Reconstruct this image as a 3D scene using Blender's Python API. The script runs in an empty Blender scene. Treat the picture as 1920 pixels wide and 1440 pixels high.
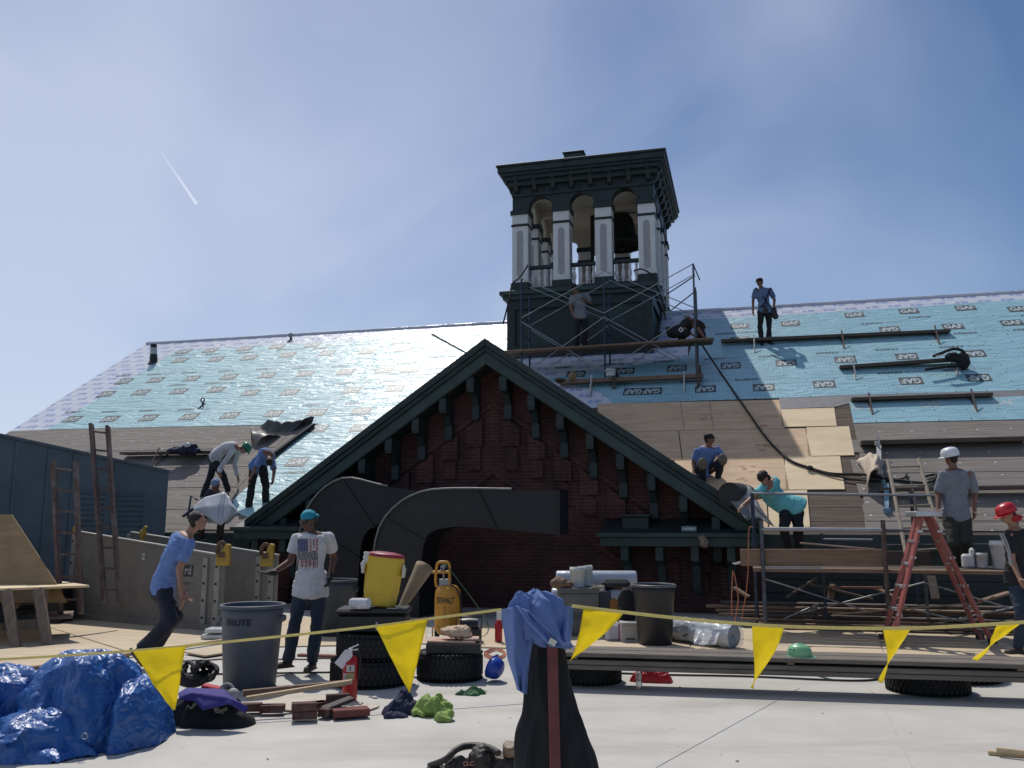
import bpy, math, random
import numpy as np
from mathutils import Vector, Matrix, noise as mnoise
random.seed(7)
rad = math.radians
scene = bpy.context.scene
# ---------------------------------------------------------------- camera, sky, sun
PITCH = rad(8.97); EYE = 1.6; YAW = rad(14.7)
cam_data = bpy.data.cameras.new('camera'); cam_data.lens = 1660/1920*36; cam_data.sensor_width = 36
cam_data.clip_end = 6000; cam_data.clip_start = 0.05
cam = bpy.data.objects.new('camera', cam_data); scene.collection.objects.link(cam)
cam.location = (0, 0, EYE); cam.rotation_euler = (math.pi/2+PITCH, 0, 0); scene.camera = cam
SUN_EL, SUN_AZ = rad(58.4), rad(-17.7)      # azimuth measured from +Y towards +X
SDIR = Vector((math.sin(SUN_AZ)*math.cos(SUN_EL), math.cos(SUN_AZ)*math.cos(SUN_EL), math.sin(SUN_EL)))
world = bpy.data.worlds.new("World"); scene.world = world; world.use_nodes = True
nt = world.node_tree; nt.nodes.clear()
def wn(t, **k):
    n = nt.nodes.new(t)
    for a, b in k.items(): setattr(n, a, b)
    return n
wo = wn('ShaderNodeOutputWorld'); bg = wn('ShaderNodeBackground'); sky = wn('ShaderNodeTexSky')
sky.sky_type = 'NISHITA'; sky.sun_disc = False; sky.sun_elevation = SUN_EL; sky.sun_rotation = SUN_AZ
sky.air_density = 1.0; sky.dust_density = 0.3; sky.ozone_density = 6.0; sky.altitude = 200
tc = wn('ShaderNodeTexCoord'); mp = wn('ShaderNodeMapping'); mp.inputs['Scale'].default_value = (1.0, 1.0, 1.6)
mp.inputs['Rotation'].default_value = (0, 0, 0.5)
n1 = wn('ShaderNodeTexNoise'); n1.inputs['Scale'].default_value = 1.7; n1.inputs['Detail'].default_value = 5; n1.inputs['Roughness'].default_value = .42
n1.inputs['Distortion'].default_value = .5
nt.links.new(tc.outputs['Generated'], mp.inputs[0]); nt.links.new(mp.outputs[0], n1.inputs['Vector'])
sx = wn('ShaderNodeSeparateXYZ'); nt.links.new(tc.outputs['Generated'], sx.inputs[0])
def wm(op, a, b=None, c=None, clamp=False):
    n = wn('ShaderNodeMath', operation=op); n.use_clamp = clamp
    for i, v in enumerate((a, b, c)):
        if v is None: continue
        if isinstance(v, (int, float)): n.inputs[i].default_value = v
        else: nt.links.new(v, n.inputs[i])
    return n.outputs[0]
# thin high cloud veil: thicker towards the left, thinner towards the right of the sky
side = wm('MULTIPLY_ADD', sx.outputs[0], -1.35, 0.24)
veil = wm('ADD', wm('MULTIPLY_ADD', n1.outputs[0], 2.3, -1.02), side)
sdot = wn('ShaderNodeVectorMath', operation='DOT_PRODUCT'); nt.links.new(tc.outputs['Generated'], sdot.inputs[0]); sdot.inputs[1].default_value = SDIR
glow = wm('MULTIPLY_ADD', sdot.outputs['Value'], 1.25, .25, clamp=True)      # ice cloud is brightest towards the sun
veil = wm('MULTIPLY', wm('MULTIPLY', veil, 1.0, clamp=True), glow)
# contrail: a short thin streak of ice cloud
def cdir(x, y):
    v = Vector((0, math.cos(PITCH), math.sin(PITCH))) + Vector((1, 0, 0))*((x-960)/1660) + Vector((0, -math.sin(PITCH), math.cos(PITCH)))*((720-y)/1660)
    return v.normalized()
ca, cb = cdir(300, 282), cdir(369, 383)
nrm = ca.cross(cb).normalized(); mid = (ca+cb).normalized(); tg = (cb-ca).normalized(); hl = (cb-ca).length/2
def wdot(v):
    n = wn('ShaderNodeVectorMath', operation='DOT_PRODUCT'); nt.links.new(tc.outputs['Generated'], n.inputs[0]); n.inputs[1].default_value = v
    return n.outputs['Value']
al = wm('DIVIDE', wdot(tg), hl)                      # -1..1 along the streak, 1 at its bright end
inside = wm('LESS_THAN', wm('ABSOLUTE', al), 1.0)
wid = wm('MULTIPLY_ADD', al, 0.0004, 0.0017)
tr = wm('SUBTRACT', 1.0, wm('DIVIDE', wm('ABSOLUTE', wdot(nrm)), wid), clamp=True)
tr = wm('MULTIPLY', wm('MULTIPLY', tr, inside), wm('MULTIPLY_ADD', al, .42, .50))
veil2 = wm('ADD', wm('MULTIPLY', veil, .62), wm('MULTIPLY', tr, .75), clamp=True)
mx = wn('ShaderNodeMix', data_type='RGBA'); nt.links.new(veil2, mx.inputs[0]); tint = wn('ShaderNodeMix', data_type='RGBA', blend_type='MULTIPLY'); tint.inputs[0].default_value = 1; nt.links.new(sky.outputs[0], tint.inputs[6]); tint.inputs[7].default_value = (.98, .975, 1.0, 1); nt.links.new(tint.outputs[2], mx.inputs[6])
mx.inputs[7].default_value = (8.9, 9.6, 11.4, 1)
nt.links.new(mx.outputs[2], bg.inputs[0]); bg.inputs[1].default_value = 0.10; nt.links.new(bg.outputs[0], wo.inputs[0])
sd = bpy.data.lights.new('sun', 'SUN'); sd.energy = 3.9; sd.angle = rad(.53); sd.color = (1, .95, .88)
sun = bpy.data.objects.new('sun', sd); scene.collection.objects.link(sun)
sun.rotation_euler = SDIR.to_track_quat('Z', 'Y').to_euler(); sun.location = (0, 0, 40)
scene.view_settings.view_transform = 'Standard'; scene.view_settings.look = 'None'; scene.view_settings.gamma = 1
scene.view_settings.use_curve_mapping = False; scene.view_settings.exposure = -0.30
scene.cycles.max_bounces = 6

# ---------------------------------------------------------------- measuring helpers
CAM = Vector((0, 0, EYE))
FW = Vector((0, math.cos(PITCH), math.sin(PITCH))); UPV = Vector((0, -math.sin(PITCH), math.cos(PITCH)))
def ray(x, y): return FW + Vector((1, 0, 0))*((x-960)/1660) + UPV*((720-y)/1660)
O = Vector((-.5, 17.5, 0)); U = Vector((math.cos(YAW), -math.sin(YAW), 0)); V = Vector((math.sin(YAW), math.cos(YAW), 0)); ZZ = Vector((0, 0, 1))
def hit(x, y, n, p0):
    r = ray(x, y); return CAM + r*((p0-CAM).dot(n)/r.dot(n))
def uvz(p): d = p-O; return Vector((d.dot(U), d.dot(V), d.z))
def W(u, v, z): return O+U*u+V*v+ZZ*z
def G(x, y, z=0): return hit(x, y, ZZ, Vector((0, 0, z)))          # on level z
def S(x, y, d): r = ray(x, y); return CAM + r*(d/r.y)               # at distance d ahead
SL, Z0 = .65, 1.6; TH = math.atan(SL); RN = ZZ-V*SL
def RP(x, y, h=0): return hit(x, y, RN, O+ZZ*(Z0+h/math.cos(TH)))   # world point on main roof
def ruv(x, y): p = uvz(RP(x, y)); return (p.x, p.y)
def WL(x, y, v): return uvz(hit(x, y, V, O+V*v))                    # local u,v,z on a vertical plane parallel to the wall
def rl(u, v, h=0): return Vector((u, v-h*math.sin(TH), Z0+SL*v+h*math.cos(TH)))   # local coords above roof
def rw(u, v, h=0): p = rl(u, v, h); return W(*p)

# ---------------------------------------------------------------- materials
MATS = {}
def mat(name, col, rough=.7, metal=0, var=.15, vs=6, vscale=(1, 1, 1), bump=.15, bs=40, bscale=None, col2=None, spec=.5, trans=0, alpha=1, coord='Object', dirt=0, dirtcol=(.2, .17, .13), detail=4, sheen=0, coat=0):
    if name in MATS: return MATS[name]
    m = bpy.data.materials.new(name); m.use_nodes = True; t = m.node_tree; b = t.nodes['Principled BSDF']
    b.inputs['Roughness'].default_value = rough; b.inputs['Metallic'].default_value = metal
    b.inputs['Specular IOR Level'].default_value = spec; b.inputs['Transmission Weight'].default_value = trans; b.inputs['Alpha'].default_value = alpha
    if coat: b.inputs['Coat Weight'].default_value = coat
    tcn = t.nodes.new('ShaderNodeTexCoord'); mpn = t.nodes.new('ShaderNodeMapping'); mpn.inputs['Scale'].default_value = vscale
    t.links.new(tcn.outputs[coord], mpn.inputs[0])
    no = t.nodes.new('ShaderNodeTexNoise'); no.inputs['Scale'].default_value = vs; no.inputs['Detail'].default_value = detail; no.inputs['Roughness'].default_value = .62
    t.links.new(mpn.outputs[0], no.inputs['Vector'])
    rp = t.nodes.new('ShaderNodeValToRGB'); rp.color_ramp.elements[0].position = .3; rp.color_ramp.elements[1].position = .7
    c = col; c2 = col2
    if c2 is None: c1 = [x*(1-var) for x in c]; c2 = [min(1, x*(1+var)) for x in c]
    else: c1 = c
    rp.color_ramp.elements[0].color = (*c1[:3], 1); rp.color_ramp.elements[1].color = (*c2[:3], 1)
    t.links.new(no.outputs[0], rp.inputs[0]); out = rp.outputs[0]
    if dirt:
        n2 = t.nodes.new('ShaderNodeTexNoise'); n2.inputs['Scale'].default_value = vs*.35; n2.inputs['Detail'].default_value = 6; n2.inputs['Roughness'].default_value = .7
        t.links.new(tcn.outputs[coord], n2.inputs['Vector'])
        r2 = t.nodes.new('ShaderNodeValToRGB'); r2.color_ramp.elements[0].position = .5; r2.color_ramp.elements[1].position = .72
        r2.color_ramp.elements[0].color = (0, 0, 0, 1); r2.color_ramp.elements[1].color = (dirt, dirt, dirt, 1)
        t.links.new(n2.outputs[0], r2.inputs[0])
        mm = t.nodes.new('ShaderNodeMix'); mm.data_type = 'RGBA'; t.links.new(r2.outputs[0], mm.inputs[0]); t.links.new(out, mm.inputs[6]); mm.inputs[7].default_value = (*dirtcol, 1); out = mm.outputs[2]
    t.links.new(out, b.inputs['Base Color'])
    if bump:
        mb = t.nodes.new('ShaderNodeMapping'); mb.inputs['Scale'].default_value = bscale or vscale; t.links.new(tcn.outputs[coord], mb.inputs[0])
        nb = t.nodes.new('ShaderNodeTexNoise'); nb.inputs['Scale'].default_value = bs; nb.inputs['Detail'].default_value = 3; t.links.new(mb.outputs[0], nb.inputs['Vector'])
        bu = t.nodes.new('ShaderNodeBump'); bu.inputs['Strength'].default_value = min(1, bump); bu.inputs['Distance'].default_value = .02
        t.links.new(nb.outputs[0], bu.inputs['Height']); t.links.new(bu.outputs[0], b.inputs['Normal'])
    MATS[name] = m; return m
def nodes_of(m): return m.node_tree, m.node_tree.nodes['Principled BSDF']

def translucent(m, col, f):
    t, b = nodes_of(m); out = t.nodes['Material Output']; tr = t.nodes.new('ShaderNodeBsdfTranslucent'); tr.inputs[0].default_value = (*col, 1); mx_ = t.nodes.new('ShaderNodeMixShader'); mx_.inputs[0].default_value = f
    t.links.new(b.outputs[0], mx_.inputs[1]); t.links.new(tr.outputs[0], mx_.inputs[2]); t.links.new(mx_.outputs[0], out.inputs[0]); return m
# brick: running bond in the wall plane (object x along the wall, z up)
def brick_mat():
    m = bpy.data.materials.new('red_brick'); m.use_nodes = True; t, b = nodes_of(m)
    tcn = t.nodes.new('ShaderNodeTexCoord'); s = t.nodes.new('ShaderNodeSeparateXYZ'); c = t.nodes.new('ShaderNodeCombineXYZ')
    ad = t.nodes.new('ShaderNodeMath'); ad.operation = 'ADD'
    t.links.new(tcn.outputs['Object'], s.inputs[0]); t.links.new(s.outputs[0], ad.inputs[0]); t.links.new(s.outputs[1], ad.inputs[1])
    t.links.new(ad.outputs[0], c.inputs[0]); t.links.new(s.outputs[2], c.inputs[1])
    bk = t.nodes.new('ShaderNodeTexBrick'); bk.inputs['Scale'].default_value = 1; bk.inputs['Brick Width'].default_value = .21; bk.inputs['Row Height'].default_value = .0677
    bk.inputs['Mortar Size'].default_value = .006; bk.inputs['Mortar Smooth'].default_value = .2; bk.inputs['Bias'].default_value = -.1
    bk.inputs['Color1'].default_value = (.10, .034, .030, 1); bk.inputs['Color2'].default_value = (.062, .021, .020, 1); bk.inputs['Mortar'].default_value = (.13, .09, .08, 1)
    t.links.new(c.outputs[0], bk.inputs['Vector'])
    n = t.nodes.new('ShaderNodeTexNoise'); n.inputs['Scale'].default_value = 1.3; n.inputs['Detail'].default_value = 8; t.links.new(tcn.outputs['Object'], n.inputs['Vector'])
    r = t.nodes.new('ShaderNodeValToRGB'); r.color_ramp.elements[0].color = (.42, .42, .46, 1); r.color_ramp.elements[1].color = (1.15, 1.1, 1.05, 1); r.color_ramp.elements[0].position = .3; r.color_ramp.elements[1].position = .7
    t.links.new(n.outputs[0], r.inputs[0])
    mu = t.nodes.new('ShaderNodeMix'); mu.data_type = 'RGBA'; mu.blend_type = 'MULTIPLY'; mu.inputs[0].default_value = 1
    t.links.new(bk.outputs[0], mu.inputs[6]); t.links.new(r.outputs[0], mu.inputs[7]); t.links.new(mu.outputs[2], b.inputs['Base Color'])
    bu = t.nodes.new('ShaderNodeBump'); bu.inputs['Strength'].default_value = .6; bu.inputs['Distance'].default_value = .01; bu.invert = True
    t.links.new(bk.outputs[1], bu.inputs['Height']); t.links.new(bu.outputs[0], b.inputs['Normal']); b.inputs['Roughness'].default_value = .9
    return m
BRICK = brick_mat()

# wrinkled roofing sheets (object x along the eaves, y up the slope)
def sheet_mat(name, c1, c2, rough, wr, grid=False, marks=None, uscale=.35, fine=.3):
    m = bpy.data.materials.new(name); m.use_nodes = True; t, b = nodes_of(m)
    N = t.nodes.new; L = t.links.new
    tcn = N('ShaderNodeTexCoord'); mp1 = N('ShaderNodeMapping'); mp1.inputs['Scale'].default_value = (uscale, 1.6, 1.6); L(tcn.outputs['Object'], mp1.inputs[0])
    a = N('ShaderNodeTexNoise'); a.inputs['Scale'].default_value = 2.2; a.inputs['Detail'].default_value = 5; a.inputs['Distortion'].default_value = 1.2; L(mp1.outputs[0], a.inputs['Vector'])
    n2 = N('ShaderNodeTexNoise'); n2.inputs['Scale'].default_value = 9; n2.inputs['Detail'].default_value = 4; n2.inputs['Distortion'].default_value = .8; L(mp1.outputs[0], n2.inputs['Vector'])
    # ridged folds
    def math_(op, x, y=None, cl=False):
        q = N('ShaderNodeMath'); q.operation = op; q.use_clamp = cl
        for i, v in enumerate((x, y)):
            if v is None: continue
            if isinstance(v, (int, float)): q.inputs[i].default_value = v
            else: L(v, q.inputs[i])
        return q.outputs[0]
    rid = math_('SUBTRACT', 1.0, math_('MULTIPLY', math_('ABSOLUTE', math_('SUBTRACT', a.outputs[0], .5)), 5.0), True)
    hgt = math_('ADD', math_('MULTIPLY', rid, 1.0), math_('MULTIPLY', n2.outputs[0], fine))
    bu = N('ShaderNodeBump'); bu.inputs['Strength'].default_value = wr; bu.inputs['Distance'].default_value = .035; L(hgt, bu.inputs['Height']); L(bu.outputs[0], b.inputs['Normal'])
    rp = N('ShaderNodeValToRGB'); rp.color_ramp.elements[0].position = .3; rp.color_ramp.elements[1].position = .72
    rp.color_ramp.elements[0].color = (*c1, 1); rp.color_ramp.elements[1].color = (*c2, 1); L(n2.outputs[0], rp.inputs[0]); out = rp.outputs[0]
    s = N('ShaderNodeSeparateXYZ'); L(tcn.outputs['Object'], s.inputs[0])
    def mixc(f, ca, cb):
        q = N('ShaderNodeMix'); q.data_type = 'RGBA'; L(f, q.inputs[0]); L(ca, q.inputs[6]); q.inputs[7].default_value = (*cb, 1); return q.outputs[2]
    if grid:
        fx = math_('FRACT', math_('MULTIPLY', s.outputs[0], 12.5)); gx = math_('LESS_THAN', fx, .13)
        out = mixc(math_('MULTIPLY', gx, .38), out, (c1[0]*.45, c1[1]*.5, c1[2]*.55))
        fy = math_('FRACT', math_('MULTIPLY', s.outputs[1], .95)); gy = math_('LESS_THAN', fy, .014)      # lap lines between courses
        out = mixc(math_('MULTIPLY', gy, .6), out, (c1[0]*.35, c1[1]*.4, c1[2]*.45))
    if marks:      # printed pattern: small paired blocks in staggered rows
        row = math_('MULTIPLY', s.outputs[1], 3.2); rf = math_('FRACT', row); ri = math_('FLOOR', row)
        cx = math_('ADD', math_('MULTIPLY', s.outputs[0], 1.75), math_('MULTIPLY', ri, .5)); cf = math_('FRACT', cx)
        inr = math_('MULTIPLY', math_('GREATER_THAN', rf, .28), math_('LESS_THAN', rf, .74))
        blk = math_('ADD', math_('MULTIPLY', math_('GREATER_THAN', cf, .22), math_('LESS_THAN', cf, .42)), math_('MULTIPLY', math_('GREATER_THAN', cf, .48), math_('LESS_THAN', cf, .78)))
        bar = math_('GREATER_THAN', math_('FRACT', math_('MULTIPLY', cf, 22)), .35)
        out = mixc(math_('MULTIPLY', math_('MULTIPLY', inr, blk), math_('MULTIPLY', bar, .9)), out, marks)
    if name.startswith('b') or name.startswith('brown'):      # nail heads
        du = math_('SUBTRACT', math_('FRACT', math_('MULTIPLY', s.outputs[0], 1.63)), .5); dv = math_('SUBTRACT', math_('FRACT', math_('MULTIPLY', s.outputs[1], 2.61)), .5)
        rr = math_('ADD', math_('MULTIPLY', math_('MULTIPLY', du, du), .38), math_('MULTIPLY', math_('MULTIPLY', dv, dv), .15)); dot_ = math_('LESS_THAN', rr, .00035)
        out = mixc(dot_, out, (.5, .5, .5) if 'felt' in name else (.05, .07, .08))
        st = N('ShaderNodeTexNoise'); st.inputs['Scale'].default_value = .8; st.inputs['Detail'].default_value = 9; st.inputs['Roughness'].default_value = .75; L(tcn.outputs['Object'], st.inputs['Vector'])
        out = mixc(math_('MULTIPLY', math_('SUBTRACT', st.outputs[0], .5, True), 1.6, True), out, (c1[0]*.5, c1[1]*.5, c1[2]*.5))
    L(out, b.inputs['Base Color']); b.inputs['Roughness'].default_value = rough; b.inputs['Specular IOR Level'].default_value = .5
    return m
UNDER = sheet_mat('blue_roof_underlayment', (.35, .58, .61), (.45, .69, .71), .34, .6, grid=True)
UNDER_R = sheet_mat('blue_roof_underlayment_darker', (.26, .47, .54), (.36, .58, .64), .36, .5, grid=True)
ICE = sheet_mat('white_ice_barrier_film', (.58, .60, .68), (.70, .72, .78), .30, .5, marks=(.16, .25, .55))
FELT = sheet_mat('brown_grey_roofing_felt', (.17, .145, .125), (.22, .195, .17), .8, .3, uscale=.2)
MEMB = None

WOOD_OLD = mat('weathered_sheathing_boards', (.045, .034, .027), .9, vs=5, vscale=(.25, 7, 7), col2=(.16, .115, .085), bump=.6, bs=8, bscale=(.4, 9, 9), detail=8)
PLY = mat('plywood', (.52, .345, .20), .75, vs=3.5, vscale=(.35, 2.2, 2.2), col2=(.70, .50, .31), bump=.25, bs=12, dirt=.5, dirtcol=(.36, .22, .15), detail=7)
PLY_SUN = mat('sunlit_plywood_tone', (.64, .48, .28), .7, vs=2.4, vscale=(.35, 1.8, 1.8), col2=(.78, .62, .40), bump=.2, bs=14, dirt=.5, dirtcol=(.55, .40, .25), detail=7)  # lighter plywood copy; sunlight on the roof sheets is put into its colour
PLANK = mat('weathered_scaffold_plank', (.055, .042, .034), .85, vs=6, vscale=(.5, 9, 9), col2=(.13, .10, .078), bump=.4, bs=10, bscale=(.5, 12, 12), detail=7)
PLANK_L = mat('brown_plank', (.16, .10, .065), .8, vs=5, vscale=(.5, 8, 8), col2=(.26, .17, .115), bump=.3, bs=10, bscale=(.5, 12, 12), detail=7)
LUMBER = mat('pale_lumber', (.42, .30, .18), .75, vs=5, vscale=(.6, 6, 6), col2=(.58, .44, .28), bump=.2, bs=10, detail=6)
GREEN = mat('dark_green_paint', (.014, .028, .028), .55, var=.4, vs=3.5, bump=.2, bs=18, dirt=.6, dirtcol=(.05, .06, .055), detail=7)
GREEN_L = mat('worn_green_trim', (.028, .052, .050), .55, var=.3, vs=3, bump=.12, bs=18, dirt=.4, dirtcol=(.035, .05, .045), detail=8)
GREEN_D = mat('blackish_green_metal', (.014, .022, .024), .5, var=.3, vs=3, bump=.2, bs=12, dirt=.4, dirtcol=(.02, .05, .04), detail=8)
WHITE = mat('white_trim_paint', (.66, .66, .66), .6, var=.06, vs=4, bump=.08, bs=30, dirt=.25, dirtcol=(.42, .41, .4))
GREYP = mat('grey_inset_panel', (.36, .35, .36), .7, var=.08, vs=5, bump=.08)
CREAM = mat('cream_interior_paint', (.55, .50, .42), .8, var=.12, vs=2, bump=.08)
STEEL = mat('scaffold_steel', (.10, .11, .13), .5, .6, var=.3, vs=12, bump=.2, bs=30, dirt=.6, dirtcol=(.10, .06, .05))
STEEL_B = mat('blue_scaffold_steel', (.025, .038, .07), .5, .2, var=.3, vs=12, bump=.2, bs=30, dirt=.5, dirtcol=(.10, .06, .05))
GALV = mat('galvanised_brace', (.34, .35, .36), .45, .7, var=.15, vs=14, bump=.1)
BLACKRUB = mat('tyre_rubber', (.012, .012, .013), .75, var=.3, vs=20, bump=.3, bs=60)
DARKFAB = mat('black_fabric', (.012, .012, .014), .85, var=.3, vs=10, bump=.4, bs=14)
ROPE = mat('dark_rope', (.03, .028, .026), .9, vs=40, bump=.5, bs=120)
PLASTICB = mat('black_plastic', (.014, .014, .016), .4, var=.2, vs=5, bump=.05)
TAPE = mat('yellow_rope_webbing', (.74, .66, .30), .6, var=.08, bump=.1)
FLAG = mat('yellow_pennant_vinyl', (.88, .74, .03), .45, var=.03, vs=8, bump=.08, bs=5)
translucent(FLAG, (.98, .84, .06), .55); translucent(TAPE, (.8, .72, .35), .4)
# ---------------------------------------------------------------- mesh helpers
COL = scene.collection
class MB:
    def __init__(s): s.v = []; s.f = []; s.m = []; s.sm = []
    def add(s, vs, fs, mi=0, sm=False):
        o = len(s.v); s.v += [Vector(x) for x in vs]
        for f in fs: s.f.append([i+o for i in f]); s.m.append(mi); s.sm.append(sm)
        return s
    def box(s, c, d, R=None, mi=0, taper=1):
        c = Vector(c); x, y, z = d[0]/2, d[1]/2, d[2]/2; R = R or Matrix.Identity(3)
        vs = [Vector((a*x*(taper if q > 0 else 1), b*y*(taper if q > 0 else 1), q*z)) for q in (-1, 1) for a, b in ((-1, -1), (1, -1), (1, 1), (-1, 1))]
        return s.add([c+R @ p for p in vs], [(3, 2, 1, 0), (4, 5, 6, 7), (0, 1, 5, 4), (1, 2, 6, 5), (2, 3, 7, 6), (3, 0, 4, 7)], mi)
    def lb(s, a, b, mi=0):     # box from min corner to max corner
        return s.box([(a[i]+b[i])/2 for i in range(3)], [abs(b[i]-a[i]) for i in range(3)], mi=mi)
    def beam(s, p, q, w, h, up=(0, 0, 1), mi=0):    # rectangular bar from p to q
        p, q = Vector(p), Vector(q); d = q-p; L = d.length; x = d.normalized(); y = Vector(up).cross(x)
        if y.length < 1e-4: y = Vector((1, 0, 0)).cross(x)
        y.normalize(); z = x.cross(y); R = Matrix((x, y, z)).transposed()
        return s.box((p+q)/2, (L, w, h), R, mi)
    def tube(s, pts, r, n=8, mi=0, cap=True, fl=None):
        pts = [Vector(p) for p in pts]; rs = r if isinstance(r, (list, tuple)) else [r]*len(pts)
        rings = []; prev = None
        for i, p in enumerate(pts):
            d = (pts[min(i+1, len(pts)-1)]-pts[max(i-1, 0)]).normalized()
            if prev is None:
                a = Vector((0, 0, 1)) if abs(d.z) < .9 else Vector((1, 0, 0)); x = d.cross(a).normalized()
            else: x = (prev-d*prev.dot(d)).normalized()
            prev = x; y = d.cross(x); rings.append([p+(x*math.cos(2*math.pi*k/n)+y*math.sin(2*math.pi*k/n))*rs[i] for k in range(n)])
        vs = [v for r_ in rings for v in r_]; fs = []
        for i in range(len(pts)-1):
            for k in range(n): a = i*n+k; b = i*n+(k+1) % n; fs.append((a, b, b+n, a+n))
        s.add(vs, fs, mi, n > 4)
        if cap:
            s.add(rings[0], [tuple(range(n))[::-1]], mi); s.add(rings[-1], [tuple(range(n))], mi)
        return s
    def lathe(s, prof, c=(0, 0, 0), R=None, n=24, mi=0, sx=1, sy=1, cap=True):
        c = Vector(c); R = R or Matrix.Identity(3); vs = []; fs = []
        for r, z in prof:
            for k in range(n):
                a = 2*math.pi*k/n; vs.append(c+R @ Vector((r*sx*math.cos(a), r*sy*math.sin(a), z)))
        for i in range(len(prof)-1):
            for k in range(n): a = i*n+k; b = i*n+(k+1) % n; fs.append((a, b, b+n, a+n))
        s.add(vs, fs, mi, True)
        if cap: s.add(vs[:n], [tuple(range(n))[::-1]], mi); s.add(vs[-n:], [tuple(range(n))], mi)
        return s
    def prism(s, poly, off, mi=0):     # poly: list of 3d points, extruded by off
        n = len(poly); poly = [Vector(p) for p in poly]; off = Vector(off)
        s.add(poly+[p+off for p in poly], [tuple(range(n))[::-1], tuple(range(n, 2*n))]+[(i, (i+1) % n, n+(i+1) % n, n+i) for i in range(n)], mi)
        return s
    def ell(s, c, r, R=None, mi=0, n=14, m=9):
        c = Vector(c); R = R or Matrix.Identity(3)
        if isinstance(r, (int, float)): r = (r, r, r)
        vs = [c+R @ Vector((0, 0, -r[2]))]
        for j in range(1, m):
            ph = -math.pi/2+math.pi*j/m
            for k in range(n): a = 2*math.pi*k/n; vs.append(c+R @ Vector((r[0]*math.cos(ph)*math.cos(a), r[1]*math.cos(ph)*math.sin(a), r[2]*math.sin(ph))))
        vs.append(c+R @ Vector((0, 0, r[2]))); fs = [(0, 1+(k+1) % n, 1+k) for k in range(n)]
        for j in range(m-2):
            for k in range(n): a = 1+j*n+k; b = 1+j*n+(k+1) % n; fs.append((a, b, b+n, a+n))
        q = 1+(m-2)*n; fs += [(q+k, q+(k+1) % n, len(vs)-1) for k in range(n)]
        return s.add(vs, fs, mi, True)
    def grid(s, fn, nu, nv, mi=0, sm=True):
        vs = [fn(i/nu, j/nv) for j in range(nv+1) for i in range(nu+1)]
        return s.add(vs, [(j*(nu+1)+i, j*(nu+1)+i+1, (j+1)*(nu+1)+i+1, (j+1)*(nu+1)+i) for j in range(nv) for i in range(nu)], mi, sm)
    def mesh(s, name, mats, off=Vector((0, 0, 0))):
        me = bpy.data.meshes.new(name); me.from_pydata([v-off for v in s.v], [], s.f)
        for m in (mats if isinstance(mats, (list, tuple)) else [mats]): me.materials.append(m)
        me.polygons.foreach_set('material_index', s.m); me.polygons.foreach_set('use_smooth', s.sm); me.update()
        return me
def link(name, me, parent=None): 
    o = bpy.data.objects.new(name, me); COL.objects.link(o)
    if parent: o.parent = parent
    return o
def tag(o, label=None, cat=None, group=None, kind=None):
    if label: o['label'] = label
    if cat: o['category'] = cat
    if group: o['group'] = group
    if kind: o['kind'] = kind
    return o
def bevel(o, w=.006, seg=1):
    m = o.modifiers.new('bevel', 'BEVEL'); m.width = w; m.segments = seg; m.limit_method = 'ANGLE'; m.angle_limit = rad(40); m.harden_normals = False
    return o
def thing(name, label, cat, loc=(0, 0, 0), rotz=0, group=None):
    o = bpy.data.objects.new(name, None); COL.objects.link(o); o.location = loc; o.rotation_euler = (0, 0, rotz); o.empty_display_size = .2
    return tag(o, label, cat, group)
def part(name, mb, m, parent, bev=0, world=True, label=None):
    # mesh written in world coordinates (world=True) or in the parent's own frame
    if world and parent: 
        inv = (Matrix.Translation(parent.location) @ parent.rotation_euler.to_matrix().to_4x4()).inverted()
        mb2 = MB(); mb2.v = [inv @ v for v in mb.v]; mb2.f, mb2.m, mb2.sm = mb.f, mb.m, mb.sm; mb = mb2
    o = link(name, mb.mesh(name, m), parent)
    if bev: bevel(o, bev)
    if label: o['label'] = label
    return o
def sub(name, mb, m, partobj, bev=0):     # sub-part: same frame as its part's thing
    root = partobj.parent; inv = (Matrix.Translation(root.location) @ root.rotation_euler.to_matrix().to_4x4()).inverted()
    mb2 = MB(); mb2.v = [inv @ v for v in mb.v]; mb2.f, mb2.m, mb2.sm = mb.f, mb.m, mb.sm
    o = link(name, mb2.mesh(name, m), partobj)
    if bev: bevel(o, bev)
    return o
def solo(name, mb, m, label, cat, loc=None, bev=0, group=None, kind=None, rotz=0):
    if loc is None:
        xs = [v.x for v in mb.v]; ys = [v.y for v in mb.v]; zs = [v.z for v in mb.v]; loc = Vector(((min(xs)+max(xs))/2, (min(ys)+max(ys))/2, min(zs)))
    inv = (Matrix.Translation(loc) @ Matrix.Rotation(rotz, 4, 'Z')).inverted()
    mb.v = [inv @ v for v in mb.v]
    o = link(name, mb.mesh(name, m)); o.location = loc; o.rotation_euler = (0, 0, rotz); tag(o, label, cat, group, kind)
    if bev: bevel(o, bev)
    return o
def text_mb(txt, size, origin, xd, yd, mb=None, mi=0, depth=.002, bold=0, sx=1, align='CENTER'):
    cu = bpy.data.curves.new('t', 'FONT'); cu.body = txt; cu.size = size; cu.align_x = align; cu.align_y = 'CENTER'; cu.offset = bold; cu.resolution_u = 2
    ob = bpy.data.objects.new('t', cu); COL.objects.link(ob); dg = bpy.context.evaluated_depsgraph_get(); me = bpy.data.meshes.new_from_object(ob.evaluated_get(dg))
    xd, yd = Vector(xd).normalized(), Vector(yd).normalized(); mb = mb or MB(); o = Vector(origin)
    nn = xd.cross(yd)*depth
    mb.add([o+xd*v.co.x*sx+yd*v.co.y+nn for v in me.vertices], [tuple(p.vertices) for p in me.polygons], mi)
    bpy.data.objects.remove(ob); bpy.data.curves.remove(cu); bpy.data.meshes.remove(me)
    return mb
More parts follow.
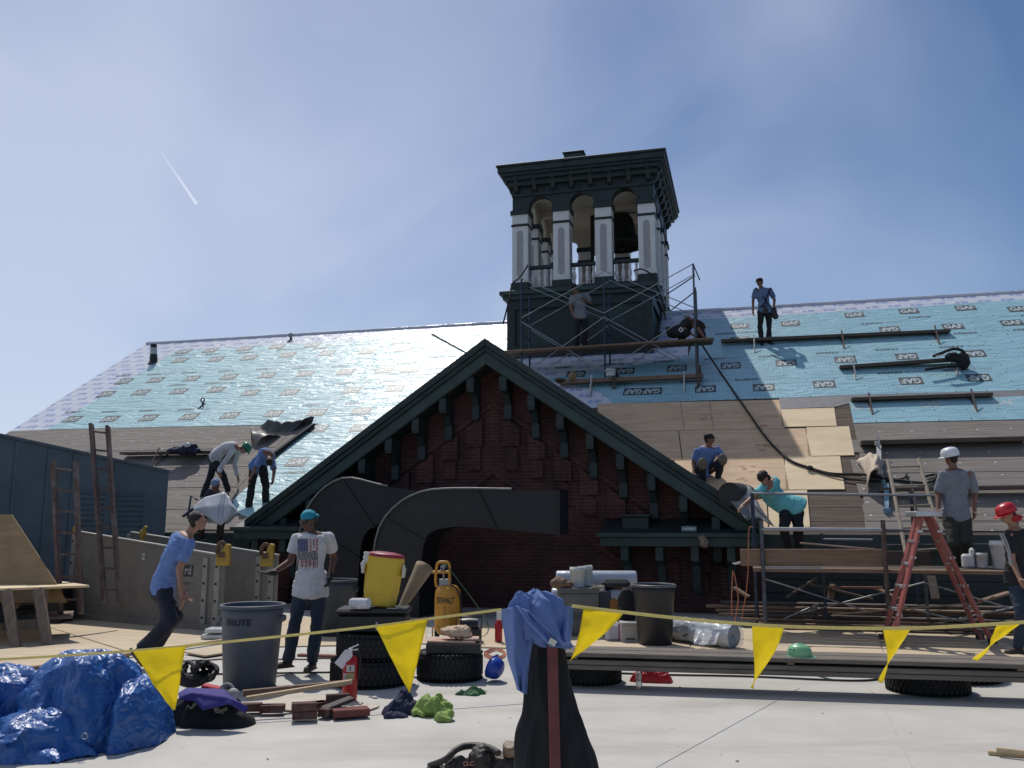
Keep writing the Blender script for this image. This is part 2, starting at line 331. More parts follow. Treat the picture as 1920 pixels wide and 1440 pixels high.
def smoothcurve(pts, n=8):
    pts = [Vector(p) for p in pts]; out = []
    P = [pts[0]]+pts+[pts[-1]]
    for i in range(1, len(P)-2):
        for k in range(n):
            t = k/n; a, b, c, d = P[i-1], P[i], P[i+1], P[i+2]
            out.append(.5*((2*b)+(c-a)*t+(2*a-5*b+4*c-d)*t*t+(-a+3*b-3*c+d)*t**3))
    out.append(pts[-1]); return out
def remesh(mb, voxel, m, name='r', smooth=3, disp=0, dsize=.12, disp2=0):
    # fuse overlapping closed shapes into one continuous skin
    me = mb.mesh(name+'_t', m); ob = bpy.data.objects.new('t', me); COL.objects.link(ob)
    r = ob.modifiers.new('r', 'REMESH'); r.mode = 'VOXEL'; r.voxel_size = voxel; r.use_smooth_shade = True
    if smooth: s = ob.modifiers.new('s', 'SMOOTH'); s.factor = .5; s.iterations = smooth
    for q, (st, sz) in enumerate(((disp, dsize), (disp2, dsize*.35))):
        if st:
            tx = bpy.data.textures.new('fold', 'CLOUDS'); tx.noise_scale = sz; tx.noise_depth = 2
            d = ob.modifiers.new('d', 'DISPLACE'); d.texture = tx; d.strength = st; d.mid_level = .5; d.texture_coords = 'LOCAL'
    dg = bpy.context.evaluated_depsgraph_get(); out = bpy.data.meshes.new_from_object(ob.evaluated_get(dg))
    bpy.data.objects.remove(ob); bpy.data.meshes.remove(me); out.name = name
    out.materials.clear(); out.materials.append(m); out.polygons.foreach_set('use_smooth', [True]*len(out.polygons))
    out.polygons.foreach_set('material_index', [0]*len(out.polygons))
    return out
def frame(z, x):      # 3x3 with z axis along z, x axis close to x
    z = Vector(z).normalized(); x = Vector(x); x = (x-z*x.dot(z))
    x = x.normalized() if x.length > 1e-5 else z.orthogonal().normalized(); y = z.cross(x); return Matrix((x, y, z)).transposed()

# ---------------------------------------------------------------- ground
def deck_mat():
    m = mat('white_membrane_deck', (.49, .47, .425), .62, var=.09, vs=1.6, bump=.25, bs=3.5, detail=8)
    t, b = nodes_of(m); N = t.nodes.new; L = t.links.new
    base = b.inputs['Base Color'].links[0].from_socket
    tcn = N('ShaderNodeTexCoord'); mp_ = N('ShaderNodeMapping'); mp_.inputs['Rotation'].default_value = (0, 0, rad(-48)); mp_.inputs['Scale'].default_value = (.35, 1.6, 1); L(tcn.outputs['Object'], mp_.inputs[0])
    n = N('ShaderNodeTexNoise'); n.inputs['Scale'].default_value = .9; n.inputs['Detail'].default_value = 9; n.inputs['Roughness'].default_value = .65; n.inputs['Distortion'].default_value = .3; L(mp_.outputs[0], n.inputs['Vector'])
    r = N('ShaderNodeValToRGB'); r.color_ramp.elements[0].position = .48; r.color_ramp.elements[1].position = .78; r.color_ramp.elements[0].color = (0, 0, 0, 1); r.color_ramp.elements[1].color = (.75, .75, .75, 1); L(n.outputs[0], r.inputs[0])
    q = N('ShaderNodeMix'); q.data_type = 'RGBA'; L(r.outputs[0], q.inputs[0]); L(base, q.inputs[6]); q.inputs[7].default_value = (.27, .235, .19, 1)
    sp = N('ShaderNodeTexNoise'); sp.inputs['Scale'].default_value = 34; sp.inputs['Detail'].default_value = 2; L(tcn.outputs['Object'], sp.inputs['Vector'])
    r2 = N('ShaderNodeValToRGB'); r2.color_ramp.elements[0].position = .74; r2.color_ramp.elements[1].position = .77; r2.color_ramp.elements[0].color = (0, 0, 0, 1); r2.color_ramp.elements[1].color = (.5, .5, .5, 1); L(sp.outputs[0], r2.inputs[0])
    q2 = N('ShaderNodeMix'); q2.data_type = 'RGBA'; L(r2.outputs[0], q2.inputs[0]); L(q.outputs[2], q2.inputs[6]); q2.inputs[7].default_value = (.25, .23, .21, 1)
    L(q2.outputs[2], b.inputs['Base Color']); return m
DECK = deck_mat()
gnd = MB(); gnd.grid(lambda a, b: Vector((-1500+3000*a, -1500+3000*b, -6)), 8, 8)
o = link('ground', gnd.mesh('ground', mat('city_ground', (.12, .12, .11), .9, vs=.05, bump=0))); tag(o, kind='structure')
dk = MB(); dk.lb((-26, -8, -.5), (26, 19, 0)); o = link('flat_roof_deck', dk.mesh('flat_roof_deck', DECK)); tag(o, kind='structure')
# membrane laps (thin raised strips welded on the deck)
lap = MB()
def strip(pix, w):
    P = [G(x, y) for x, y in pix]
    for i in range(len(P)-1):
        d = (P[i+1]-P[i]).normalized(); n = Vector((-d.y, d.x, 0))*w
        lap.add([P[i]+ZZ*.004, P[i+1]+ZZ*.004, P[i+1]+n+ZZ*.004, P[i]+n+ZZ*.004], [(0, 1, 2, 3)])
        lap.add([P[i]+ZZ*.0001, P[i+1]+ZZ*.0001, P[i+1]+ZZ*.004, P[i]+ZZ*.004], [(0, 1, 2, 3)])
strip([(310, 1366), (600, 1349), (1010, 1318)], .10)
strip([(1643, 1305), (1655, 1325), (1710, 1440)], .004); strip([(1590, 1262), (1643, 1305)], .004)
strip([(1230, 1440), (1500, 1290)], .003)
o = link('membrane_lap', lap.mesh('membrane_lap', mat('membrane_lap_edge', (.43, .42, .40), .7, vs=4))); tag(o, kind='structure')

# ---------------------------------------------------------------- the brick building
BL = thing('brick_building', 'long red brick building with front gable and big roof half covered in blue sheet', 'building', O, -YAW)
def bp(name, mb, m, bev=0, parent=None, label=None):
    o = link(name, mb.mesh(name, m), parent or BL)
    if bev: bevel(o, bev)
    if label: o['label'] = label
    return o
UL, UR, RV, RZ = -15.4, 19.0, 9.66, 1.6+.65*9.66
w = MB()
w.lb((UL+.3, 0.02, -5.5), (UR, .4, 1.35)); w.lb((UL+.3, 0.4, -5.5), (UL+.7, 19, 1.35)); w.lb((UR-.4, .4, -5.5), (UR, 19, 1.35)); w.lb((UL+.3, 18.9, -5.5), (UR, 19.3, 1.35))
for uu in (UL+.3, UR-.4): w.prism([(uu, .4, 1.35), (uu, 18.9, 1.35), (uu, RV, RZ-.35)], (.4, 0, 0))
bp('wall', w, BRICK)
# cross gable wall: a pentagon with its apex under the rake
GA = .14; GP = .69; GZ = 5.02
g = MB(); g.prism([(GA-4.75, 0, -.3), (GA+4.75, 0, -.3), (GA+4.75, 0, GZ-.35-GP*4.75), (GA, 0, GZ-.35), (GA-4.75, 0, GZ-.35-GP*4.75)], (0, .38, 0))
bp('gable_wall', g, BRICK)
# stepped brick corbels that follow the rake
cb = MB()
for s in (-1, 1):
    for k in range(9):
        x = .38+k*.51; zt = GZ-1.18-GP*x; hh = .42 if k % 2 else .52
        for q, (dw, dp) in enumerate(((.34, .10), (.24, .06))):
            u0 = GA+s*(x-dw/2+.1*q*s*0); za, zb = zt-hh*(q)*.9, zt-hh*(q+1)*.9
            sl = GP*dw/2
            cb.prism([(GA+s*x-dw/2, -dp, zb), (GA+s*x+dw/2, -dp, zb), (GA+s*x+dw/2, -dp, za-s*sl), (GA+s*x-dw/2, -dp, za+s*sl)], (0, dp, 0))
    # soldier band parallel to the rake, with inner peak band
    for off, wd, dp in ((1.02, .10, .045), (2.35, .12, .04)):
        L_ = 4.6 if off < 2 else 2.6
        cb.prism([(GA, -dp, GZ-off), (GA+s*L_, -dp, GZ-off-GP*L_), (GA+s*L_, -dp, GZ-off-wd-GP*L_), (GA, -dp, GZ-off-wd)][::s], (0, dp, 0))
bp('brick_corbel', cb, BRICK)
# main roof slabs (old board sheathing), ridge to eave, and rear slope
r = MB()
def slab(mb, poly, h0, h1):
    n = len(poly); a = [rl(u, v, h0) for u, v in poly]; b = [rl(u, v, h1) for u, v in poly]
    mb.add(a+b, [tuple(range(n))[::-1], tuple(range(n, 2*n))]+[(i, (i+1) % n, n+(i+1) % n, n+i) for i in range(n)])
for k in range(52):          # boards laid along the eaves
    v0 = -.32+k*.192; v1 = min(v0+.186, RV)
    if v0 >= RV: break
    off = random.uniform(-.004, .004)
    if v0 < 4.9:
        xv = lambda v: max(0, (GZ+.05-Z0-SL*v)/GP-.25)
        slab(r, [(UL, v0), (GA-xv(v0), v0), (GA-xv(v1), v1), (UL, v1)], -.16, off); slab(r, [(GA+xv(v0), v0), (UR, v0), (UR, v1), (GA+xv(v1), v1)], -.16, off)
    else: slab(r, [(UL, v0), (UR, v0), (UR, v1), (UL, v1)], -.16, off)
slab(r, [(UL, -.3), (GA-4.85, -.3), (GA, 4.9), (GA, RV), (UL, RV)], -.18, -.02); slab(r, [(GA+4.85, -.3), (UR, -.3), (UR, RV), (GA, RV), (GA, 4.9)], -.18, -.02)
bp('roof_boards', r, WOOD_OLD)
r2 = MB(); r2.prism([(UL, RV, RZ+.01), (UL, 19.8, RZ-.65*(19.8-RV)), (UL, 19.8, RZ-.65*(19.8-RV)-.2), (UL, RV, RZ-.2)][::-1], (UR-UL, 0, 0)); bp('rear_roof', r2, FELT)
def cover(name, m, poly, h, t=.006, seg=0, label=None):
    mb = MB(); slab(mb, poly, h, h+t); return bp(name, mb, m, label=label)
def cpix(*pts): return [ruv(*p) for p in pts]
cover('ice_barrier', ICE, [(UL-.02, 3.95), (-5, 3.95), (-1.3, 7.0), (-1.3, RV+.03), (UL-.02, RV+.03)], .004)
cover('ice_barrier', ICE, [(2.7, 8.4), (UR, 8.4), (UR, RV+.03), (2.7, RV+.03)], .004)
cover('ice_barrier', ICE, cpix((1228, 645), (1260, 590), (1330, 585), (1320, 640), (1245, 655)), .008)
cover('ice_barrier', ICE, cpix((950, 720), (950, 668), (1290, 645), (1290, 672), (1120, 700), (1160, 757), (1100, 768)), .008)
ridge = MB(); ridge.tube([(UL, RV, RZ+.03), (UR, RV, RZ+.03)], .05, 8); bp('ridge_cap', ridge, ICE)
blueL = cpix((92, 806), (330, 659), (600, 643), (962, 622), (1010, 640), (930, 700), (505, 990), (424, 952), (436, 941), (517, 863), (569, 813), (598, 796))
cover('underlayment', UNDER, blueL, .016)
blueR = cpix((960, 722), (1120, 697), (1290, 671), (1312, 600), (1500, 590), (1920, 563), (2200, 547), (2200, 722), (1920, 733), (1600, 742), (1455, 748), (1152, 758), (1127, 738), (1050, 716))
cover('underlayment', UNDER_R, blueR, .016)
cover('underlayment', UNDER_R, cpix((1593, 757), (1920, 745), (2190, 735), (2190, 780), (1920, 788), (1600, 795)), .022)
cover('grey_membrane_strip', mat('grey_membrane', (.17, .17, .175), .6, vs=4, bump=.3, bs=8), cpix((1461, 748), (1600, 742), (2200, 722), (2200, 736), (1594, 757), (1566, 764), (1463, 768)), .012)
cover('roofing_felt', FELT, [(UL-.01, -.2)]+[(UL-.01, 4.0)]+cpix((92, 806), (598, 797), (569, 813), (517, 863), (436, 941), (424, 952))+[(-4.3, -.2)], .010)
cover('roofing_felt', FELT, cpix((1600, 792), (1920, 786), (2190, 780))+[(18.5, -.2), (6.9, -.2)]+cpix((1615, 870)), .010)
# courses of felt laps on the lower roofs
for vv in (3.35, 2.55, 1.75, .95, .2):
    cover('felt_course', FELT, [(UL, vv-.5), (-6.25, vv-.5), (-6.25, vv), (UL, vv)], .017-vv*.0005, .008)
for vv in (2.6, 1.9, 1.2, .5):
    cover('felt_course', FELT, [(6.95, vv-.45), (18.5, vv-.45), (18.5, vv), (6.95, vv)], .017-vv*.0005, .008)
# plywood sheets nailed over the boards
def ply(name, m, pts, h=.012): cover(name, m, cpix(*pts), h, .012)
rows = [((757, 748), (811, 803)), ((811, 803), (866, 857)), ((866, 857), (923, 919))]
def rowv(x, yl, yr): return yl+(yr-yl)*(x-1180)/400
def sheet(i, xa, xb, m, dx=4):
    (ta, tb), (ba, bb) = rows[i]
    t1, t2, b1, b2 = rowv(xa, ta, tb), rowv(xb, ta, tb), rowv(xa-0, ba, bb), rowv(xb, ba, bb)
    k = (xa-1180)/400
    sh = lambda x: (x-960)*.022
    ply('plywood_sheet', m, [(xa+.4, t1+.5), (xb-.4, t2+.5), (xb-.4+sh(xb), b2-.5), (xa+.4+sh(xa), b1-.5)])
sheet(0, 1120, 1276, PLY); sheet(0, 1276, 1330, PLY); sheet(0, 1330, 1461, PLY)
ply('plywood_sheet', PLY_SUN, [(1463, 769), (1564, 766), (1569, 800), (1466, 802)])
sheet(1, 1150, 1272, PLY); sheet(1, 1273, 1510, PLY)
ply('plywood_sheet', PLY_SUN, [(1512, 803), (1592, 801), (1602, 855), (1515, 857)])
sheet(2, 1200, 1262, PLY); sheet(2, 1264, 1469, PLY)
ply('plywood_sheet', PLY_SUN, [(1471, 859), (1575, 857), (1584, 919), (1474, 920)])
ply('plywood_sheet', PLY, [(1310, 925), (1436, 922), (1440, 992), (1400, 995)]); ply('plywood_sheet', PLY_SUN, [(1438, 922), (1513, 921), (1519, 990), (1443, 992)])
# sprayed red marks on the plywood
mk = MB()
for x, y, rr in ((1425, 805, .10), (1440, 842, .12), (1410, 880, .08), (1335, 783, .09), (1385, 903, .07)):
    c = uvz(RP(x, y)); 
    for q in range(5):
        du, dv = random.uniform(-.2, .2), random.uniform(-.12, .12)
        mk.add([rl(c.x+du+rr*.9*math.cos(a*.7)*random.uniform(.6, 1), c.y+dv+rr*.5*math.sin(a*.7)*random.uniform(.5, 1), .028+q*.0007) for a in range(9)], [tuple(range(9))])
bp('spray_mark', mk, mat('faded_red_spray', (.50, .25, .17), .8, alpha=.30, var=.2, vs=30))
# printed lettering on the underlayment
LOGO_D = mat('grey_print', (.062, .068, .070), .5, var=.15, vs=10); LOGO_L = mat('pale_print', (.42, .50, .50), .5)
INK = mat('black_print', (.05, .07, .08), .5, var=.3, vs=25)
gl = text_mb('GAF', .30, (0, 0, 0), (1, 0, 0), (0, 1, 0), bold=.012, sx=.95); ar = text_mb('ARMOR', .13, (0, 0, 0), (1, 0, 0), (0, 1, 0), bold=.003, sx=1.25, align='LEFT'); dkt = text_mb('DECK-', .13, (0, 0, 0), (1, 0, 0), (0, 1, 0), bold=-.002, sx=1.25, align='RIGHT')
pr = MB()
def stamp(px, py, up, w_=.5, txt=True):
    c = uvz(RP(px, py)); s = 1 if up else -1; j = random.uniform(-.02, .02)
    pr.add([rl(c.x+a, c.y+b, .0265) for a, b in ((-w_/2, -.17), (w_/2, -.17), (w_/2, .17), (-w_/2, .17))], [(0, 1, 2, 3)], 0)
    if w_ > .3: pr.add([rl(c.x+s*v.x*.8, c.y+s*v.y, .030) for v in gl.v], gl.f, 1)
    if txt and random.random() < .8:
        q = c.y+(-.42 if up else .42)
        pr.add([rl(c.x+s*v.x+j-.1, q+s*v.y, .0265) for v in ar.v], ar.f, 2)
        if random.random() < .6: pr.add([rl(c.x+s*v.x+j-.1, q+s*v.y, .0265) for v in dkt.v], dkt.f, 3)
for l in ([(137, 787), (207, 787), (279, 785), (355, 783), (432, 780), (513, 777), (594, 775), (678, 772)], [(200, 740), (265, 737), (336, 735), (406, 732), (470, 738), (544, 737), (660, 733), (741, 730)],
          [(234, 716), (292, 714), (360, 711), (430, 708), (501, 705), (573, 702), (648, 699), (720, 696), (772, 694)],
          [(338, 677), (405, 675), (468, 672), (539, 667), (612, 664), (689, 660), (756, 656), (830, 653)]):
    for x, y in l: stamp(x, y, False)
for x, y in ((345, 660), (395, 658), (460, 655), (520, 651), (587, 648)): stamp(x, y, True, txt=False)
for x, y in ((597, 805), (676, 804), (557, 868)): stamp(x, y, True)
for x, y in ((1172, 697), (1269, 692), (1370, 687), (1323, 731), (1474, 682), (1585, 676), (1700, 670), (1826, 665), (1432, 728), (1545, 722), (1708, 716), (1835, 710), (1080, 703), (1387, 638), (1668, 619)): stamp(x, y, False)
stamp(1188, 736, False, .5); stamp(1222, 735, False, .5, txt=False)
for x, y in ((1387, 613), (1482, 608), (1602, 592), (1704, 585), (1810, 579), (1910, 581), (1787, 614), (1897, 607)): stamp(x, y, True)
for x, y in ((1743, 761), (1881, 757), (1616, 765)): stamp(x, y, True)
bp('underlayment_print', pr, [LOGO_D, LOGO_L, INK, mat('faint_print', (.15, .24, .28), .5)])
# gable roof behind the rake
gr_ = MB()
for s in (-1, 1):
    P0 = [(GA, -.55, GZ+.05), (GA+s*5.0, -.55, GZ+.05-GP*5.0), (GA+s*5.0, .1, GZ+.05-GP*5.0), (GA, 5.3, GZ+.05)]
    gr_.prism(P0 if s > 0 else P0[::-1], (0, 0, -.12))
bp('gable_roof', gr_, FELT)
# rake trim: stepped mouldings along both slopes
def rake(mb, s, off, th, v0, v1, L_=5.05):
    mb.prism([(GA, v0, GZ-off), (GA+s*L_, v0, GZ-off-GP*L_), (GA+s*L_, v0, GZ-off-th-GP*L_), (GA, v0, GZ-off-th)][::s], (0, v1-v0, 0))
for s in (-1, 1):
    m1, m2, m3 = MB(), MB(), MB()
    rake(m1, s, -.14, .15, -.66, -.3); rake(m1, s, .012, .10, -.625, -.3)
    rake(m2, s, .114, .24, -.58, -.3); rake(m3, s, .30, .07, -.57, 0.0, 4.95)
    R_ = bp('rake_trim', m2, GREEN_L, .008); 
    for mm, nm, mt in ((m1, 'crown_moulding', GREEN), (m3, 'soffit', GREEN)):
        q = link(nm, mm.mesh(nm, mt), R_); bevel(q, .01)
# brackets under the rake
brk = MB()
brk.prism([(-.065, -.53, .02), (-.065, -.53, -.28), (-.065, -.30, -.32), (-.065, -.16, -.50), (-.065, -.14, -.80), (-.065, 0, -.86), (-.065, 0, .02)], (.13, 0, 0))
brk.lb((-.075, -.545, -.24), (.075, -.50, 0.0)); brk.lb((-.08, -.17, -.78), (.08, -.10, -.52))
bme = brk.mesh('rake_bracket', GREEN)
for s in (-1, 1):
    for k in range(8):
        x = .33+k*.56
        if x > 4.6: continue
        o = link('rake_bracket', bme, BL); o.location = (GA+s*x, 0, GZ-.38-GP*x); bevel(o, .006)
# lower cornice returns on both sides of the gable, with their own brackets
for s, ua, ub, zz_ in ((1, 2.35, 5.1, 1.2), (-1, -5.1, -3.6, 1.3)):
    m_ = MB(); m_.lb((ua, -.72, zz_), (ub, .02, zz_+.16)); m_.lb((ua-.06, -.78, zz_+.162), (ub, .02, zz_+.24)); o = bp('cornice_return', m_, GREEN_L, .008)
    mt = MB(); mt.prism([(ua, -.7, zz_+.243), (ua, .0, zz_+.5), (ua, 0, zz_+.243)], (ub-ua, 0, 0)); q = link('sloped_top', mt.mesh('sloped_top', GREEN_D), o)
    for k in range(int((ub-ua)/.62)):
        m_ = MB(); m_.prism([(ua+.35+k*.62, -.62, zz_-.005), (ua+.35+k*.62, -.62, zz_-.25), (ua+.35+k*.62, -.3, zz_-.35), (ua+.35+k*.62, -.1, zz_-.8), (ua+.35+k*.62, -.0, zz_-.9), (ua+.35+k*.62, -.0, zz_-.005)], (.14, 0, 0)); q = link('cornice_bracket', m_.mesh('cornice_bracket', GREEN_L), o); bevel(q, .006)
m_ = MB(); m_.lb((2.72, -.5, 1.50), (3.2, -.05, 1.72)); m_.lb((2.68, -.54, 1.723), (3.24, -.03, 1.77)); bp('vent_hood', m_, GREEN, .01)
# eaves: fascia and gutter board of the main roof
for a_, b_ in ((5.1, UR), (UL, -4.9)): m_ = MB(); m_.lb((a_, -.42, 1.12), (b_, -.30, 1.42)); bp('eaves_fascia', m_, GREEN, .008)
m_ = MB(); 
for i in range(6): m_.lb((5.2, -.12, 1.11-.24*(i+1)+.01), (UR, .018, 1.11-.24*i))
bp('shade_siding', m_, GREEN_D)  # dark siding carried down the wall in place of deep shade
# ---------------------------------------------------------------- bell tower
TW = thing('bell_tower', 'square open bell tower with white columns and dark green roof on the ridge', 'bell tower', W(.6, 9.3, 7.0), -YAW)
TU0, TU1, TV0, TV1 = -1.47, 2.65, 7.0, 11.5
def tp(name, mb, m, bev=.006, parent=None):
    mb.v = [v-Vector((.6, 9.3, 7.0)) for v in mb.v]; o = link(name, mb.mesh(name, m), parent or TW)
    if bev: bevel(o, bev)
    return o
PAT = mat('patinated_tower_panels', (.018, .030, .032), .6, var=.3, vs=1.6, vscale=(1, 1, .5), bump=.2, bs=9, dirt=.8, dirtcol=(.05, .12, .10), detail=8)
m_ = MB(); m_.lb((TU0+.06, TV0+.06, 5), (TU1-.06, TV1-.06, 8.0)); tp('base', m_, PAT)
m_ = MB()
for u in (TU0, .48, TU1-.24): m_.lb((u, TV0, 5), (u+.24, TV0+.055, 7.9))
for v in (TV0+.001, 9.1, TV1-.24): m_.lb((TU1-.058, v, 5), (TU1, v+.24, 7.9)); m_.lb((TU0, v, 5), (TU0+.058, v+.24, 7.9))
m_.lb((TU0+.002, TV0-.012, 7.62), (TU1-.002, TV0+.05, 7.898)); m_.lb((TU0+.002, TV0-.012, 6.35), (TU1-.002, TV0+.05, 6.55))
m_.lb((TU1-.05, TV0+.06, 7.62), (TU1+.012, TV1, 7.898)); tp('panel_frame', m_, GREEN_D)
m_ = MB(); m_.lb((TU0-.1, TV0-.1, 7.9), (TU1+.1, TV1+.1, 8.02)); m_.lb((TU0-.18, TV0-.18, 8.023), (TU1+.18, TV1+.18, 8.14)); tp('cornice', m_, GREEN_L)
ZB, ZC = 8.143, 10.45
B0, B1 = TU0, TU1; TU0, TU1 = -1.33, 2.78; nu = [TU0+.24+i*(TU1-TU0-.48)/3 for i in range(4)]; nv = [TV0+.26+i*(TV1-TV0-.52)/3 for i in range(4)]
cols = [(u, v) for u in nu for v in nv if u in (nu[0], nu[3]) or v in (nv[0], nv[3])]
def colmeshes():
    a = MB(); a.lb((-.235, -.235, ZB+.275), (.235, .235, ZC)); b = MB(); b.lb((-.27, -.27, ZB), (.27, .27, ZB+.27))
    c = MB(); c.lb((-.262, -.262, ZC-.36), (.262, .262, ZC-.29)); c.lb((-.28, -.28, ZC-.01), (.28, .28, ZC+.13))
    d = MB()
    for R_ in (Matrix.Identity(3), Matrix.Rotation(math.pi/2, 3, 'Z'), Matrix.Rotation(math.pi, 3, 'Z'), Matrix.Rotation(-math.pi/2, 3, 'Z')):
        pts = []
        for k in range(9): q = math.pi*k/8; pts.append((.095*math.cos(q), -.2385, ZC-.58+.095*math.sin(q)))
        for k in range(9): q = math.pi+math.pi*k/8; pts.append((.095*math.cos(q), -.2385, ZB+.52+.095*math.sin(q)))
        d.add([R_ @ Vector(p) for p in pts], [tuple(range(18))[::-1]])
    return [x.mesh(n, m) for x, n, m in ((a, 'shaft', WHITE), (b, 'plinth', GREEN), (c, 'capital_band', GREEN_D), (d, 'inset_panel', GREYP))]
cm = colmeshes()
for u, v in cols:
    c = link('column', cm[0], TW); c.location = Vector((u-.6, v-9.3, -7)); bevel(c, .01)
    for k, n in ((1, 'plinth'), (2, 'capital'), (3, 'inset_panel')):
        q = link(n, cm[k], c)
        if k < 3: bevel(q, .01)
# balusters and rails between the columns
bal = MB(); bal.lathe([(.03, 0), (.05, .02), (.05, .06), (.03, .09), (.055, .2), (.062, .27), (.04, .37), (.024, .43), (.04, .45), (.045, .49), (.03, .53)], n=12)
balm = bal.mesh('baluster', WHITE)
rails = MB(); brow = []
def bay(p, q):
    p, q = Vector(p), Vector(q); d = (q-p).normalized()
    a, b = p+d*.235, q-d*.235
    for z_, nm in ((.745, 'handrail'), (.10, 'bottom_rail')): rl_ = MB(); rl_.beam(a+ZZ*(ZB+z_), b+ZZ*(ZB+z_), .13, .10); tp(nm, rl_, GREEN_D)
    L_ = (b-a).length; n = 4
    for k in range(n): brow.append(a+d*(L_*(k+.5)/n)+ZZ*(ZB+.15))
for i in range(3):
    bay((nu[i], nv[0], 0), (nu[i+1], nv[0], 0)); bay((nu[i], nv[3], 0), (nu[i+1], nv[3], 0)); bay((nu[0], nv[i], 0), (nu[0], nv[i+1], 0)); bay((nu[3], nv[i], 0), (nu[3], nv[i+1], 0))
for b in brow: o = link('baluster', balm, TW); o.location = b-Vector((.6, 9.3, 7.0))
# arcaded frieze: dark outside, cream inside
def arch_poly(cs, x0, x1, z0, z1, r):
    pts = [(x0, z0)]
    for i in range(len(cs)-1):
        a, b = cs[i]+.26, cs[i+1]-.26; c = (a+b)/2; rr = (b-a)/2; pts.append((a, z0))
        for k in range(1, 12): t = math.pi-math.pi*k/12; pts.append((c+rr*math.cos(t), z0+.06+rr*.95*math.sin(t)))
        pts.append((b, z0))
    return pts+[(x1, z0), (x1, z1), (x0, z1)]
fr = MB(); inn = MB()
def band(mb, cs, x0, x1, mk_, off):
    # split into convex quads between successive outline points so that the arches stay open
    P = arch_poly(cs, x0, x1, ZC+.125, 11.27, 0)[:-2]
    for i in range(len(P)-1):
        (xa, za), (xb, zb) = P[i], P[i+1]
        if abs(xb-xa) < 1e-5: continue
        q = [mk_(xa, za), mk_(xb, zb), mk_(xb, 11.27), mk_(xa, 11.27)]; mb.prism(q, off)
band(fr, nu, TU0+.02, TU1-.02, lambda x, z: (x, TV0+.03, z), (0, .30, 0)); band(fr, nu, TU0+.02, TU1-.02, lambda x, z: (x, TV1-.33, z), (0, .30, 0))
band(fr, nv, TV0+.331, TV1-.331, lambda x, z: (TU0+.03, x, z), (.30, 0, 0)); band(fr, nv, TV0+.331, TV1-.331, lambda x, z: (TU1-.33, x, z), (.30, 0, 0))
tp('arcade_frieze', fr, GREEN_D, 0)
band(inn, nu, TU0+.34, TU1-.34, lambda x, z: (x, TV0+.335, z), (0, .10, 0)); band(inn, nu, TU0+.34, TU1-.34, lambda x, z: (x, TV1-.435, z), (0, .10, 0))
band(inn, nv, TV0+.44, TV1-.44, lambda x, z: (TU0+.335, x, z), (.10, 0, 0)); band(inn, nv, TV0+.44, TV1-.44, lambda x, z: (TU1-.435, x, z), (.10, 0, 0))
inn.lb((TU0+.34, TV0+.34, 11.22), (TU1-.34, TV1-.34, 11.28)); inn.lb((TU0+.45, 9.0, 11.02), (TU1-.45, 9.2, 11.21))
tp('interior_lining', inn, CREAM, 0)
m_ = MB()
for k in range(9): m_.lb((TU0+.55+k*.36, TV0-.01, 11.04), (TU0+.56+k*.36+.03, TV0+.03, 11.2))
m_.lb((TU0, TV0-.02, 10.98), (TU1, TV0+.028, 11.04)); tp('frieze_moulding', m_, GREEN, .004)
# flared eaves, fascia and low roof
OV = .29
m_ = MB(); m_.lb((TU0-.12, TV0-.12, 11.271), (TU1+.12, TV1+.12, 11.42)); m_.lb((TU0-.22, TV0-.22, 11.423), (TU1+.22, TV1+.22, 11.54)); tp('eaves_moulding', m_, GREEN_D)
m_ = MB(); m_.lb((TU0-OV, TV0-OV, 11.543), (TU1+OV, TV1+OV, 11.62)); m_.lb((TU0-OV-.05, TV0-OV-.05, 11.623), (TU1+OV+.05, TV1+OV+.05, 11.79)); m_.lb((TU0-OV-.09, TV0-OV-.09, 11.793), (TU1+OV+.09, TV1+OV+.09, 11.86)); tp('roof_fascia', m_, GREEN, .01)
hp = MB(); a = [(TU0-OV, TV0-OV, 11.862), (TU1+OV, TV0-OV, 11.862), (TU1+OV, TV1+OV, 11.862), (TU0-OV, TV1+OV, 11.862), (.7, 9.2, 12.55)]
hp.add(a, [(0, 1, 4), (1, 2, 4), (2, 3, 4), (3, 0, 4), (3, 2, 1, 0)]); hp_o = tp('roof', hp, GREEN_D, 0)
m_ = MB(); m_.lb((.05, 7.9, 12.2), (.62, 8.5, 12.55)); m_.lb((.01, 7.86, 12.553), (.66, 8.54, 12.60)); q = tp('roof_hatch', m_, GREEN_L, .01)
br = MB(); br.prism([(-.06, 0, 0), (-.06, -.27, 0), (-.06, -.27, -.09), (-.06, -.17, -.18), (-.06, -.10, -.40), (-.06, 0, -.46)], (.12, 0, 0)); brm = br.mesh('eaves_bracket', GREEN_D)
for k in range(8): o = link('eaves_bracket', brm, TW); o.location = (TU0+.15+k*(TU1-TU0-.3)/7-.6, TV0+.03-9.3-.0, 11.54-7-.001); bevel(o, .005)
for k in range(8): o = link('eaves_bracket', brm, TW); o.rotation_euler = (0, 0, math.pi/2); o.location = (TU1-.03-.6, TV0+.15+k*(TV1-TV0-.3)/7-9.3, 11.54-7-.001); bevel(o, .005)
for k in range(8): o = link('eaves_bracket', brm, TW); o.rotation_euler = (0, 0, -math.pi/2); o.location = (TU0+.03-.6, TV0+.15+k*(TV1-TV0-.3)/7-9.3, 11.54-7-.001); bevel(o, .005)
m_ = MB(); m_.lb((TU0+.3, TV0+.3, 8.0), (TU1-.3, TV1-.3, 8.16)); tp('belfry_floor', m_, WOOD_OLD)
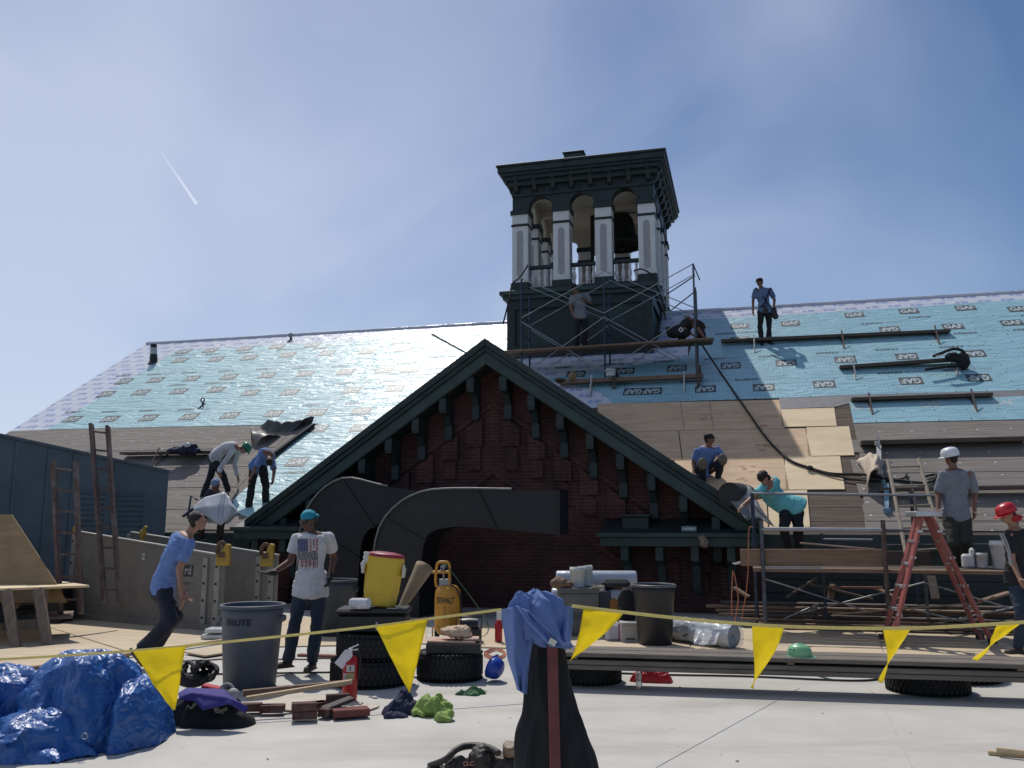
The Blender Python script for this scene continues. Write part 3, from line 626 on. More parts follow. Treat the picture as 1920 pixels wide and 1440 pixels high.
# the bell
BM = mat('dark_bronze', (.035, .038, .036), .45, .7, var=.3, vs=4, bump=.1)
BE = thing('bell', 'large dark bronze bell hanging inside the white columned tower', 'bell', W(1.5, 9.3, 9.98), -YAW)
bb = MB(); bb.lathe([(.0, 1.02), (.18, 1.02), (.34, .95), (.42, .82), (.45, .6), (.50, .38), (.60, .18), (.72, .04), (.74, 0), (.70, 0), (.55, .2), (.42, .5), (.38, .8), (.0, .9)], n=32, cap=False)
b_ = link('bell_body', bb.mesh('bell_body', BM), BE)
m_ = MB(); m_.beam((-.9, 0, 1.12), (.9, 0, 1.12), .14, .16); m_.tube([(0, 0, 1.0), (0, 0, 1.2)], .09); m_.beam((-.85, -.1, -1.8), (-.85, 0, 1.1), .1, .1); m_.beam((.85, -.1, -1.8), (.85, 0, 1.1), .1, .1); link('yoke', m_.mesh('yoke', BM), BE)
m_ = MB(); m_.tube([(0, 0, .85), (.05, 0, -.02)], .025); m_.ell((.05, 0, -.05), .08); link('clapper', m_.mesh('clapper', BM), BE)
# ropes slung round the tower
for P_, lb_ in (([(1188, 508), (1205, 505), (1225, 520), (1240, 560), (1248, 600)], 'dark rope looped round the right tower column down to the scaffold'),
           ([(990, 497), (975, 520), (960, 533), (955, 560), (943, 608)], 'dark rope hanging from the left tower column to the roof')):
    pts = [S(x, y, 23.0 if i < 3 else 22.6) for i, (x, y) in enumerate(P_)]
    m_ = MB(); m_.tube(smoothcurve(pts, 5), .022, 6); solo('rope', m_, ROPE, lb_, 'rope')

# ---------------------------------------------------------------- scaffold round the tower
def bar(mb, a, b, r=.022): mb.tube([a, b], r, 7)
SC = thing('tower_scaffold', 'steel frame scaffold with crossed braces in front of the bell tower base', 'scaffold', W(.6, 5.9, 5.4), -YAW)
va, vb = 5.55, 6.45
us = [WL(978, 600, va).x, WL(1133, 600, va).x, WL(1303, 600, va).x]
ztop = [WL(978, 522, va).z, WL(1137, 518, va).z, WL(1303, 494, va).z]
for i, u in enumerate(us):
    fr_ = MB()
    for j, v in enumerate((va, vb)):
        if i == 2 and j == 1: zt = ztop[i]-.55
        else: zt = ztop[i] if j == 0 else ztop[i]-.25
        bar(fr_, W(u, v, Z0+SL*v), W(u, v, zt), .026)
    zz = Z0+SL*vb+.3
    while zz < ztop[i]-.6: bar(fr_, W(u, va, zz), W(u, vb, zz), .018); zz += .5
    part('frame', fr_, STEEL_B if i < 2 else STEEL, SC)
sd_ = MB(); u = us[2]
for v in (va+.3, vb-.25): bar(sd_, W(u+.02, v, Z0+SL*v+.1), W(u+.02, v, ztop[2]-.55), .02)
part('end_post', sd_, STEEL, SC)
zb = Z0+SL*va; zl = zb+.95; zh = zl+1.25
cbm = []
for i in (0, 1):
    for vv in (va-.03, vb+.03):
        for (z0, z1) in ((zb+.25, zl+.75), (zl+.85, zl+1.95)):
            if i == 1 and z0 > zl: z1 = z0+1.15
            for a_, b_ in ((z0, z1), (z1, z0)):
                m_ = MB(); bar(m_, W(us[i], vv, a_), W(us[i+1], vv, b_), .013); part('cross_brace', m_, GALV, SC)
for P_ in (((1250, 552), (1303, 517)), ((1258, 582), (1305, 545)), ((1300, 496), (1312, 525))):
    m_ = MB(); bar(m_, W(*WL(*P_[0], va+.3)), W(*WL(*P_[1], va)), .016); part('guard_rail', m_, STEEL_B, SC)
# planks on it
def plank_uv(name, pa, pb, v, w_, t, m, label, cat='plank', group=None, tilt=0):
    a, b = Vector(WL(*pa, v)), Vector(WL(*pb, v)); zz = (a.z+b.z)/2
    m_ = MB(); m_.beam(W(a.x, v+w_/2, a.z), W(b.x, v+w_/2, b.z), w_, t); return solo(name, m_, m, label, cat, bev=.006, group=group, rotz=-YAW)
plank_uv('scaffold_plank', (945, 659), (1338, 634), va-.12, .28, .05, PLANK_L, 'long brown walkway plank across the tower scaffold under the grey shirted man', 'plank')
plank_uv('scaffold_plank', (950, 664), (1336, 640), va+.2, .28, .05, PLANK, 'dark walkway plank behind the front walkway plank of the tower scaffold', 'plank')
plank_uv('scaffold_plank', (955, 664), (1334, 641), va+.52, .28, .05, PLANK, 'rear walkway plank nearest the tower base on the scaffold', 'plank')
def wedge(u, v, lab):      # timber support under the walkway
    m_ = MB(); m_.beam(W(u, v+.55, Z0+SL*(v+.55)), W(u+.02, v-.05, Z0+SL*v+.45), .09, .09); m_.beam(W(u, v-.1, Z0+SL*(v-.1)+.02), W(u, v-.05, Z0+SL*v+.45), .07, .07)
    solo('timber_prop', m_, PLANK, lab, 'prop', rotz=-YAW)
for x, lb_ in ((1000, 'dark timber prop under the left end of the tower walkway'), (1155, 'dark timber prop under the middle of the tower walkway'), (1310, 'thick dark timber prop under the right end of the tower walkway')): wedge(WL(x, 680, va).x, va-.35, lb_)

# toe boards on roof brackets: (left px, right px, height off roof, bracket px list)
BRK = mat('roof_bracket_steel', (.16, .12, .10), .6, .4, var=.3, vs=20); BRKW = mat('pale_bracket_steel', (.42, .41, .40), .5, .4, var=.3, vs=20)
def toe(pa, pb, brs, label, h=.16, th=.075, w_=.24, m=PLANK, pale=()):
    a, b = uvz(RP(*pa, h)), uvz(RP(*pb, h)); v = (a.y+b.y)/2; z = Z0+SL*v+h/math.cos(TH)
    root = thing('toe_board', label, 'toe board', W((a.x+b.x)/2, v, z-h), -YAW, 'toe boards on the roof')
    m_ = MB(); m_.beam(W(a.x, v+w_/2-.02, z+(a.y-v)*SL), W(b.x, v+w_/2-.02, z+(b.y-v)*SL), w_, th); part('plank', m_, m, root, .008)
    for k, px in enumerate(brs):
        u = uvz(RP(px, (pa[1]+pb[1])/2, h)).x
        m_ = MB(); lo = rw(u, v-.42, .03)
        m_.beam(rw(u, v+.35, .03), lo, .035, .012); m_.beam(lo, W(u, v-.06, z+.12), .035, .014); m_.beam(W(u, v-.06, z-.03-th/2), W(u, v+w_+.02, z-.03-th/2), .035, .012)
        part('roof_bracket', m_, BRKW if k in pale else BRK, root)
    return root
toe((1352, 639), (1783, 619), (1413, 1578, 1758), 'long dark toe board high on the right roof where the blue shirted man stands', pale=(0,))
toe((1575, 687), (1798, 673), (1598, 1790), 'short dark toe board with a black bag on its right end', pale=(0, 1))
toe((1597, 748), (1862, 739), (1628, 1822), 'dark toe board just below the lower edge of the blue sheet on the right', h=.14)
toe((1615, 830), (1925, 822), (1645,), 'dark toe board on the brown felt behind the white hard hat', h=.2, pale=(0,), th=.09, w_=.3)
toe((1650, 918), (2000, 912), (1708,), 'dark toe board low on the right felt roof beside the tied ladder', h=.2)
toe((1046, 716), (1318, 704), (1111, 1283), 'brown toe board below the tower scaffold with a white bucket on it', h=.2, th=.1, m=PLANK_L, pale=(0, 1))
toe((225, 850), (440, 846), (302,), 'dark toe board on the left felt roof with clothes lying on it', h=.2, th=.06, w_=.3)
# vent pipe, anchors, pole on the left roof
p = RP(288, 680); m_ = MB(); top = S(288, 645, p.y-.05)
vp = thing('vent_pipe', 'slender black vent pipe with a white band near the left end of the ridge', 'vent pipe', p)
d = (top-p)
part('pipe_base', MB().tube([p, p+d*.45], [.14, .115], 14), PLASTICB, vp); part('pale_band', MB().tube([p+d*.451, p+d*.80], [.112, .108], 14), mat('pale_band', (.45, .47, .5), .5), vp); part('pipe_top', MB().tube([p+d*.801, p+d], [.108, .10], 14), PLASTICB, vp)
fl = MB(); fl.lathe([(.22, 0), (.17, .03), (.13, .06)], p, frame(RN, U), 16); part('flashing', fl, PLASTICB, vp)
for x, y, lb_ in ((545, 637, 'small dark roof anchor ring standing on the ridge left of the gable peak'), (380, 760, 'small dark roof anchor ring on the lower left blue sheet')):
    p = RP(x, y, .02); m_ = MB(); ring = [p+RN*.02+ZZ*.13+(U*math.cos(t)+ZZ*math.sin(t))*.06 for t in [i*math.pi/6 for i in range(13)]]; m_.tube(ring, .018, 6); m_.tube([p, p+ZZ*.09], .03, 8); m_.beam(p-V*.2-ZZ*.12, p+V*.1+ZZ*.08, .05, .01)
    solo('roof_anchor', m_, ROPE, lb_, 'roof anchor')
m_ = MB(); a = S(810, 627, 23.5); b = RP(885, 668, .05); m_.tube([a, b], .03, 8); solo('steel_pole', m_, GALV, 'thin steel pole leaning out above the left slope of the front gable', 'pole')
# lifeline rope down the right roof
pts = [S(1312, 640, 21.5), RP(1345, 690, .10), RP(1395, 762, .07), RP(1440, 825, .07), RP(1480, 862, .06), RP(1518, 877, .05), RP(1560, 888, .05), RP(1620, 890, .06), RP(1680, 900, .05), RP(1740, 905, .06), RP(1755, 890, .05), RP(1735, 893, .06)]
m_ = MB(); m_.tube(smoothcurve(pts, 6), .025, 6); m_.tube(smoothcurve([RP(1520, 879, .06), RP(1570, 893, .06), RP(1625, 902, .05), RP(1690, 898, .05), RP(1700, 888, .05)], 6), .02, 6)
m_.lathe([(.03, -.06), (.05, 0), (.03, .06)], RP(1518, 877, .08), frame(U, RN), 10); solo('lifeline_rope', m_, ROPE, 'long dark lifeline rope hanging from the tower scaffold down across the plywood', 'rope')
# folded-back flap of roofing paper
def flap(a_, b_):
    P00, P10, P01, P11 = (Vector(RP(1606, 868, .02)), Vector(RP(1640, 866, .02)), Vector(RP(1622, 925, .02)), Vector(RP(1668, 912, .02)))
    p = (P00*(1-a_)+P10*a_)*(1-b_)+(P01*(1-a_)+P11*a_)*b_
    return p+RN*(.02+.35*math.sin(a_*math.pi*.9)*(.4+.6*b_))+U*(.10*math.sin(b_*3+a_*2))+RN*.02*math.sin(a_*17+b_*9)
m_ = MB(); m_.grid(flap, 14, 14); o = solo('paper_flap', m_, mat('tan_roofing_paper', (.50, .40, .30), .7, var=.1, vs=4, bump=.3, bs=8), 'curled flap of tan roofing paper at the edge of the bare boards', 'paper'); so = o.modifiers.new('s', 'SOLIDIFY'); so.thickness = .012
def flap2(a_, b_):
    P = [RP(1648, 870, .03), RP(1660, 872, .03), RP(1668, 935, .03), RP(1710, 912, .03)]
    p = (P[0]*(1-a_)+P[1]*a_)*(1-b_)+(P[2]*(1-a_)+P[3]*a_)*b_; return p+RN*(.12*math.sin(a_*math.pi)*b_)
# torn black sheet on the left roof by the men
def torn(a_, b_):
    P = [RP(480, 838, .03), RP(592, 790, .03), RP(470, 800, .03), RP(565, 800, .03)]
    p = (P[0]*(1-a_)+P[1]*a_)*(1-b_)+(P[2]*(1-a_)+P[3]*a_)*b_; return p+RN*(.06+.10*math.sin(a_*9+b_*4)+.05*mnoise.noise(Vector((a_*9, b_*7, 1))))
m_ = MB(); m_.grid(torn, 24, 12); solo('loose_felt', m_, mat('loose_black_felt', (.05, .048, .046), .45, vs=5, bump=.3, bs=10), 'crumpled dark sheet of loose felt lying on the left roof beside the blue sheet', 'roofing felt')
m_ = MB(); m_.beam(RP(588, 796, .08), RP(498, 862, .08), .12, .07); m_.beam(RP(498, 862, .08), RP(470, 880, .08), .10, .06); solo('felt_roll', m_, DARKFAB, 'narrow rolled strip of black felt lying diagonally above the bent men', 'roofing felt', bev=.01)
# ---------------------------------------------------------------- scaffold on the right, in front of the eaves
VF, VR = -3.45, -2.05
SR = thing('eaves_scaffold', 'rusty dark frame scaffold with plank decks standing before the right hand eaves', 'scaffold', W(7, VF, 0), -YAW)
def wl(x, y, v): return W(*WL(x, y, v))
def post(x, y, v, r=.027, m=STEEL, top=None, lean=0):
    a = WL(x, y, v); m_ = MB(); m_.tube([W(a.x+lean, v, 0), W(a.x, v, a.z)], r, 8); m_.lathe([(.05, 0), (.05, .01), (.03, .02)], W(a.x+lean, v, 0)); part('post', m_, m, SR)
post(1410, 925, VR, .03, STEEL_B); post(1427, 976, VF, .03, STEEL); post(1540, 1000, VR, .026, STEEL_B); post(1655, 975, VF, .034, mat('rusty_post', (.11, .075, .065), .8, .2, var=.4, vs=9, bump=.3))
post(1733, 1062, VR, .026); post(1905, 975, VF, .03); post(1708, 922, VR+.6, .03, STEEL_B)
def hb(a, b, v, r=.018, m=STEEL, v2=None, nm='rail'):
    m_ = MB(); m_.tube([wl(*a, v), wl(*b, v if v2 is None else v2)], r, 7); part(nm, m_, m, SR)
hb((1410, 925), (1765, 929), VR, .02, GALV); hb((1427, 992), (1655, 994), VF, .03, GALV); hb((1655, 994), (1770, 996), VF, .02)
hb((1427, 1065), (1540, 1066), VF, .016, GALV); hb((1540, 1011), (1636, 1012), VR, .016, GALV); hb((1545, 1050), (1650, 1049), VR, .016, GALV)
hb((1545, 1101), (1655, 1102), VR, .018, mat('rusty_rail', (.22, .10, .07), .8, var=.3)); hb((1660, 1022), (1900, 1020), VR, .012)
for a, b in (((1436, 1086), (1625, 1146)), ((1500, 1150), (1733, 1092)), ((1733, 1092), (1895, 1141)), ((1700, 1180), (1905, 1138)), ((1430, 1178), (1540, 1130)), ((1660, 1130), (1905, 1190))): hb(a, b, VR-.03, .012, GALV, nm='cross_brace')
for a, b in (((1561, 1152), (1840, 1130)), ((1500, 1018), (1640, 1030))): hb(a, b, VF-.05, .012, mat('rusty_brace', (.25, .17, .13), .7, var=.3), nm='cross_brace')
def wplank(name, a, b, v, w_, th, m, label, cat='plank', **k):
    m_ = MB(); p, q = wl(*a, v), wl(*b, v); m_.beam(p, q, th, w_) if k.get('edge') else m_.beam(p+V*w_/2, q+V*w_/2, w_, th)
    return solo(name, m_, m, label, cat, bev=.006, rotz=-YAW)
wplank('toe_plank', (1388, 1045), (1662, 1046), VF+.06, .24, .04, PLANK_L, 'wide brown plank set on edge along the left half of the right scaffold', edge=True)
wplank('toe_plank', (1540, 1046), (1745, 1047), VR-.1, .22, .04, PLANK, 'darker plank on edge behind the red stepladder on the scaffold', edge=True)
for k, lb_ in enumerate(('front deck plank under the white hard hat man', 'second deck plank from the front of the right scaffold', 'third deck plank from the front of the right scaffold', 'rear deck plank of the right scaffold nearest the eaves')):
    a, b = wl(1412, 1062, VF), wl(1925, 1064, VF); zz = .95
    m_ = MB(); m_.beam(Vector((a.x, a.y, zz))+V*(.14+.3*k), Vector((b.x, b.y, zz+.01*(k % 2)))+V*(.14+.3*k), .27, .05); solo('deck_plank', m_, PLANK if k else PLANK_L, lb_, 'plank', bev=.006, group='planks of the right scaffold deck', rotz=-YAW)
# orange cords hanging from the scaffold
OC = mat('orange_cord', (.45, .16, .08), .6)
for P_, lb_ in (([(1412, 988), (1404, 995), (1403, 1060), (1399, 1110), (1391, 1160)], 'orange cord hanging down past the toe plank of the right scaffold'), ([(1374, 1070), (1372, 1110), (1372, 1155)], 'thin orange cord hanging straight left of the scaffold'), ([(1376, 1073), (1384, 1120), (1379, 1158), (1374, 1185)], 'thin orange cord bowed slightly left of the scaffold')):
    m_ = MB(); m_.tube(smoothcurve([wl(x, y, VF-.1) for x, y in P_], 6), .008, 6); solo('cord', m_, OC, lb_, 'cord')
# red fibreglass stepladder
LR = mat('red_fibreglass', (.30, .085, .075), .5, var=.2, vs=5, bump=.08, dirt=.4, dirtcol=(.30, .22, .20)); ALU = mat('aluminium', (.55, .56, .57), .4, .8, var=.1)
ld = thing('stepladder', 'red fibreglass A-frame stepladder open in front of the right scaffold', 'ladder', G(1762, 1205))
D_ = 11.9; A1, A2 = S(1728, 968, D_), S(1745, 968, D_); BL_, BR_ = S(1670, 1206, D_), S(1858, 1206, D_)
off = Vector((.08, .42, 0))
for nm, top, bot in (('front_rail', A1, BL_), ('back_rail', A2, BR_)):
    for q in (0, 1):
        m_ = MB(); o_ = off*q; m_.beam(top+o_*.55, bot+o_*(1 if q else 0)-Vector((0, .04*(1-q), 0)), .035, .105, up=(0, 1, 0)); r_ = part(nm, m_, LR, ld, .004)
        m_ = MB(); m_.box(bot+o_+ZZ*.03-Vector((0, .04*(1-q), 0)), (.10, .05, .07)); sub('foot', m_, PLASTICB, r_)
        if q == 0:
            for t in (.12, .33, .55, .78): m_ = MB(); c = top*(1-t)+bot*t-Vector((0, .055, 0)); m_.box(c, (.07, .02, .03)); sub('step_bracket', m_, ALU, r_)
for t in (.2, .38, .56, .74, .9):
    a = A1*(1-t)+BL_*t; m_ = MB(); m_.beam(a, a+off*(.55+.45*t), .09, .03); part('step', m_, ALU, ld)
    a = A2*(1-t)+BR_*t; m_ = MB(); m_.beam(a, a+off*(.55+.45*t), .03, .03); part('rear_bar', m_, ALU, ld)
m_ = MB(); m_.box((A1+A2)/2+off*.28+ZZ*.03, (.34, .34, .07)); part('top_cap', m_, ALU, ld, .008)
# wooden pole ladder behind it
def ladder(name, label, rails_px, Ds, nr, m, w=.05, d=.035, rm=None, group=None):
    (a0, a1), (b0, b1) = rails_px; pa, qa = S(*a0, Ds[0]), S(*a1, Ds[1]); pb, qb = S(*b0, Ds[0]), S(*b1, Ds[1])
    if len(Ds) > 2: pb, qb = S(*b0, Ds[2]), S(*b1, Ds[3])
    r_ = thing(name, label, 'ladder', (qa.x, qa.y, 0) if qa.z < .4 else qa, group=group)
    for p, q in ((pa, qa), (pb, qb)): m_ = MB(); m_.beam(p, q, d, w, up=(0, 1, 0)); part('rail', m_, m, r_, .005)
    for k in range(nr):
        t = (k+.4)/nr; m_ = MB(); m_.tube([pa*(1-t)+qa*t, pb*(1-t)+qb*t], .016, 7); part('rung', m_, rm or m, r_)
    return r_
ladder('wooden_ladder', 'weathered wooden ladder leaning from the scaffold deck up to the right eaves', (((1664, 862), (1703, 1060)), ((1722, 860), (1776, 1055))), (15.0, 13.2), 5, mat('grey_wood', (.30, .25, .19), .8, vs=6, vscale=(5, 5, .6), var=.3, bump=.3), .06)
# white buckets and scraps on the scaffold deck
PW = mat('white_plastic', (.62, .62, .60), .4, var=.06, vs=5, bump=.05, dirt=.3, dirtcol=(.4, .38, .35))
def bucket(label, c, r=.14, h=.36, m=None, tilt=0, az=0, tag_=True):
    b = thing('bucket', label, 'bucket', c); R = Matrix.Rotation(tilt, 3, Vector((math.cos(az), math.sin(az), 0)))
    m_ = MB(); m_.lathe([(r*.86, 0), (r*.98, h*.82), (r*1.05, h*.83), (r*1.05, h*.9), (r, h*.91), (r*1.02, h), (r*.97, h), (r*.83, .02)], c, R, 24, cap=False); m_.lathe([(0.001, .005), (r*.86, .005)], c, R, 24, cap=False); part('pail', m_, m or PW, b)
    m_ = MB(); m_.tube([Vector(c)+R @ Vector((r*1.06*math.cos(t), -r*1.1*abs(math.sin(t))*.35-.01, h*.86-math.sin(t)*h*.33)) for t in [i*math.pi/12 for i in range(13)]], .004, 5); part('wire_handle', m_, GALV, b); return b
bucket('white bucket on the scaffold deck beside the red hard hat man', wl(1883, 1066, VF+.5), .16, .38); bucket('small white bucket on the scaffold deck right of the grey shirted man', wl(1842, 1064, VF+.5), .08, .2)
m_ = MB(); m_.box(wl(1815, 1052, VF+.5), (.16, .12, .2)); m_.box(wl(1822, 1035, VF+.5), (.06, .1, .12)); solo('plastic_sack', m_, PW, 'small crumpled white sack between the feet of the grey shirted man', 'sack', bev=.03)
m_ = MB(); m_.tube([S(1108, 714, 20.6), S(1108, 714, 20.6)+ZZ*.01], .01)
bc = uvz(RP(1145, 705, .3)); bucket('small white bucket on the brown toe board under the tower scaffold', W(bc.x, bc.y, bc.z), .13, .17)
# jacks with blue tops on right roof
for x, y, lb_ in ((1660, 918, 'blue and white bracket jack hung on the felt beside the paper flap'), (1646, 845, 'grey bracket jack under the upper dark toe board on the right felt')):
    m_ = MB(); a = RP(x, y-10, .22); b = RP(x+3, y+40, .05); m_.beam(a, b, .06, .03); m_.beam(a+U*.05, b+U*.02, .03, .04); m_.box(b, (.12, .08, .1)); m_.beam(a-U*.03, a+ZZ*.08-U*.03, .1, .03); solo('roof_jack', m_, mat('blue_grey_steel', (.16, .28, .36), .5, .3, var=.3, vs=10) if x == 1660 else BRKW, lb_, 'bracket', bev=.004)
# ---------------------------------------------------------------- plywood laid on the deck
def gsheet(name, pts, m, label, z0=0.0, t=.018, group='plywood sheets laid on the deck', cat='plywood sheet', kind=None):
    m_ = MB(); P = [G(x, y, z0+t) for x, y in pts]; P = P if (P[1]-P[0]).cross(P[2]-P[1]).z > 0 else P[::-1]
    m_.prism(P, (0, 0, 0)); m_ = MB(); n = len(P); Q = [p-ZZ*(t-.001) for p in P]
    m_.add(P+Q, [tuple(range(n)), tuple(range(n, 2*n))[::-1]]+[(i, n+i, n+(i+1) % n, (i+1) % n) for i in range(n)]); return solo(name, m_, m, label, cat, group=group)
PLYG = mat('deck_plywood', (.46, .36, .24), .75, vs=2.5, vscale=(.5, 2, 2), col2=(.60, .49, .34), bump=.12, bs=10, dirt=.5, dirtcol=(.38, .31, .23), detail=8)
gsheet('plywood_sheet', [(-300, 1290), (-300, 1170), (40, 1160), (236, 1222), (150, 1238)], PLYG, 'large plywood sheet on the deck under the sawhorse table')
gsheet('plywood_sheet', [(42, 1160), (125, 1152), (425, 1186), (420, 1200), (240, 1221)], PLYG, 'plywood sheet on the deck along the foot of the grey hopper panel')
gsheet('plywood_sheet', [(345, 1222), (424, 1208), (424, 1223), (385, 1229)], PLYG, 'small plywood corner sticking out behind the grey trash can', .019)
gsheet('plywood_sheet', [(500, 1212), (500, 1160), (800, 1150), (800, 1206)], PLYG, 'plywood sheet on the deck behind the woman in jeans')
gsheet('plywood_sheet', [(880, 1212), (900, 1170), (1300, 1178), (1290, 1226)], PLYG, 'plywood sheet under the dark trash bin by the wall')
gsheet('plywood_sheet', [(1292, 1226), (1302, 1178), (1640, 1182), (1660, 1234)], PLYG, 'plywood sheet under the plastic wrapped roll')
gsheet('plywood_sheet', [(1662, 1234), (1642, 1182), (2050, 1190), (2100, 1250)], PLYG, 'plywood sheet under the feet of the red hard hat man')
def gl_(name, a, b, w_, h, m, label, z=0, cat='board', group=None):
    m_ = MB(); m_.beam(G(*a, z+h/2), G(*b, z+h/2), w_, h); return solo(name, m_, m, label, cat, bev=.004, group=group)
gl_('board', (-60, 1262), (232, 1238), .09, .035, PLANK_L, 'brown board lying along the front edge of the left plywood', 0.0)
gl_('board', (150, 1240), (425, 1200), .06, .04, LUMBER, 'long pale board running from the blue tarp to the grey trash can', .02)
gl_('board', (560, 1228), (800, 1236), .09, .03, mat('reddish_board', (.22, .09, .06), .8, vs=6, vscale=(.6, 6, 6), var=.3, bump=.2), 'reddish brown board lying behind the woman', 0)
gl_('board', (1852, 1411), (2010, 1424), .035, .03, LUMBER, 'short pale stick at the lower right corner', 0)
gl_('board', (1868, 1405), (1930, 1412), .03, .03, LUMBER, 'small pale wood offcut beside the short stick in the lower right corner', .032)
# cables
CAB = mat('black_cable', (.015, .015, .016), .6); GRN = mat('green_hose', (.02, .09, .05), .5)
def cable(pts, r, m, label, wob=0, cat='cable'):
    P = smoothcurve([G(x, y, r+.001) for x, y in pts], 10)
    if wob: P = [p+Vector((0, wob*math.sin(i*1.1), 0)) for i, p in enumerate(P)]
    m_ = MB(); m_.tube(P, r, 6); return solo('cable', m_, m, label, cat)
cable([(-40, 1224), (60, 1232), (120, 1226), (240, 1232)], .009, CAB, 'wavy black cable on the plywood left of the blue tarp', .03)
cable([(232, 1243), (330, 1240), (430, 1236), (540, 1236), (640, 1234)], .008, CAB, 'wavy black cable crossing the deck behind the trash can', .025)
cable([(380, 1264), (450, 1263), (640, 1260)], .010, CAB, 'straight black cable passing under the trash can')
cable([(1160, 1262), (1250, 1265), (1400, 1268), (1600, 1276), (1660, 1270)], .011, CAB, 'black cable in front of the long plank stack')
cable([(1165, 1252), (1290, 1252), (1380, 1262), (1500, 1262), (1560, 1274)], .008, GRN, 'green hose lying below the long plank stack', cat='hose')
for k in range(3): cable([(880+k*6, 1196), (905, 1186+k*3), (935, 1190+k*2), (960, 1200+k), (915, 1202+k*2), (880+k*8, 1198)], .008, GRN, ('upper', 'middle', 'lower')[k]+' loop of green hose on the floor right of the yellow compressor', cat='hose')
for k in range(3): cable([(908, 1222+k*3), (930, 1214+k*3), (948, 1224+k*2), (930, 1232+k*3), (908, 1224+k*3)], .007, OC, ('top', 'middle', 'bottom')[k]+' turn of the coiled orange cord behind the blue hard hat', cat='cord')
cable([(560, 1170), (620, 1176), (700, 1178), (640, 1186), (580, 1178)], .007, GRN, 'thin green hose on plywood behind the woman', cat='hose')
cable([(1135, 1203), (1180, 1206), (1210, 1200), (1150, 1196)], .010, CAB, 'black cable loop in front of the small white carton')
# ---------------------------------------------------------------- long plank stack on tyres
def tyre(label, c, r=.36, h=.22, n=36, group='tyres on the deck'):
    t = thing('tyre', label, 'tyre', c, group=group)
    prof = [(r*.58, .03), (r*.62, .008), (r*.8, 0), (r*.93, .015), (r, h*.2), (r*1.005, h*.5), (r, h*.8), (r*.93, h-.015), (r*.8, h), (r*.62, h-.008), (r*.58, h-.03), (r*.64, h*.5), (r*.58, .03)]
    m_ = MB(); m_.lathe(prof, c, None, n, cap=False); b = part('carcass', m_, BLACKRUB, t)
    tr_ = MB()
    for k in range(44):
        a = 2*math.pi*k/44
        for zz, sh in ((h*.27, 0), (h*.5, .5), (h*.73, 0)):
            aa = a+sh*2*math.pi/44; R = Matrix.Rotation(aa, 3, 'Z'); tr_.box(Vector(c)+R @ Vector((r*1.004, 0, 0))+ZZ*zz, (.014, .032, h*.2), R)
        for zz in (h-.012, .012): R = Matrix.Rotation(a, 3, 'Z'); tr_.box(Vector(c)+R @ Vector((r*.95, 0, 0))+ZZ*zz, (.05, .026, .014), R)
    part('tread', tr_, BLACKRUB, t)
    return t
def gp(x, D): p = S(x, 1100, D); return Vector((p.x, p.y, 0))
tyre('tyre lying flat under the left end of the long plank stack', gp(1100, 9.5), .34, .19)
tyre('front tyre under the right part of the long plank stack', gp(1726, 8.95), .375, .19)
tyre('tyre behind the plank stack with its open ring showing', gp(1786, 9.6), .40, .18)
tyre('wide tyre lying flat carrying a tool case and paper bag', gp(845, 9.65), .34, .28)
tyre('bottom tyre of the pile under the black toolbox', gp(697, 9.35), .39, .25, group='tyres on the deck')
tyre('upper tyre of the pile under the black toolbox', gp(703, 9.4)+ZZ*.252, .37, .25, group='tyres on the deck')
PL3 = mat('grey_brown_plank', (.10, .085, .07), .85, vs=5, vscale=(.5, 9, 9), col2=(.21, .175, .145), bump=.4, bs=10, bscale=(.5, 12, 12), detail=7)
Lp, Rp = gp(1012, 9.15), gp(2080, 8.2); dd = (Rp-Lp).normalized(); pn = Vector((-dd.y, dd.x, 0))
for k, (o_, z, e0, e1, lb_) in enumerate(((0, .215, 0, 0, 'front bottom plank of the long stack on the tyres'), (.24, .217, -.2, 0, 'rear bottom plank of the long stack on the tyres'), (.005, .262, .12, 0, 'second plank up at the front of the long stack'), (.25, .264, .1, 0, 'second plank up at the rear of the long stack'), (.03, .33, -.1, 0, 'top front plank of the long stack on the tyres'), (.28, .332, .05, 0, 'top rear plank of the long stack, beside the green hard hat'))):
    m_ = MB(); m_.beam(Lp+dd*e0+pn*o_+ZZ*z, Rp+pn*o_+ZZ*(z), .23, .042); solo('plank', m_, PL3, lb_, 'plank', bev=.006, group='planks stacked on the tyres', rotz=math.atan2(dd.y, dd.x))
for t, lb_ in ((.35, 'left small spacer block between the stacked planks'), (2.4, 'middle small spacer block between the stacked planks'), (4.4, 'right small spacer block between the stacked planks')):
    m_ = MB(); p = Lp+dd*t+ZZ*.297; m_.beam(p-pn*.05, p+pn*.35, .06, .022); solo('spacer_block', m_, LUMBER, lb_, 'wood block')
# planks heap under the scaffold
for k in range(7):
    z = .03+.05*k; m_ = MB(); a = W(4.6+random.uniform(-.5, .5), VR-.2+.12*k, z); b = W(9.5+random.uniform(-.3, .5), VR-.1+.1*k+random.uniform(-.15, .15), z); m_.beam(a, b, .24, .04)
    solo('board', m_, PLANK_L if k % 3 else PLANK, ('lowest', 'second', 'third', 'fourth', 'fifth', 'sixth', 'topmost')[k]+' board of the dim pile beneath the right scaffold', 'board', bev=.005, group='boards piled beneath the scaffold')
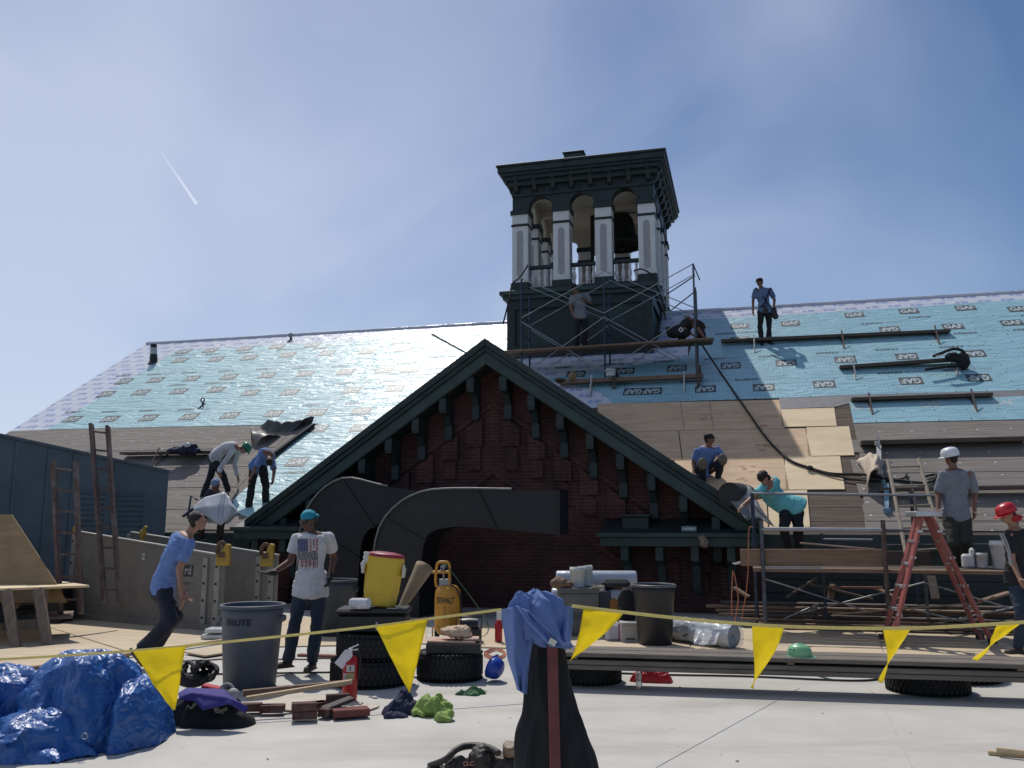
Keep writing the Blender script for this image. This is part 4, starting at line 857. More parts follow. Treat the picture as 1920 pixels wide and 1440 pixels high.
# ---------------------------------------------------------------- trash cans
def can(name, label, c, rt, rb, h, m, txt=None, rim=None, handles=True):
    t = thing(name, label, 'trash can', c)
    m_ = MB(); m_.lathe([(rb*.9, 0), (rb, .015), (rb+(rt-rb)*.86, h*.86), (rt*.985, h*.87), (rt, h-.02), (rt-.01, h-.02), (rt*.96, h*.86), (rb*.97, .03), (.001, .03)], c, None, 48, cap=False); b = part('body', m_, m, t)
    m_ = MB(); m_.lathe([(rt-.008, h-.035), (rt+.018, h-.035), (rt+.022, h-.01), (rt+.01, h), (rt-.012, h-.004), (rt-.008, h-.035)], c, None, 48, cap=False); part('rim', m_, rim or m, t)
    if handles:
        for s in (-1, 1): m_ = MB(); m_.lb((c[0]+s*(rt-.01)-.03, c[1]-.09, h*.78), (c[0]+s*(rt-.01)+.03, c[1]+.09, h*.86)); part('handle', m_, m, t, .015)
    if txt:
        m_ = text_mb(txt, .085, (0, 0, 0), (1, 0, 0), (0, 1, 0), bold=.004, sx=1.1); mm = MB(); rr = rb+(rt-rb)*.8+.004
        mm.v = [Vector((c[0]+rr*math.sin(v.x/rr-.22), c[1]-rr*math.cos(v.x/rr-.22), h*.80+v.y)) for v in m_.v]; mm.f, mm.m, mm.sm = m_.f, m_.m, m_.sm; part('lettering', mm, mat('black_letters', (.015, .015, .018), .5), t)
    return t
CANG = mat('grey_can_plastic', (.085, .095, .115), .55, var=.12, vs=5, bump=.1, bs=30, dirt=.4, dirtcol=(.15, .15, .15))
can('trash_can', 'grey round plastic trash can standing between the two people in front', gp(476, 9.2), .305, .255, .80, CANG, 'BRUTE')
can('trash_can', 'dark square-shouldered trash bin by the brick wall beside the white carton', gp(1226, 12.2), .28, .22, .80, mat('dark_can', (.016, .017, .02), .5, var=.2), rim=mat('pale_rim', (.10, .11, .12), .4), handles=False)
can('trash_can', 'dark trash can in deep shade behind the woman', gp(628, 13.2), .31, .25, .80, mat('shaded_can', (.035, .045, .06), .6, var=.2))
# ---------------------------------------------------------------- container, hopper panels, table
CONT = mat('blue_grey_sheet_metal', (.10, .14, .17), .5, .1, var=.2, vs=1.5, bump=.25, bs=3, dirt=.35, dirtcol=(.04, .06, .08), detail=7)
cf, cn = S(304, 1100, 18.5), S(0, 1100, 15.6); cf.z = cn.z = 0; cn = cf+(cn-cf)*1.7; cdv = (cn-cf).normalized(); cnm = Vector((-cdv.y, cdv.x, 0)); cnm = cnm if cnm.y < 0 else -cnm
CT = thing('container', 'tall blue grey sheet metal shed with louvres and a sloping top edge at the left', 'metal shed', cf)
def cpt(x, y, off_=0): return hit(x, y, cnm, cf+cnm*off_)
zf, z_0 = cpt(304, 885).z, cpt(0, 818).z; L0 = (cpt(0, 818)-cf); L0.z = 0; L0 = L0.length; ctop = lambda l: zf+(z_0-zf)*l/L0; LL = (cn-cf).length
m_ = MB(); m_.prism([cf, cn, cn+ZZ*ctop(LL), cf+ZZ*ctop(0)], -cnm*2.2); part('body', m_, CONT, CT, .01)
m_ = MB(); m_.beam(cf+ZZ*(ctop(0)+.02)+cnm*.01, cn+ZZ*(ctop(LL)+.02)+cnm*.01, .06, .05); part('top_rail', m_, CONT, CT)
for x in (92, 140, 219, 30): a = cpt(x, 845); a.z = 0; l = (a-cf).length; m_ = MB(); m_.beam(a+cnm*.012, a+ZZ*(ctop(l)-.03)+cnm*.012, .05, .02, up=cnm); part('seam', m_, CONT, CT)
for x0, x1, y0, y1 in ((150, 198, 922, 990), (221, 270, 926, 985)):
    a, b = cpt(x0, y0), cpt(x1, y0); z1 = a.z; z0 = z1-.95; m_ = MB(); b.z = z1
    m_.beam(a+cnm*.01, b+cnm*.01, .02, .03); m_.beam(Vector((a.x, a.y, z0))+cnm*.01, Vector((b.x, b.y, z0))+cnm*.01, .02, .03); m_.beam(a+cnm*.01, Vector((a.x, a.y, z0))+cnm*.01, .03, .02, up=cnm); m_.beam(b+cnm*.01, Vector((b.x, b.y, z0))+cnm*.01, .03, .02, up=cnm)
    for k in range(9): z = z0+.1*k+.06; m_.prism([Vector((a.x, a.y, z)), Vector((b.x, b.y, z)), Vector((b.x, b.y, z+.05)), Vector((a.x, a.y, z+.05))], cnm*.025-ZZ*.02)
    part('louvre', m_, CONT, CT)
LW = mat('paint_stained_wood', (.07, .045, .04), .85, vs=5, vscale=(5, 5, .8), col2=(.17, .11, .09), bump=.3, dirt=.5, dirtcol=(.3, .3, .3))
ladder('wooden_ladder', 'taller paint spattered wooden ladder leaning on the blue grey container', (((171, 795), (196, 1130)), ((202, 799), (224, 1130))), (14.6, 13.6, 14.8, 13.9), 9, LW, .10, .05)
ladder('wooden_ladder', 'shorter reddish wooden ladder leaning on the container near the plywood panel', (((100, 864), (113, 1150)), ((142, 868), (152, 1150))), (13.6, 12.9, 13.9, 13.2), 7, LW, .10, .05)
# two grey hopper side panels with posts and yellow clamps
FG = mat('grey_fibreglass_panel', (.21, .195, .17), .6, var=.14, vs=3, bump=.08, bs=20, dirt=.3, dirtcol=(.12, .115, .11)); FGL = mat('pale_panel_rail', (.30, .29, .27), .5, var=.1, vs=6, bump=.1)
YC = mat('yellow_clamp_paint', (.42, .27, .03), .5, var=.2, vs=12, dirt=.6, dirtcol=(.16, .08, .04))
def panel(label, pl, pr, tl, tr, marks=False):
    # pl/pr ground points, tl/tr top heights
    A, B = pl, pr; d = (B-A).normalized(); n = Vector((-d.y, d.x, 0)); t = thing('hopper_panel', label, 'panel', A)
    m_ = MB(); m_.prism([A+ZZ*.05, B+ZZ*.05, B+ZZ*tr, A+ZZ*tl], n*.05); part('sheet', m_, FG, t, .004)
    m_ = MB(); m_.beam(A+ZZ*(tl+.012)+n*.025, B+ZZ*(tr+.012)+n*.025, .09, .025, up=(0, 0, 1)); part('top_rail', m_, FGL, t, .003)
    for P, h in ((A, tl), (B-d*.09, tr), (B-d*.36, tr)):
        m_ = MB(); m_.beam(P+ZZ*.05-n*.02, P+ZZ*(h-.02)-n*.02, .10, .04, up=n); q = part('post', m_, FGL, t, .004)
        if P is not B-d*.36:
            m_ = MB()
            for k in range(4): m_.lathe([(.018, -.005), (.018, .012), (.0, .016)], P+ZZ*(.2+k*(h-.35)/3)-n*.045, frame(-n, d), 8)
            sub('bolt', m_, ROPE, q) if False else part('bolts', m_, ROPE, t)
    m_ = MB(); m_.beam(A+ZZ*.06-n*.03, B+ZZ*.06-n*.03, .06, .1); part('bottom_rail', m_, FG, t)
    if marks:
        c = hit(353, 1070, n, A-n*.003); m_ = MB(); m_.add([c+d*a+ZZ*b for a, b in ((-.11, -.09), (.11, -.09), (.11, .09), (-.11, .09))], [(0, 1, 2, 3)]); part('sticker', m_, mat('dark_sticker', (.05, .048, .045), .5), t)
        m_ = text_mb('rd', .18, c-n*.004, d, ZZ, bold=.006); text_mb('CITY', .07, c-n*.004-ZZ*.20, d, ZZ, m_, 1); text_mb('S', .07, c-n*.004-ZZ*.30, d, ZZ, m_, 1); part('lettering', m_, [mat('grey_lettering', (.32, .31, .30), .5), ROPE], t)
        c = hit(269, 1040, n, A-n*.003); m_ = MB()
        for k, zz in enumerate((.0, -.06)): m_.add([c+ZZ*zz+d*a+ZZ*b for a, b in ((-.04, -.022), (.04, -.022), (.04, .022), (-.04, .022))], [(0, 1, 2, 3)])
        part('label_sticker', m_, mat('white_label', (.5, .5, .5), .5), t)
    return t
pA, pB = G(130, 1160), G(412, 1186)
panel('front grey hopper panel standing on edge behind the man in blue', pA, pB, 1.46, 1.11, True)
pC = gp(238, 15.9); pD = gp(517, 14.2); panel('rear grey hopper panel standing behind the front one', pC, pD, 1.44, 1.10)
def clamp(p, label, s=1, h=.38):
    t = thing('clamp', label, 'clamp', p); h *= .8; m_ = MB(); m_.prism([p+Vector(q) for q in ((-.10, -.05, -.14), (.10, -.05, -.14), (.10, -.05, h*.55), (.04, -.05, h*.6), (-.02, -.05, .08), (-.10, -.05, .02))], (0, .10, 0)); part('plate', m_, YC, t, .006)
    m_ = MB(); m_.tube(smoothcurve([p+Vector(q) for q in ((-.08, 0, .0), (-.1, 0, .12), (-.03, 0, .2), (.02, 0, .13))], 4), .035, 8); m_.box(p+Vector((-.02, 0, .02)), (.1, .14, .08)); part('jaw', m_, mat('rusty_jaw', (.10, .055, .035), .8, var=.4, vs=9), t, .004); return t
clamp(pB+ZZ*1.12, 'yellow steel clamp on the right end of the front hopper panel'); clamp(pD+ZZ*1.08-Vector((.15, 0, 0)), 'yellow steel clamp on the right end of the rear hopper panel', h=.45)
for P, lb_ in ((pA+ZZ*1.5, 'small rusty clamp on the left corner of the front hopper panel'), (S(268, 1000, 15.4), 'rusty clamp with yellow stem on the rear hopper panel')):
    m_ = MB(); m_.ell(P, (.06, .05, .07)); m_.tube([P+ZZ*.04, P+Vector((.05, 0, .12))], .03, 7); m_.beam(P-ZZ*.2, P, .07, .05); solo('clamp', m_, YC if P.y > 15.2 else mat('rusty_jaw', (.1, .05, .03)), lb_, 'clamp')
# sawhorse table
TB = thing('work_table', 'rough sawhorse table with a plywood top at the left edge', 'table', gp(40, 12.1))
tz = .75; P = [G(168, 1097, tz), G(-230, 1112, tz), G(-230, 1060, tz), G(0, 1073, tz)]; P = P if (P[1]-P[0]).cross(P[2]-P[1]).z > 0 else P[::-1]; n = 4
m_ = MB(); Q = [p-ZZ*.03 for p in P]; m_.add(P+Q, [(0, 1, 2, 3), (7, 6, 5, 4)]+[(i, 4+i, 4+(i+1) % 4, (i+1) % 4) for i in range(4)]); part('table_top', m_, PLY_SUN, TB, .003)
TLm = mat('grey_brown_timber', (.20, .155, .12), .8, vs=5, vscale=(5, 5, .6), var=.3, bump=.3)
for a, b, D1, D2 in (((12, 1100), (30, 1214), 12.1, 11.9), ((72, 1100), (90, 1208), 12.3, 12.1), ((36, 1098), (14, 1180), 13.6, 13.8), ((88, 1098), (70, 1180), 13.8, 14.0)):
    p, q = S(*a, D1), S(*b, D2); p.z = .72; q.z = 0; m_ = MB(); m_.beam(p, q, .13, .06, up=(0, 1, 0)); part('leg', m_, TLm, TB, .004)
m_ = MB(); p, q = S(26, 1178, 12.15), S(82, 1176, 12.3); p.z = q.z = .26; m_.beam(p+Vector((0, .09, 0)), q+Vector((0, .09, 0)), .05, .13); m_.beam(p+Vector((0, .8, .05)), q+Vector((0, .8, .05)), .9, .03); part('shelf', m_, TLm, TB, .004)
m_ = MB(); p, q = S(0, 1108, 12.2), S(90, 1110, 12.4); p.z = q.z = .64; m_.beam(p-Vector((.6, 0, 0)), q, .05, .14); part('apron', m_, TLm, TB, .004)
p = S(44, 1162, 12.7); m_ = MB(); m_.box((p.x, p.y, .39), (.26, .3, .08)); m_.box((p.x+.02, p.y, .45), (.14, .2, .05)); solo('tool_case', m_, DARKFAB, 'small black tool bag on the shelf of the work table', 'tool bag', bev=.02)
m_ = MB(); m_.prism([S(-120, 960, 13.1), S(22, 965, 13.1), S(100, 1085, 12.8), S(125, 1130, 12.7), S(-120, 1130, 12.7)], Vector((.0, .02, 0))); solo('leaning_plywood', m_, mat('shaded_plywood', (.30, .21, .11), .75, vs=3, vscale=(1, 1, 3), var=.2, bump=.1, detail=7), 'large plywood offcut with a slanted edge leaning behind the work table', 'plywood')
p = gp(100, 14.8); m_ = MB(); m_.box(p+ZZ*.3+Vector((-.4, .3, 0)), (.9, .6, .6)); m_.box(p+Vector((.05, .1, .18)), (.35, .4, .36)); solo('tool_chest', m_, PLASTICB, 'dark chest in the shade between the table and the hopper panel', 'chest', bev=.02)
p = gp(425, 12.9); m_ = MB(); m_.box(p+ZZ*.05, (.5, .5, .06)); m_.box(p+Vector((-.05, -.1, .13)), (.3, .3, .06)); solo('metal_scrap', m_, mat('bright_scrap', (.55, .57, .6), .35, .5), 'small pile of bright metal scrap beside the rear hopper panel', 'scrap', bev=.01)
# ---------------------------------------------------------------- dark ducts along the wall
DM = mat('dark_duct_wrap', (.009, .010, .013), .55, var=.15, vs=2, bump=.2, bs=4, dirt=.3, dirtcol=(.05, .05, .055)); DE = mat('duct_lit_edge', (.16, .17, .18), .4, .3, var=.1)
def duct(label, outer, inner, v, dp, seams):
    t = thing('duct', label, 'duct', W(WL(*outer[0], v).x, v, 0), -YAW)
    o_ = smoothcurve([Vector(WL(x, y, v)) for x, y in outer], 6); i_ = smoothcurve([Vector(WL(x, y, v)) for x, y in inner], 6)
    def rs(P, n):
        L_ = [0]
        for k in range(1, len(P)): L_.append(L_[-1]+(P[k]-P[k-1]).length)
        out = []
        for k in range(n):
            s = L_[-1]*k/(n-1); j = max(1, next((q for q in range(1, len(P)) if L_[q] >= s-1e-9), len(P)-1)); f = (s-L_[j-1])/max(1e-9, L_[j]-L_[j-1]); out.append(P[j-1].lerp(P[j], f))
        return out
    n = 26; o_, i_ = rs(o_, n), rs(i_, n); m_ = MB(); vs = []
    for k in range(n):
        for p, vv in ((o_[k], v), (i_[k], v), (i_[k], v+dp), (o_[k], v+dp)): vs.append(W(p.x, vv, p.z))
    fs = [(0, 1, 2, 3), tuple(4*(n-1)+q for q in (3, 2, 1, 0))]
    for k in range(n-1):
        for q in range(4): a = 4*k+q; b = 4*k+(q+1) % 4; fs.append((a, a+4, b+4, b))
    m_.add(vs, fs); part('casing', m_, DM, t)
    for k in seams:
        m_ = MB(); d = (o_[k]-i_[k]).normalized(); tt = (o_[min(k+1, n-1)]-o_[k-1]).normalized()*.02
        def q(p, e, vv): r = p+d*e; return W(r.x, vv, r.z)
        m_.prism([q(o_[k]-tt, .03, v-.03), q(i_[k]-tt, -.03, v-.03), q(i_[k]+tt, -.03, v-.03), q(o_[k]+tt, .03, v-.03)], V*.03); m_.prism([q(o_[k]-tt, .03, v-.03), q(o_[k]+tt, .03, v-.03), q(o_[k]+tt, 0.001, v-.03), q(o_[k]-tt, 0.001, v-.03)], V*(dp+.03)); part('flange', m_, DM, t)
    m_ = MB(); m_.tube([W(p.x, v-.02, p.z+.02) for p in o_[1:n-4]], .02, 6); part('edge_highlight', m_, DE, t)  # pale strip standing in for light along the duct's outer edge
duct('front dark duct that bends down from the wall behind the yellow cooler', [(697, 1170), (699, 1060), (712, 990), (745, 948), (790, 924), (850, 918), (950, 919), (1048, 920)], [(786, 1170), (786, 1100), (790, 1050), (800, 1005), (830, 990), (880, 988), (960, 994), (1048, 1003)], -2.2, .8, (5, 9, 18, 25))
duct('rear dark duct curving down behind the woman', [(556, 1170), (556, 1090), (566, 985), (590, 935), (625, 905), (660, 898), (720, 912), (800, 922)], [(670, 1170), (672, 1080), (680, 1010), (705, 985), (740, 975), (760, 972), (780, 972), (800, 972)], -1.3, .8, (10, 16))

random.seed(31)
for k in range(9):      # dim clutter under the scaffold deck
    u0 = 5.0+k*.55+random.uniform(-.1, .1); m_ = MB(); a = W(u0, VR+.3+random.uniform(-.2, .4), .45); b = a+Vector((random.uniform(-.9, .9), random.uniform(-.2, .3), random.uniform(.1, .38))); m_.beam(a, b, .12, .035)
    solo('offcut', m_, PLANK if k % 2 else PLANK_L, ('first', 'second', 'third', 'fourth', 'fifth', 'sixth', 'seventh', 'eighth', 'ninth')[k]+' loose timber offcut from the left on the dim pile under the scaffold', 'wood offcut', bev=.003, group='offcuts under the scaffold')
# ---------------------------------------------------------------- cloth, heaps and small goods
def fbm(p, o=3): return sum(mnoise.noise(Vector(p)*(2**k))/(2**k) for k in range(o))
def drape(sec, D, ratio, nf, amp, seed=0, n=72, m=60, twist=.6, cap=True, dy=0):
    # sec: (pixel y, left px, right px) from top to bottom -> folded hanging cloth of real depth
    P = []
    for y, a, b in sec: pa, pb = S(a, y, D), S(b, y, D); P.append(((pa.x+pb.x)/2, (pa.z+pb.z)/2, (pb.x-pa.x)/2))
    C_ = smoothcurve([Vector(p) for p in P], max(2, m//max(1, len(P)-1))); m_ = MB(); vs = []
    for j, c in enumerate(C_):
        t = j/(len(C_)-1)
        for k in range(n):
            a = 2*math.pi*k/n; f = math.cos(a*nf+seed+twist*math.sin(t*4+seed))*.5+fbm((math.cos(a)*1.6+seed, math.sin(a)*1.6, t*2.2))*1.1
            r = c.z+amp*f*min(1, .35+t); vs.append(Vector((c.x+r*math.cos(a), D+dy+r*ratio*math.sin(a), c.y+amp*.4*fbm((a, t*5, seed)))))
    fs = []
    for j in range(len(C_)-1):
        for k in range(n): a = j*n+k; b = j*n+(k+1) % n; fs.append((a, a+n, b+n, b))
    m_.add(vs, fs, 0, True)
    if cap: m_.add(vs[:n], [tuple(range(n))], 0, True); m_.add(vs[-n:], [tuple(range(n))[::-1]], 0, True)
    return m_
def sheet_px(rows_, nu_=24, nv_=24, fold=.02, seed=0, nf=5, depth=None):
    # rows_: list of rows of (px, y, D); bilinear cloth through them with folds along depth
    def f(a, b):
        R = len(rows_)-1; i = min(int(b*R), R-1); t = b*R-i
        def row(r): c = len(r)-1; j = min(int(a*c), c-1); s = a*c-j; return Vector(r[j]).lerp(Vector(r[j+1]), s)
        q = row(rows_[i]).lerp(row(rows_[i+1]), t); return S(q.x, q.y, q.z+fold*(math.sin(a*nf*2+b*2+seed)+.8*fbm((a*3+seed, b*2, seed))))
    m_ = MB(); m_.grid(f, nu_, nv_); return m_
def thick(o, t=.004):
    s = o.modifiers.new('s', 'SOLIDIFY'); s.thickness = t; s.offset = 0; return o
def clothmat(n, c, rough=.85, bs=9, b=.5): return mat(n, c, rough, var=.08, vs=6, bump=b, bs=bs)
# stanchion with hanging clothes
ST = thing('stanchion', 'dark red square steel post of the flag line in the foreground', 'stanchion', gp(1035, 4.47))
RP_ = mat('worn_red_paint', (.15, .032, .034), .6, var=.25, vs=14, bump=.15, dirt=.4, dirtcol=(.10, .035, .03))
m_ = MB(); a, b = S(1035, 1203, 4.46), S(1041, 1440, 4.44); b = a+(b-a)*((a.z-.02)/(a.z-b.z)); m_.beam(a, b, .05, .05, up=(0, 1, 0)); part('post', m_, RP_, ST, .004)
m_ = MB(); m_.lathe([(.30, 0), (.30, .02), (.27, .035), (.05, .05)], (b.x, b.y, 0)); part('base_plate', m_, mat('rusty_plate', (.12, .06, .05), .8, .3), ST)
CLK = mat('black_denim', (.010, .010, .013), .85, var=.2, vs=8, bump=.25, bs=9)
m_ = drape([(1185, 998, 1052), (1220, 990, 1058), (1260, 985, 1067), (1300, 982, 1076), (1340, 978, 1087), (1380, 971, 1100), (1440, 966, 1116), (1540, 962, 1136), (1560, 966, 1134)], 4.62, .7, 5, .032, 2.1); solo('black_cloth', m_, CLK, 'black cloth hanging flared around the red post in the foreground', 'cloth')
SHB = mat('blue_cotton_shirt', (.12, .19, .42), .85, var=.10, vs=9, bump=.5, bs=14)
SHT = thing('hanging_shirt', 'periwinkle blue shirt bundled over the top of the red post', 'shirt', S(1010, 1200, 4.55))
m_ = drape([(1106, 1001, 1009), (1112, 990, 1024), (1124, 975, 1048), (1140, 962, 1056), (1158, 964, 1060), (1176, 972, 1062), (1192, 980, 1064), (1206, 1000, 1068), (1214, 1030, 1066)], 4.52, .75, 6, .034, .7, m=60, n=110); part('shirt_body', m_, SHB, SHT)
m_ = drape([(1110, 970, 979), (1118, 964, 990), (1135, 955, 1000), (1160, 958, 1004), (1180, 966, 1004), (1200, 974, 1000)], 4.46, .6, 4, .026, 4.0, m=40); part('collar_fold', m_, SHB, SHT)
m_ = sheet_px([[(940, 1143, 4.46), (962, 1138, 4.40), (992, 1148, 4.43), (1010, 1170, 4.5)], [(944, 1175, 4.48), (965, 1180, 4.40), (985, 1188, 4.44), (1000, 1200, 4.5)], [(952, 1235, 4.5), (965, 1235, 4.42), (978, 1240, 4.44), (992, 1245, 4.5)], [(964, 1272, 4.5), (970, 1280, 4.43), (978, 1276, 4.44), (990, 1270, 4.5)], [(970, 1293, 4.5), (975, 1296, 4.44), (981, 1300, 4.44), (988, 1302, 4.5)]], 40, 50, .022, 1.0, 5); thick(part('shirt_tail', m_, SHB, SHT), .003)
m_ = sheet_px([[(1052, 1128, 4.55), (1062, 1138, 4.50), (1075, 1136, 4.56)], [(1050, 1160, 4.52), (1062, 1168, 4.46), (1074, 1165, 4.55)], [(1052, 1190, 4.5), (1060, 1192, 4.45), (1071, 1188, 4.54)], [(1050, 1208, 4.5), (1062, 1214, 4.45), (1070, 1204, 4.54)]], 26, 30, .016, 2.0, 4); thick(part('right_panel', m_, SHB, SHT), .003)
m_ = sheet_px([[(966, 1135, 4.37), (990, 1146, 4.36)], [(988, 1166, 4.35), (1010, 1166, 4.35)], [(1012, 1190, 4.36), (1034, 1186, 4.36)], [(1030, 1212, 4.36), (1056, 1206, 4.36)], [(1048, 1214, 4.37), (1072, 1206, 4.38)]], 18, 40, .012, 3.0, 3); thick(part('sleeve', m_, SHB, SHT), .006)
m_ = MB(); c = S(1036, 1204, 4.335); d1, d2 = Vector((.8, 0, -.45)).normalized()*.018, Vector((.45, 0, .8)).normalized()*.014; m_.add([c-d1-d2, c+d1-d2, c+d1+d2, c-d1+d2], [(0, 1, 2, 3)]); part('collar_label', m_, mat('cream_label', (.6, .58, .5), .7), SHT)
# pennant line
PLN = thing('pennant_line', 'pale yellow line with six yellow triangular pennants strung across the foreground', 'pennant line', S(960, 1142, 4.5))
Lpts = [(-160, 1243, 4.6), (0, 1236, 4.6), (110, 1230, 4.6), (250, 1220, 4.58), (350, 1211, 4.56), (520, 1194, 4.54), (705, 1174, 4.52), (800, 1161, 4.5), (940, 1143, 4.46)]
Rpts = [(1072, 1136, 4.5), (1170, 1148, 4.48), (1300, 1162, 4.46), (1410, 1171, 4.44), (1480, 1175, 4.43), (1600, 1178, 4.42), (1710, 1178, 4.4), (1800, 1174, 4.38), (1914, 1167, 4.36), (2080, 1155, 4.34)]
for Pp, wd in ((Lpts, .0125), (Rpts, .016)):
    P = smoothcurve([S(*p) for p in Pp], 4); m_ = MB()
    for i in range(len(P)-1): m_.beam(P[i], P[i+1]+(P[i+1]-P[i]).normalized()*.001, .004, wd)
    part('line', m_, TAPE, PLN)
def pennant(a, b, tip, bow=(0, 0), dtip=0, curl=.03):
    Da = 4.5
    A_, B_, T_ = S(*a, Da-.01), S(*b, Da-.015), S(*tip, Da+dtip)
    def f(s, t):
        e0 = A_.lerp(T_, t); e1 = B_.lerp(T_, t); w_ = t*(1-t)*4
        e0 = e0+Vector((bow[0]*w_, 0, 0)); e1 = e1+Vector((bow[1]*w_, 0, 0))
        return e0.lerp(e1, s)+Vector((0, -curl*math.sin(t*3+s*2.5)*t+.010*fbm((s*3, t*4, a[0]*.01)), .0))
    m_ = MB(); m_.grid(f, 10, 24); o = part('pennant', m_, FLAG, PLN); thick(o, .0012)
pennant((249, 1222), (348, 1212), (325, 1332)); pennant((705, 1176), (802, 1162), (768, 1299)); pennant((1094, 1141), (1170, 1149), (1069, 1240), (.008, .02), .05)
pennant((1410, 1173), (1470, 1176), (1412, 1292), (0, .018), .06, .05); pennant((1656, 1179), (1708, 1179), (1654, 1281), (.012, -.006), .06, .05); pennant((1869, 1171), (1914, 1168), (1832, 1239), (.004, -.002), .08, .05)
# blue tarpaulin over a pile
TARP = mat('blue_tarpaulin', (.018, .10, .34), .40, var=.18, vs=5, bump=.55, bs=16, detail=5, spec=.6)
t_, b_ = nodes_of(TARP)
_n = t_.nodes.new('ShaderNodeTexVoronoi'); _n.feature = 'DISTANCE_TO_EDGE'; _n.inputs['Scale'].default_value = 9; _tc = t_.nodes.new('ShaderNodeTexCoord'); _nn = t_.nodes.new('ShaderNodeTexNoise'); _nn.inputs['Scale'].default_value = 3.5; _nn.inputs['Detail'].default_value = 3
_mx = t_.nodes.new('ShaderNodeMix'); _mx.data_type = 'VECTOR'; _mx.inputs[0].default_value = .35; t_.links.new(_tc.outputs['Object'], _nn.inputs['Vector']); t_.links.new(_tc.outputs['Object'], _mx.inputs[4]); t_.links.new(_nn.outputs['Color'], _mx.inputs[5]); t_.links.new(_mx.outputs[1], _n.inputs['Vector'])
_b = t_.nodes.new('ShaderNodeBump'); _b.inputs['Strength'].default_value = .8; _b.inputs['Distance'].default_value = .05; t_.links.new(_n.outputs[0], _b.inputs['Height']); t_.links.new(b_.inputs['Normal'].links[0].from_socket, _b.inputs['Normal']); t_.links.new(_b.outputs[0], b_.inputs['Normal'])
def tarp_z(x, y):
    bumps = [(gp(175, 6.95), .47, .44, .65, 1), (gp(10, 6.95), .44, .40, .54, 2), (gp(272, 6.95), .24, .36, .46, 3), (gp(95, 6.6), .34, .28, .30, 4), (gp(-140, 6.9), .5, .5, .5, 5), (gp(60, 6.45), .5, .16, .10, 6)]
    z = 0
    for c, rx, ry, h, s in bumps:
        dx, dy = (x-c.x)/rx, (y-c.y)/ry; ang = math.atan2(dy, dx); rho = math.hypot(dx, dy)
        rr = 1+.10*math.sin(ang*5+s)+.16*fbm((math.cos(ang)*1.5+s, math.sin(ang)*1.5, s)); q = rho/rr
        if q < 1:
            f = 1-abs(math.sin(ang*4.5+fbm((x*3, y*3, s))*2.2+s)); zz = h*(1-q**3.2)**.62*(1-.13*f*q)+.02*fbm((x*7, y*7, s)); z = max(z, zz)
    return z+.018*max(0, fbm((x*5, y*5, 9)))
m_ = MB(); x0, x1, y0, y1 = -5.0, -2.52, 6.15, 7.5; vs = []; nx, ny = 170, 100
for j in range(ny+1):
    for i in range(nx+1):
        x = x0+(x1-x0)*i/nx; y = y0+(y1-y0)*j/ny; z = tarp_z(x, y); n1_ = fbm((x*4, y*4, z*4)); vs.append(Vector((x+.05*n1_*min(1, z*5), y+.05*fbm((x*4+9, y*4, z*4))*min(1, z*5)-.0, z+.012*abs(fbm((x*11, y*11, z*11))))))
fs = []
for j in range(ny):
    for i in range(nx):
        q = (j*(nx+1)+i, j*(nx+1)+i+1, (j+1)*(nx+1)+i+1, (j+1)*(nx+1)+i)
        if max(vs[k].z for k in q) > .022: fs.append(q)
m_.add(vs, fs, 0, True); tr_ = thing('tarpaulin', 'crumpled shiny blue tarpaulin thrown over a pile at the lower left', 'tarpaulin', Vector((-3.6, 6.8, 0)))
part('cover_sheet', m_, TARP, tr_)
c = S(160, 1380, 6.42); m_ = MB(); m_.tube([c+Vector((.02*math.cos(a), -.01, .02*math.sin(a))) for a in [k*math.pi/6 for k in range(13)]], .004, 5, cap=False); part('eyelet', m_, GALV, tr_)
m_ = sheet_px([[(-20, 1372, 6.4), (48, 1362, 6.36)], [(-20, 1385, 6.3), (40, 1376, 6.28)], [(-20, 1400, 6.25), (25, 1392, 6.24)]], 14, 10, .01, 3, 2); thick(part('loose_corner', m_, TARP, tr_))
# cloth heaps
def heap(name, label, cat, c, rx, ry, h, m, seed=1, az=0, fold=.3, n=90, k=44, lobes=3, hole=0):
    m_ = MB(); ca_, sa_ = math.cos(az), math.sin(az)
    def f(a, b):
        ang = a*2*math.pi; q = b; rr = 1+.22*math.sin(ang*lobes+seed)+.3*fbm((math.cos(ang)*1.2+seed, math.sin(ang)*1.2, seed))
        x, y = rx*q*rr*math.cos(ang), ry*q*rr*math.sin(ang); nz = fbm((x*9+seed, y*9, seed*2), 4); rd = 1-abs(fbm((x*13, y*13+seed, seed), 2))*2
        z = h*max(0, 1-q**2.4)**.6*(.75+fold*nz+.35*fold*rd); return Vector((c[0]+x*ca_-y*sa_+.02*nz, c[1]+x*sa_+y*ca_, c[2]+max(.002, z)))
    m_.grid(f, n, k); return solo(name, m_, m, label, cat)
NAVY = clothmat('navy_cotton', (.018, .022, .055)); LIME = clothmat('lime_green_cotton', (.22, .32, .075)); PURP = clothmat('purple_fleece', (.045, .035, .20)); LEATH = mat('dark_leather', (.030, .024, .020), .55, var=.4, vs=9, bump=.4, bs=18)
heap('dark_shirt', 'crumpled navy garment lying beside the lime green shirt', 'clothing', gp(768, 7.95), .19, .15, .16, NAVY, 3, fold=.5)
heap('navy_sleeve', 'navy sleeve end spread flat left of the lime green shirt', 'clothing', gp(742, 7.75), .10, .07, .05, NAVY, 8, fold=.5)
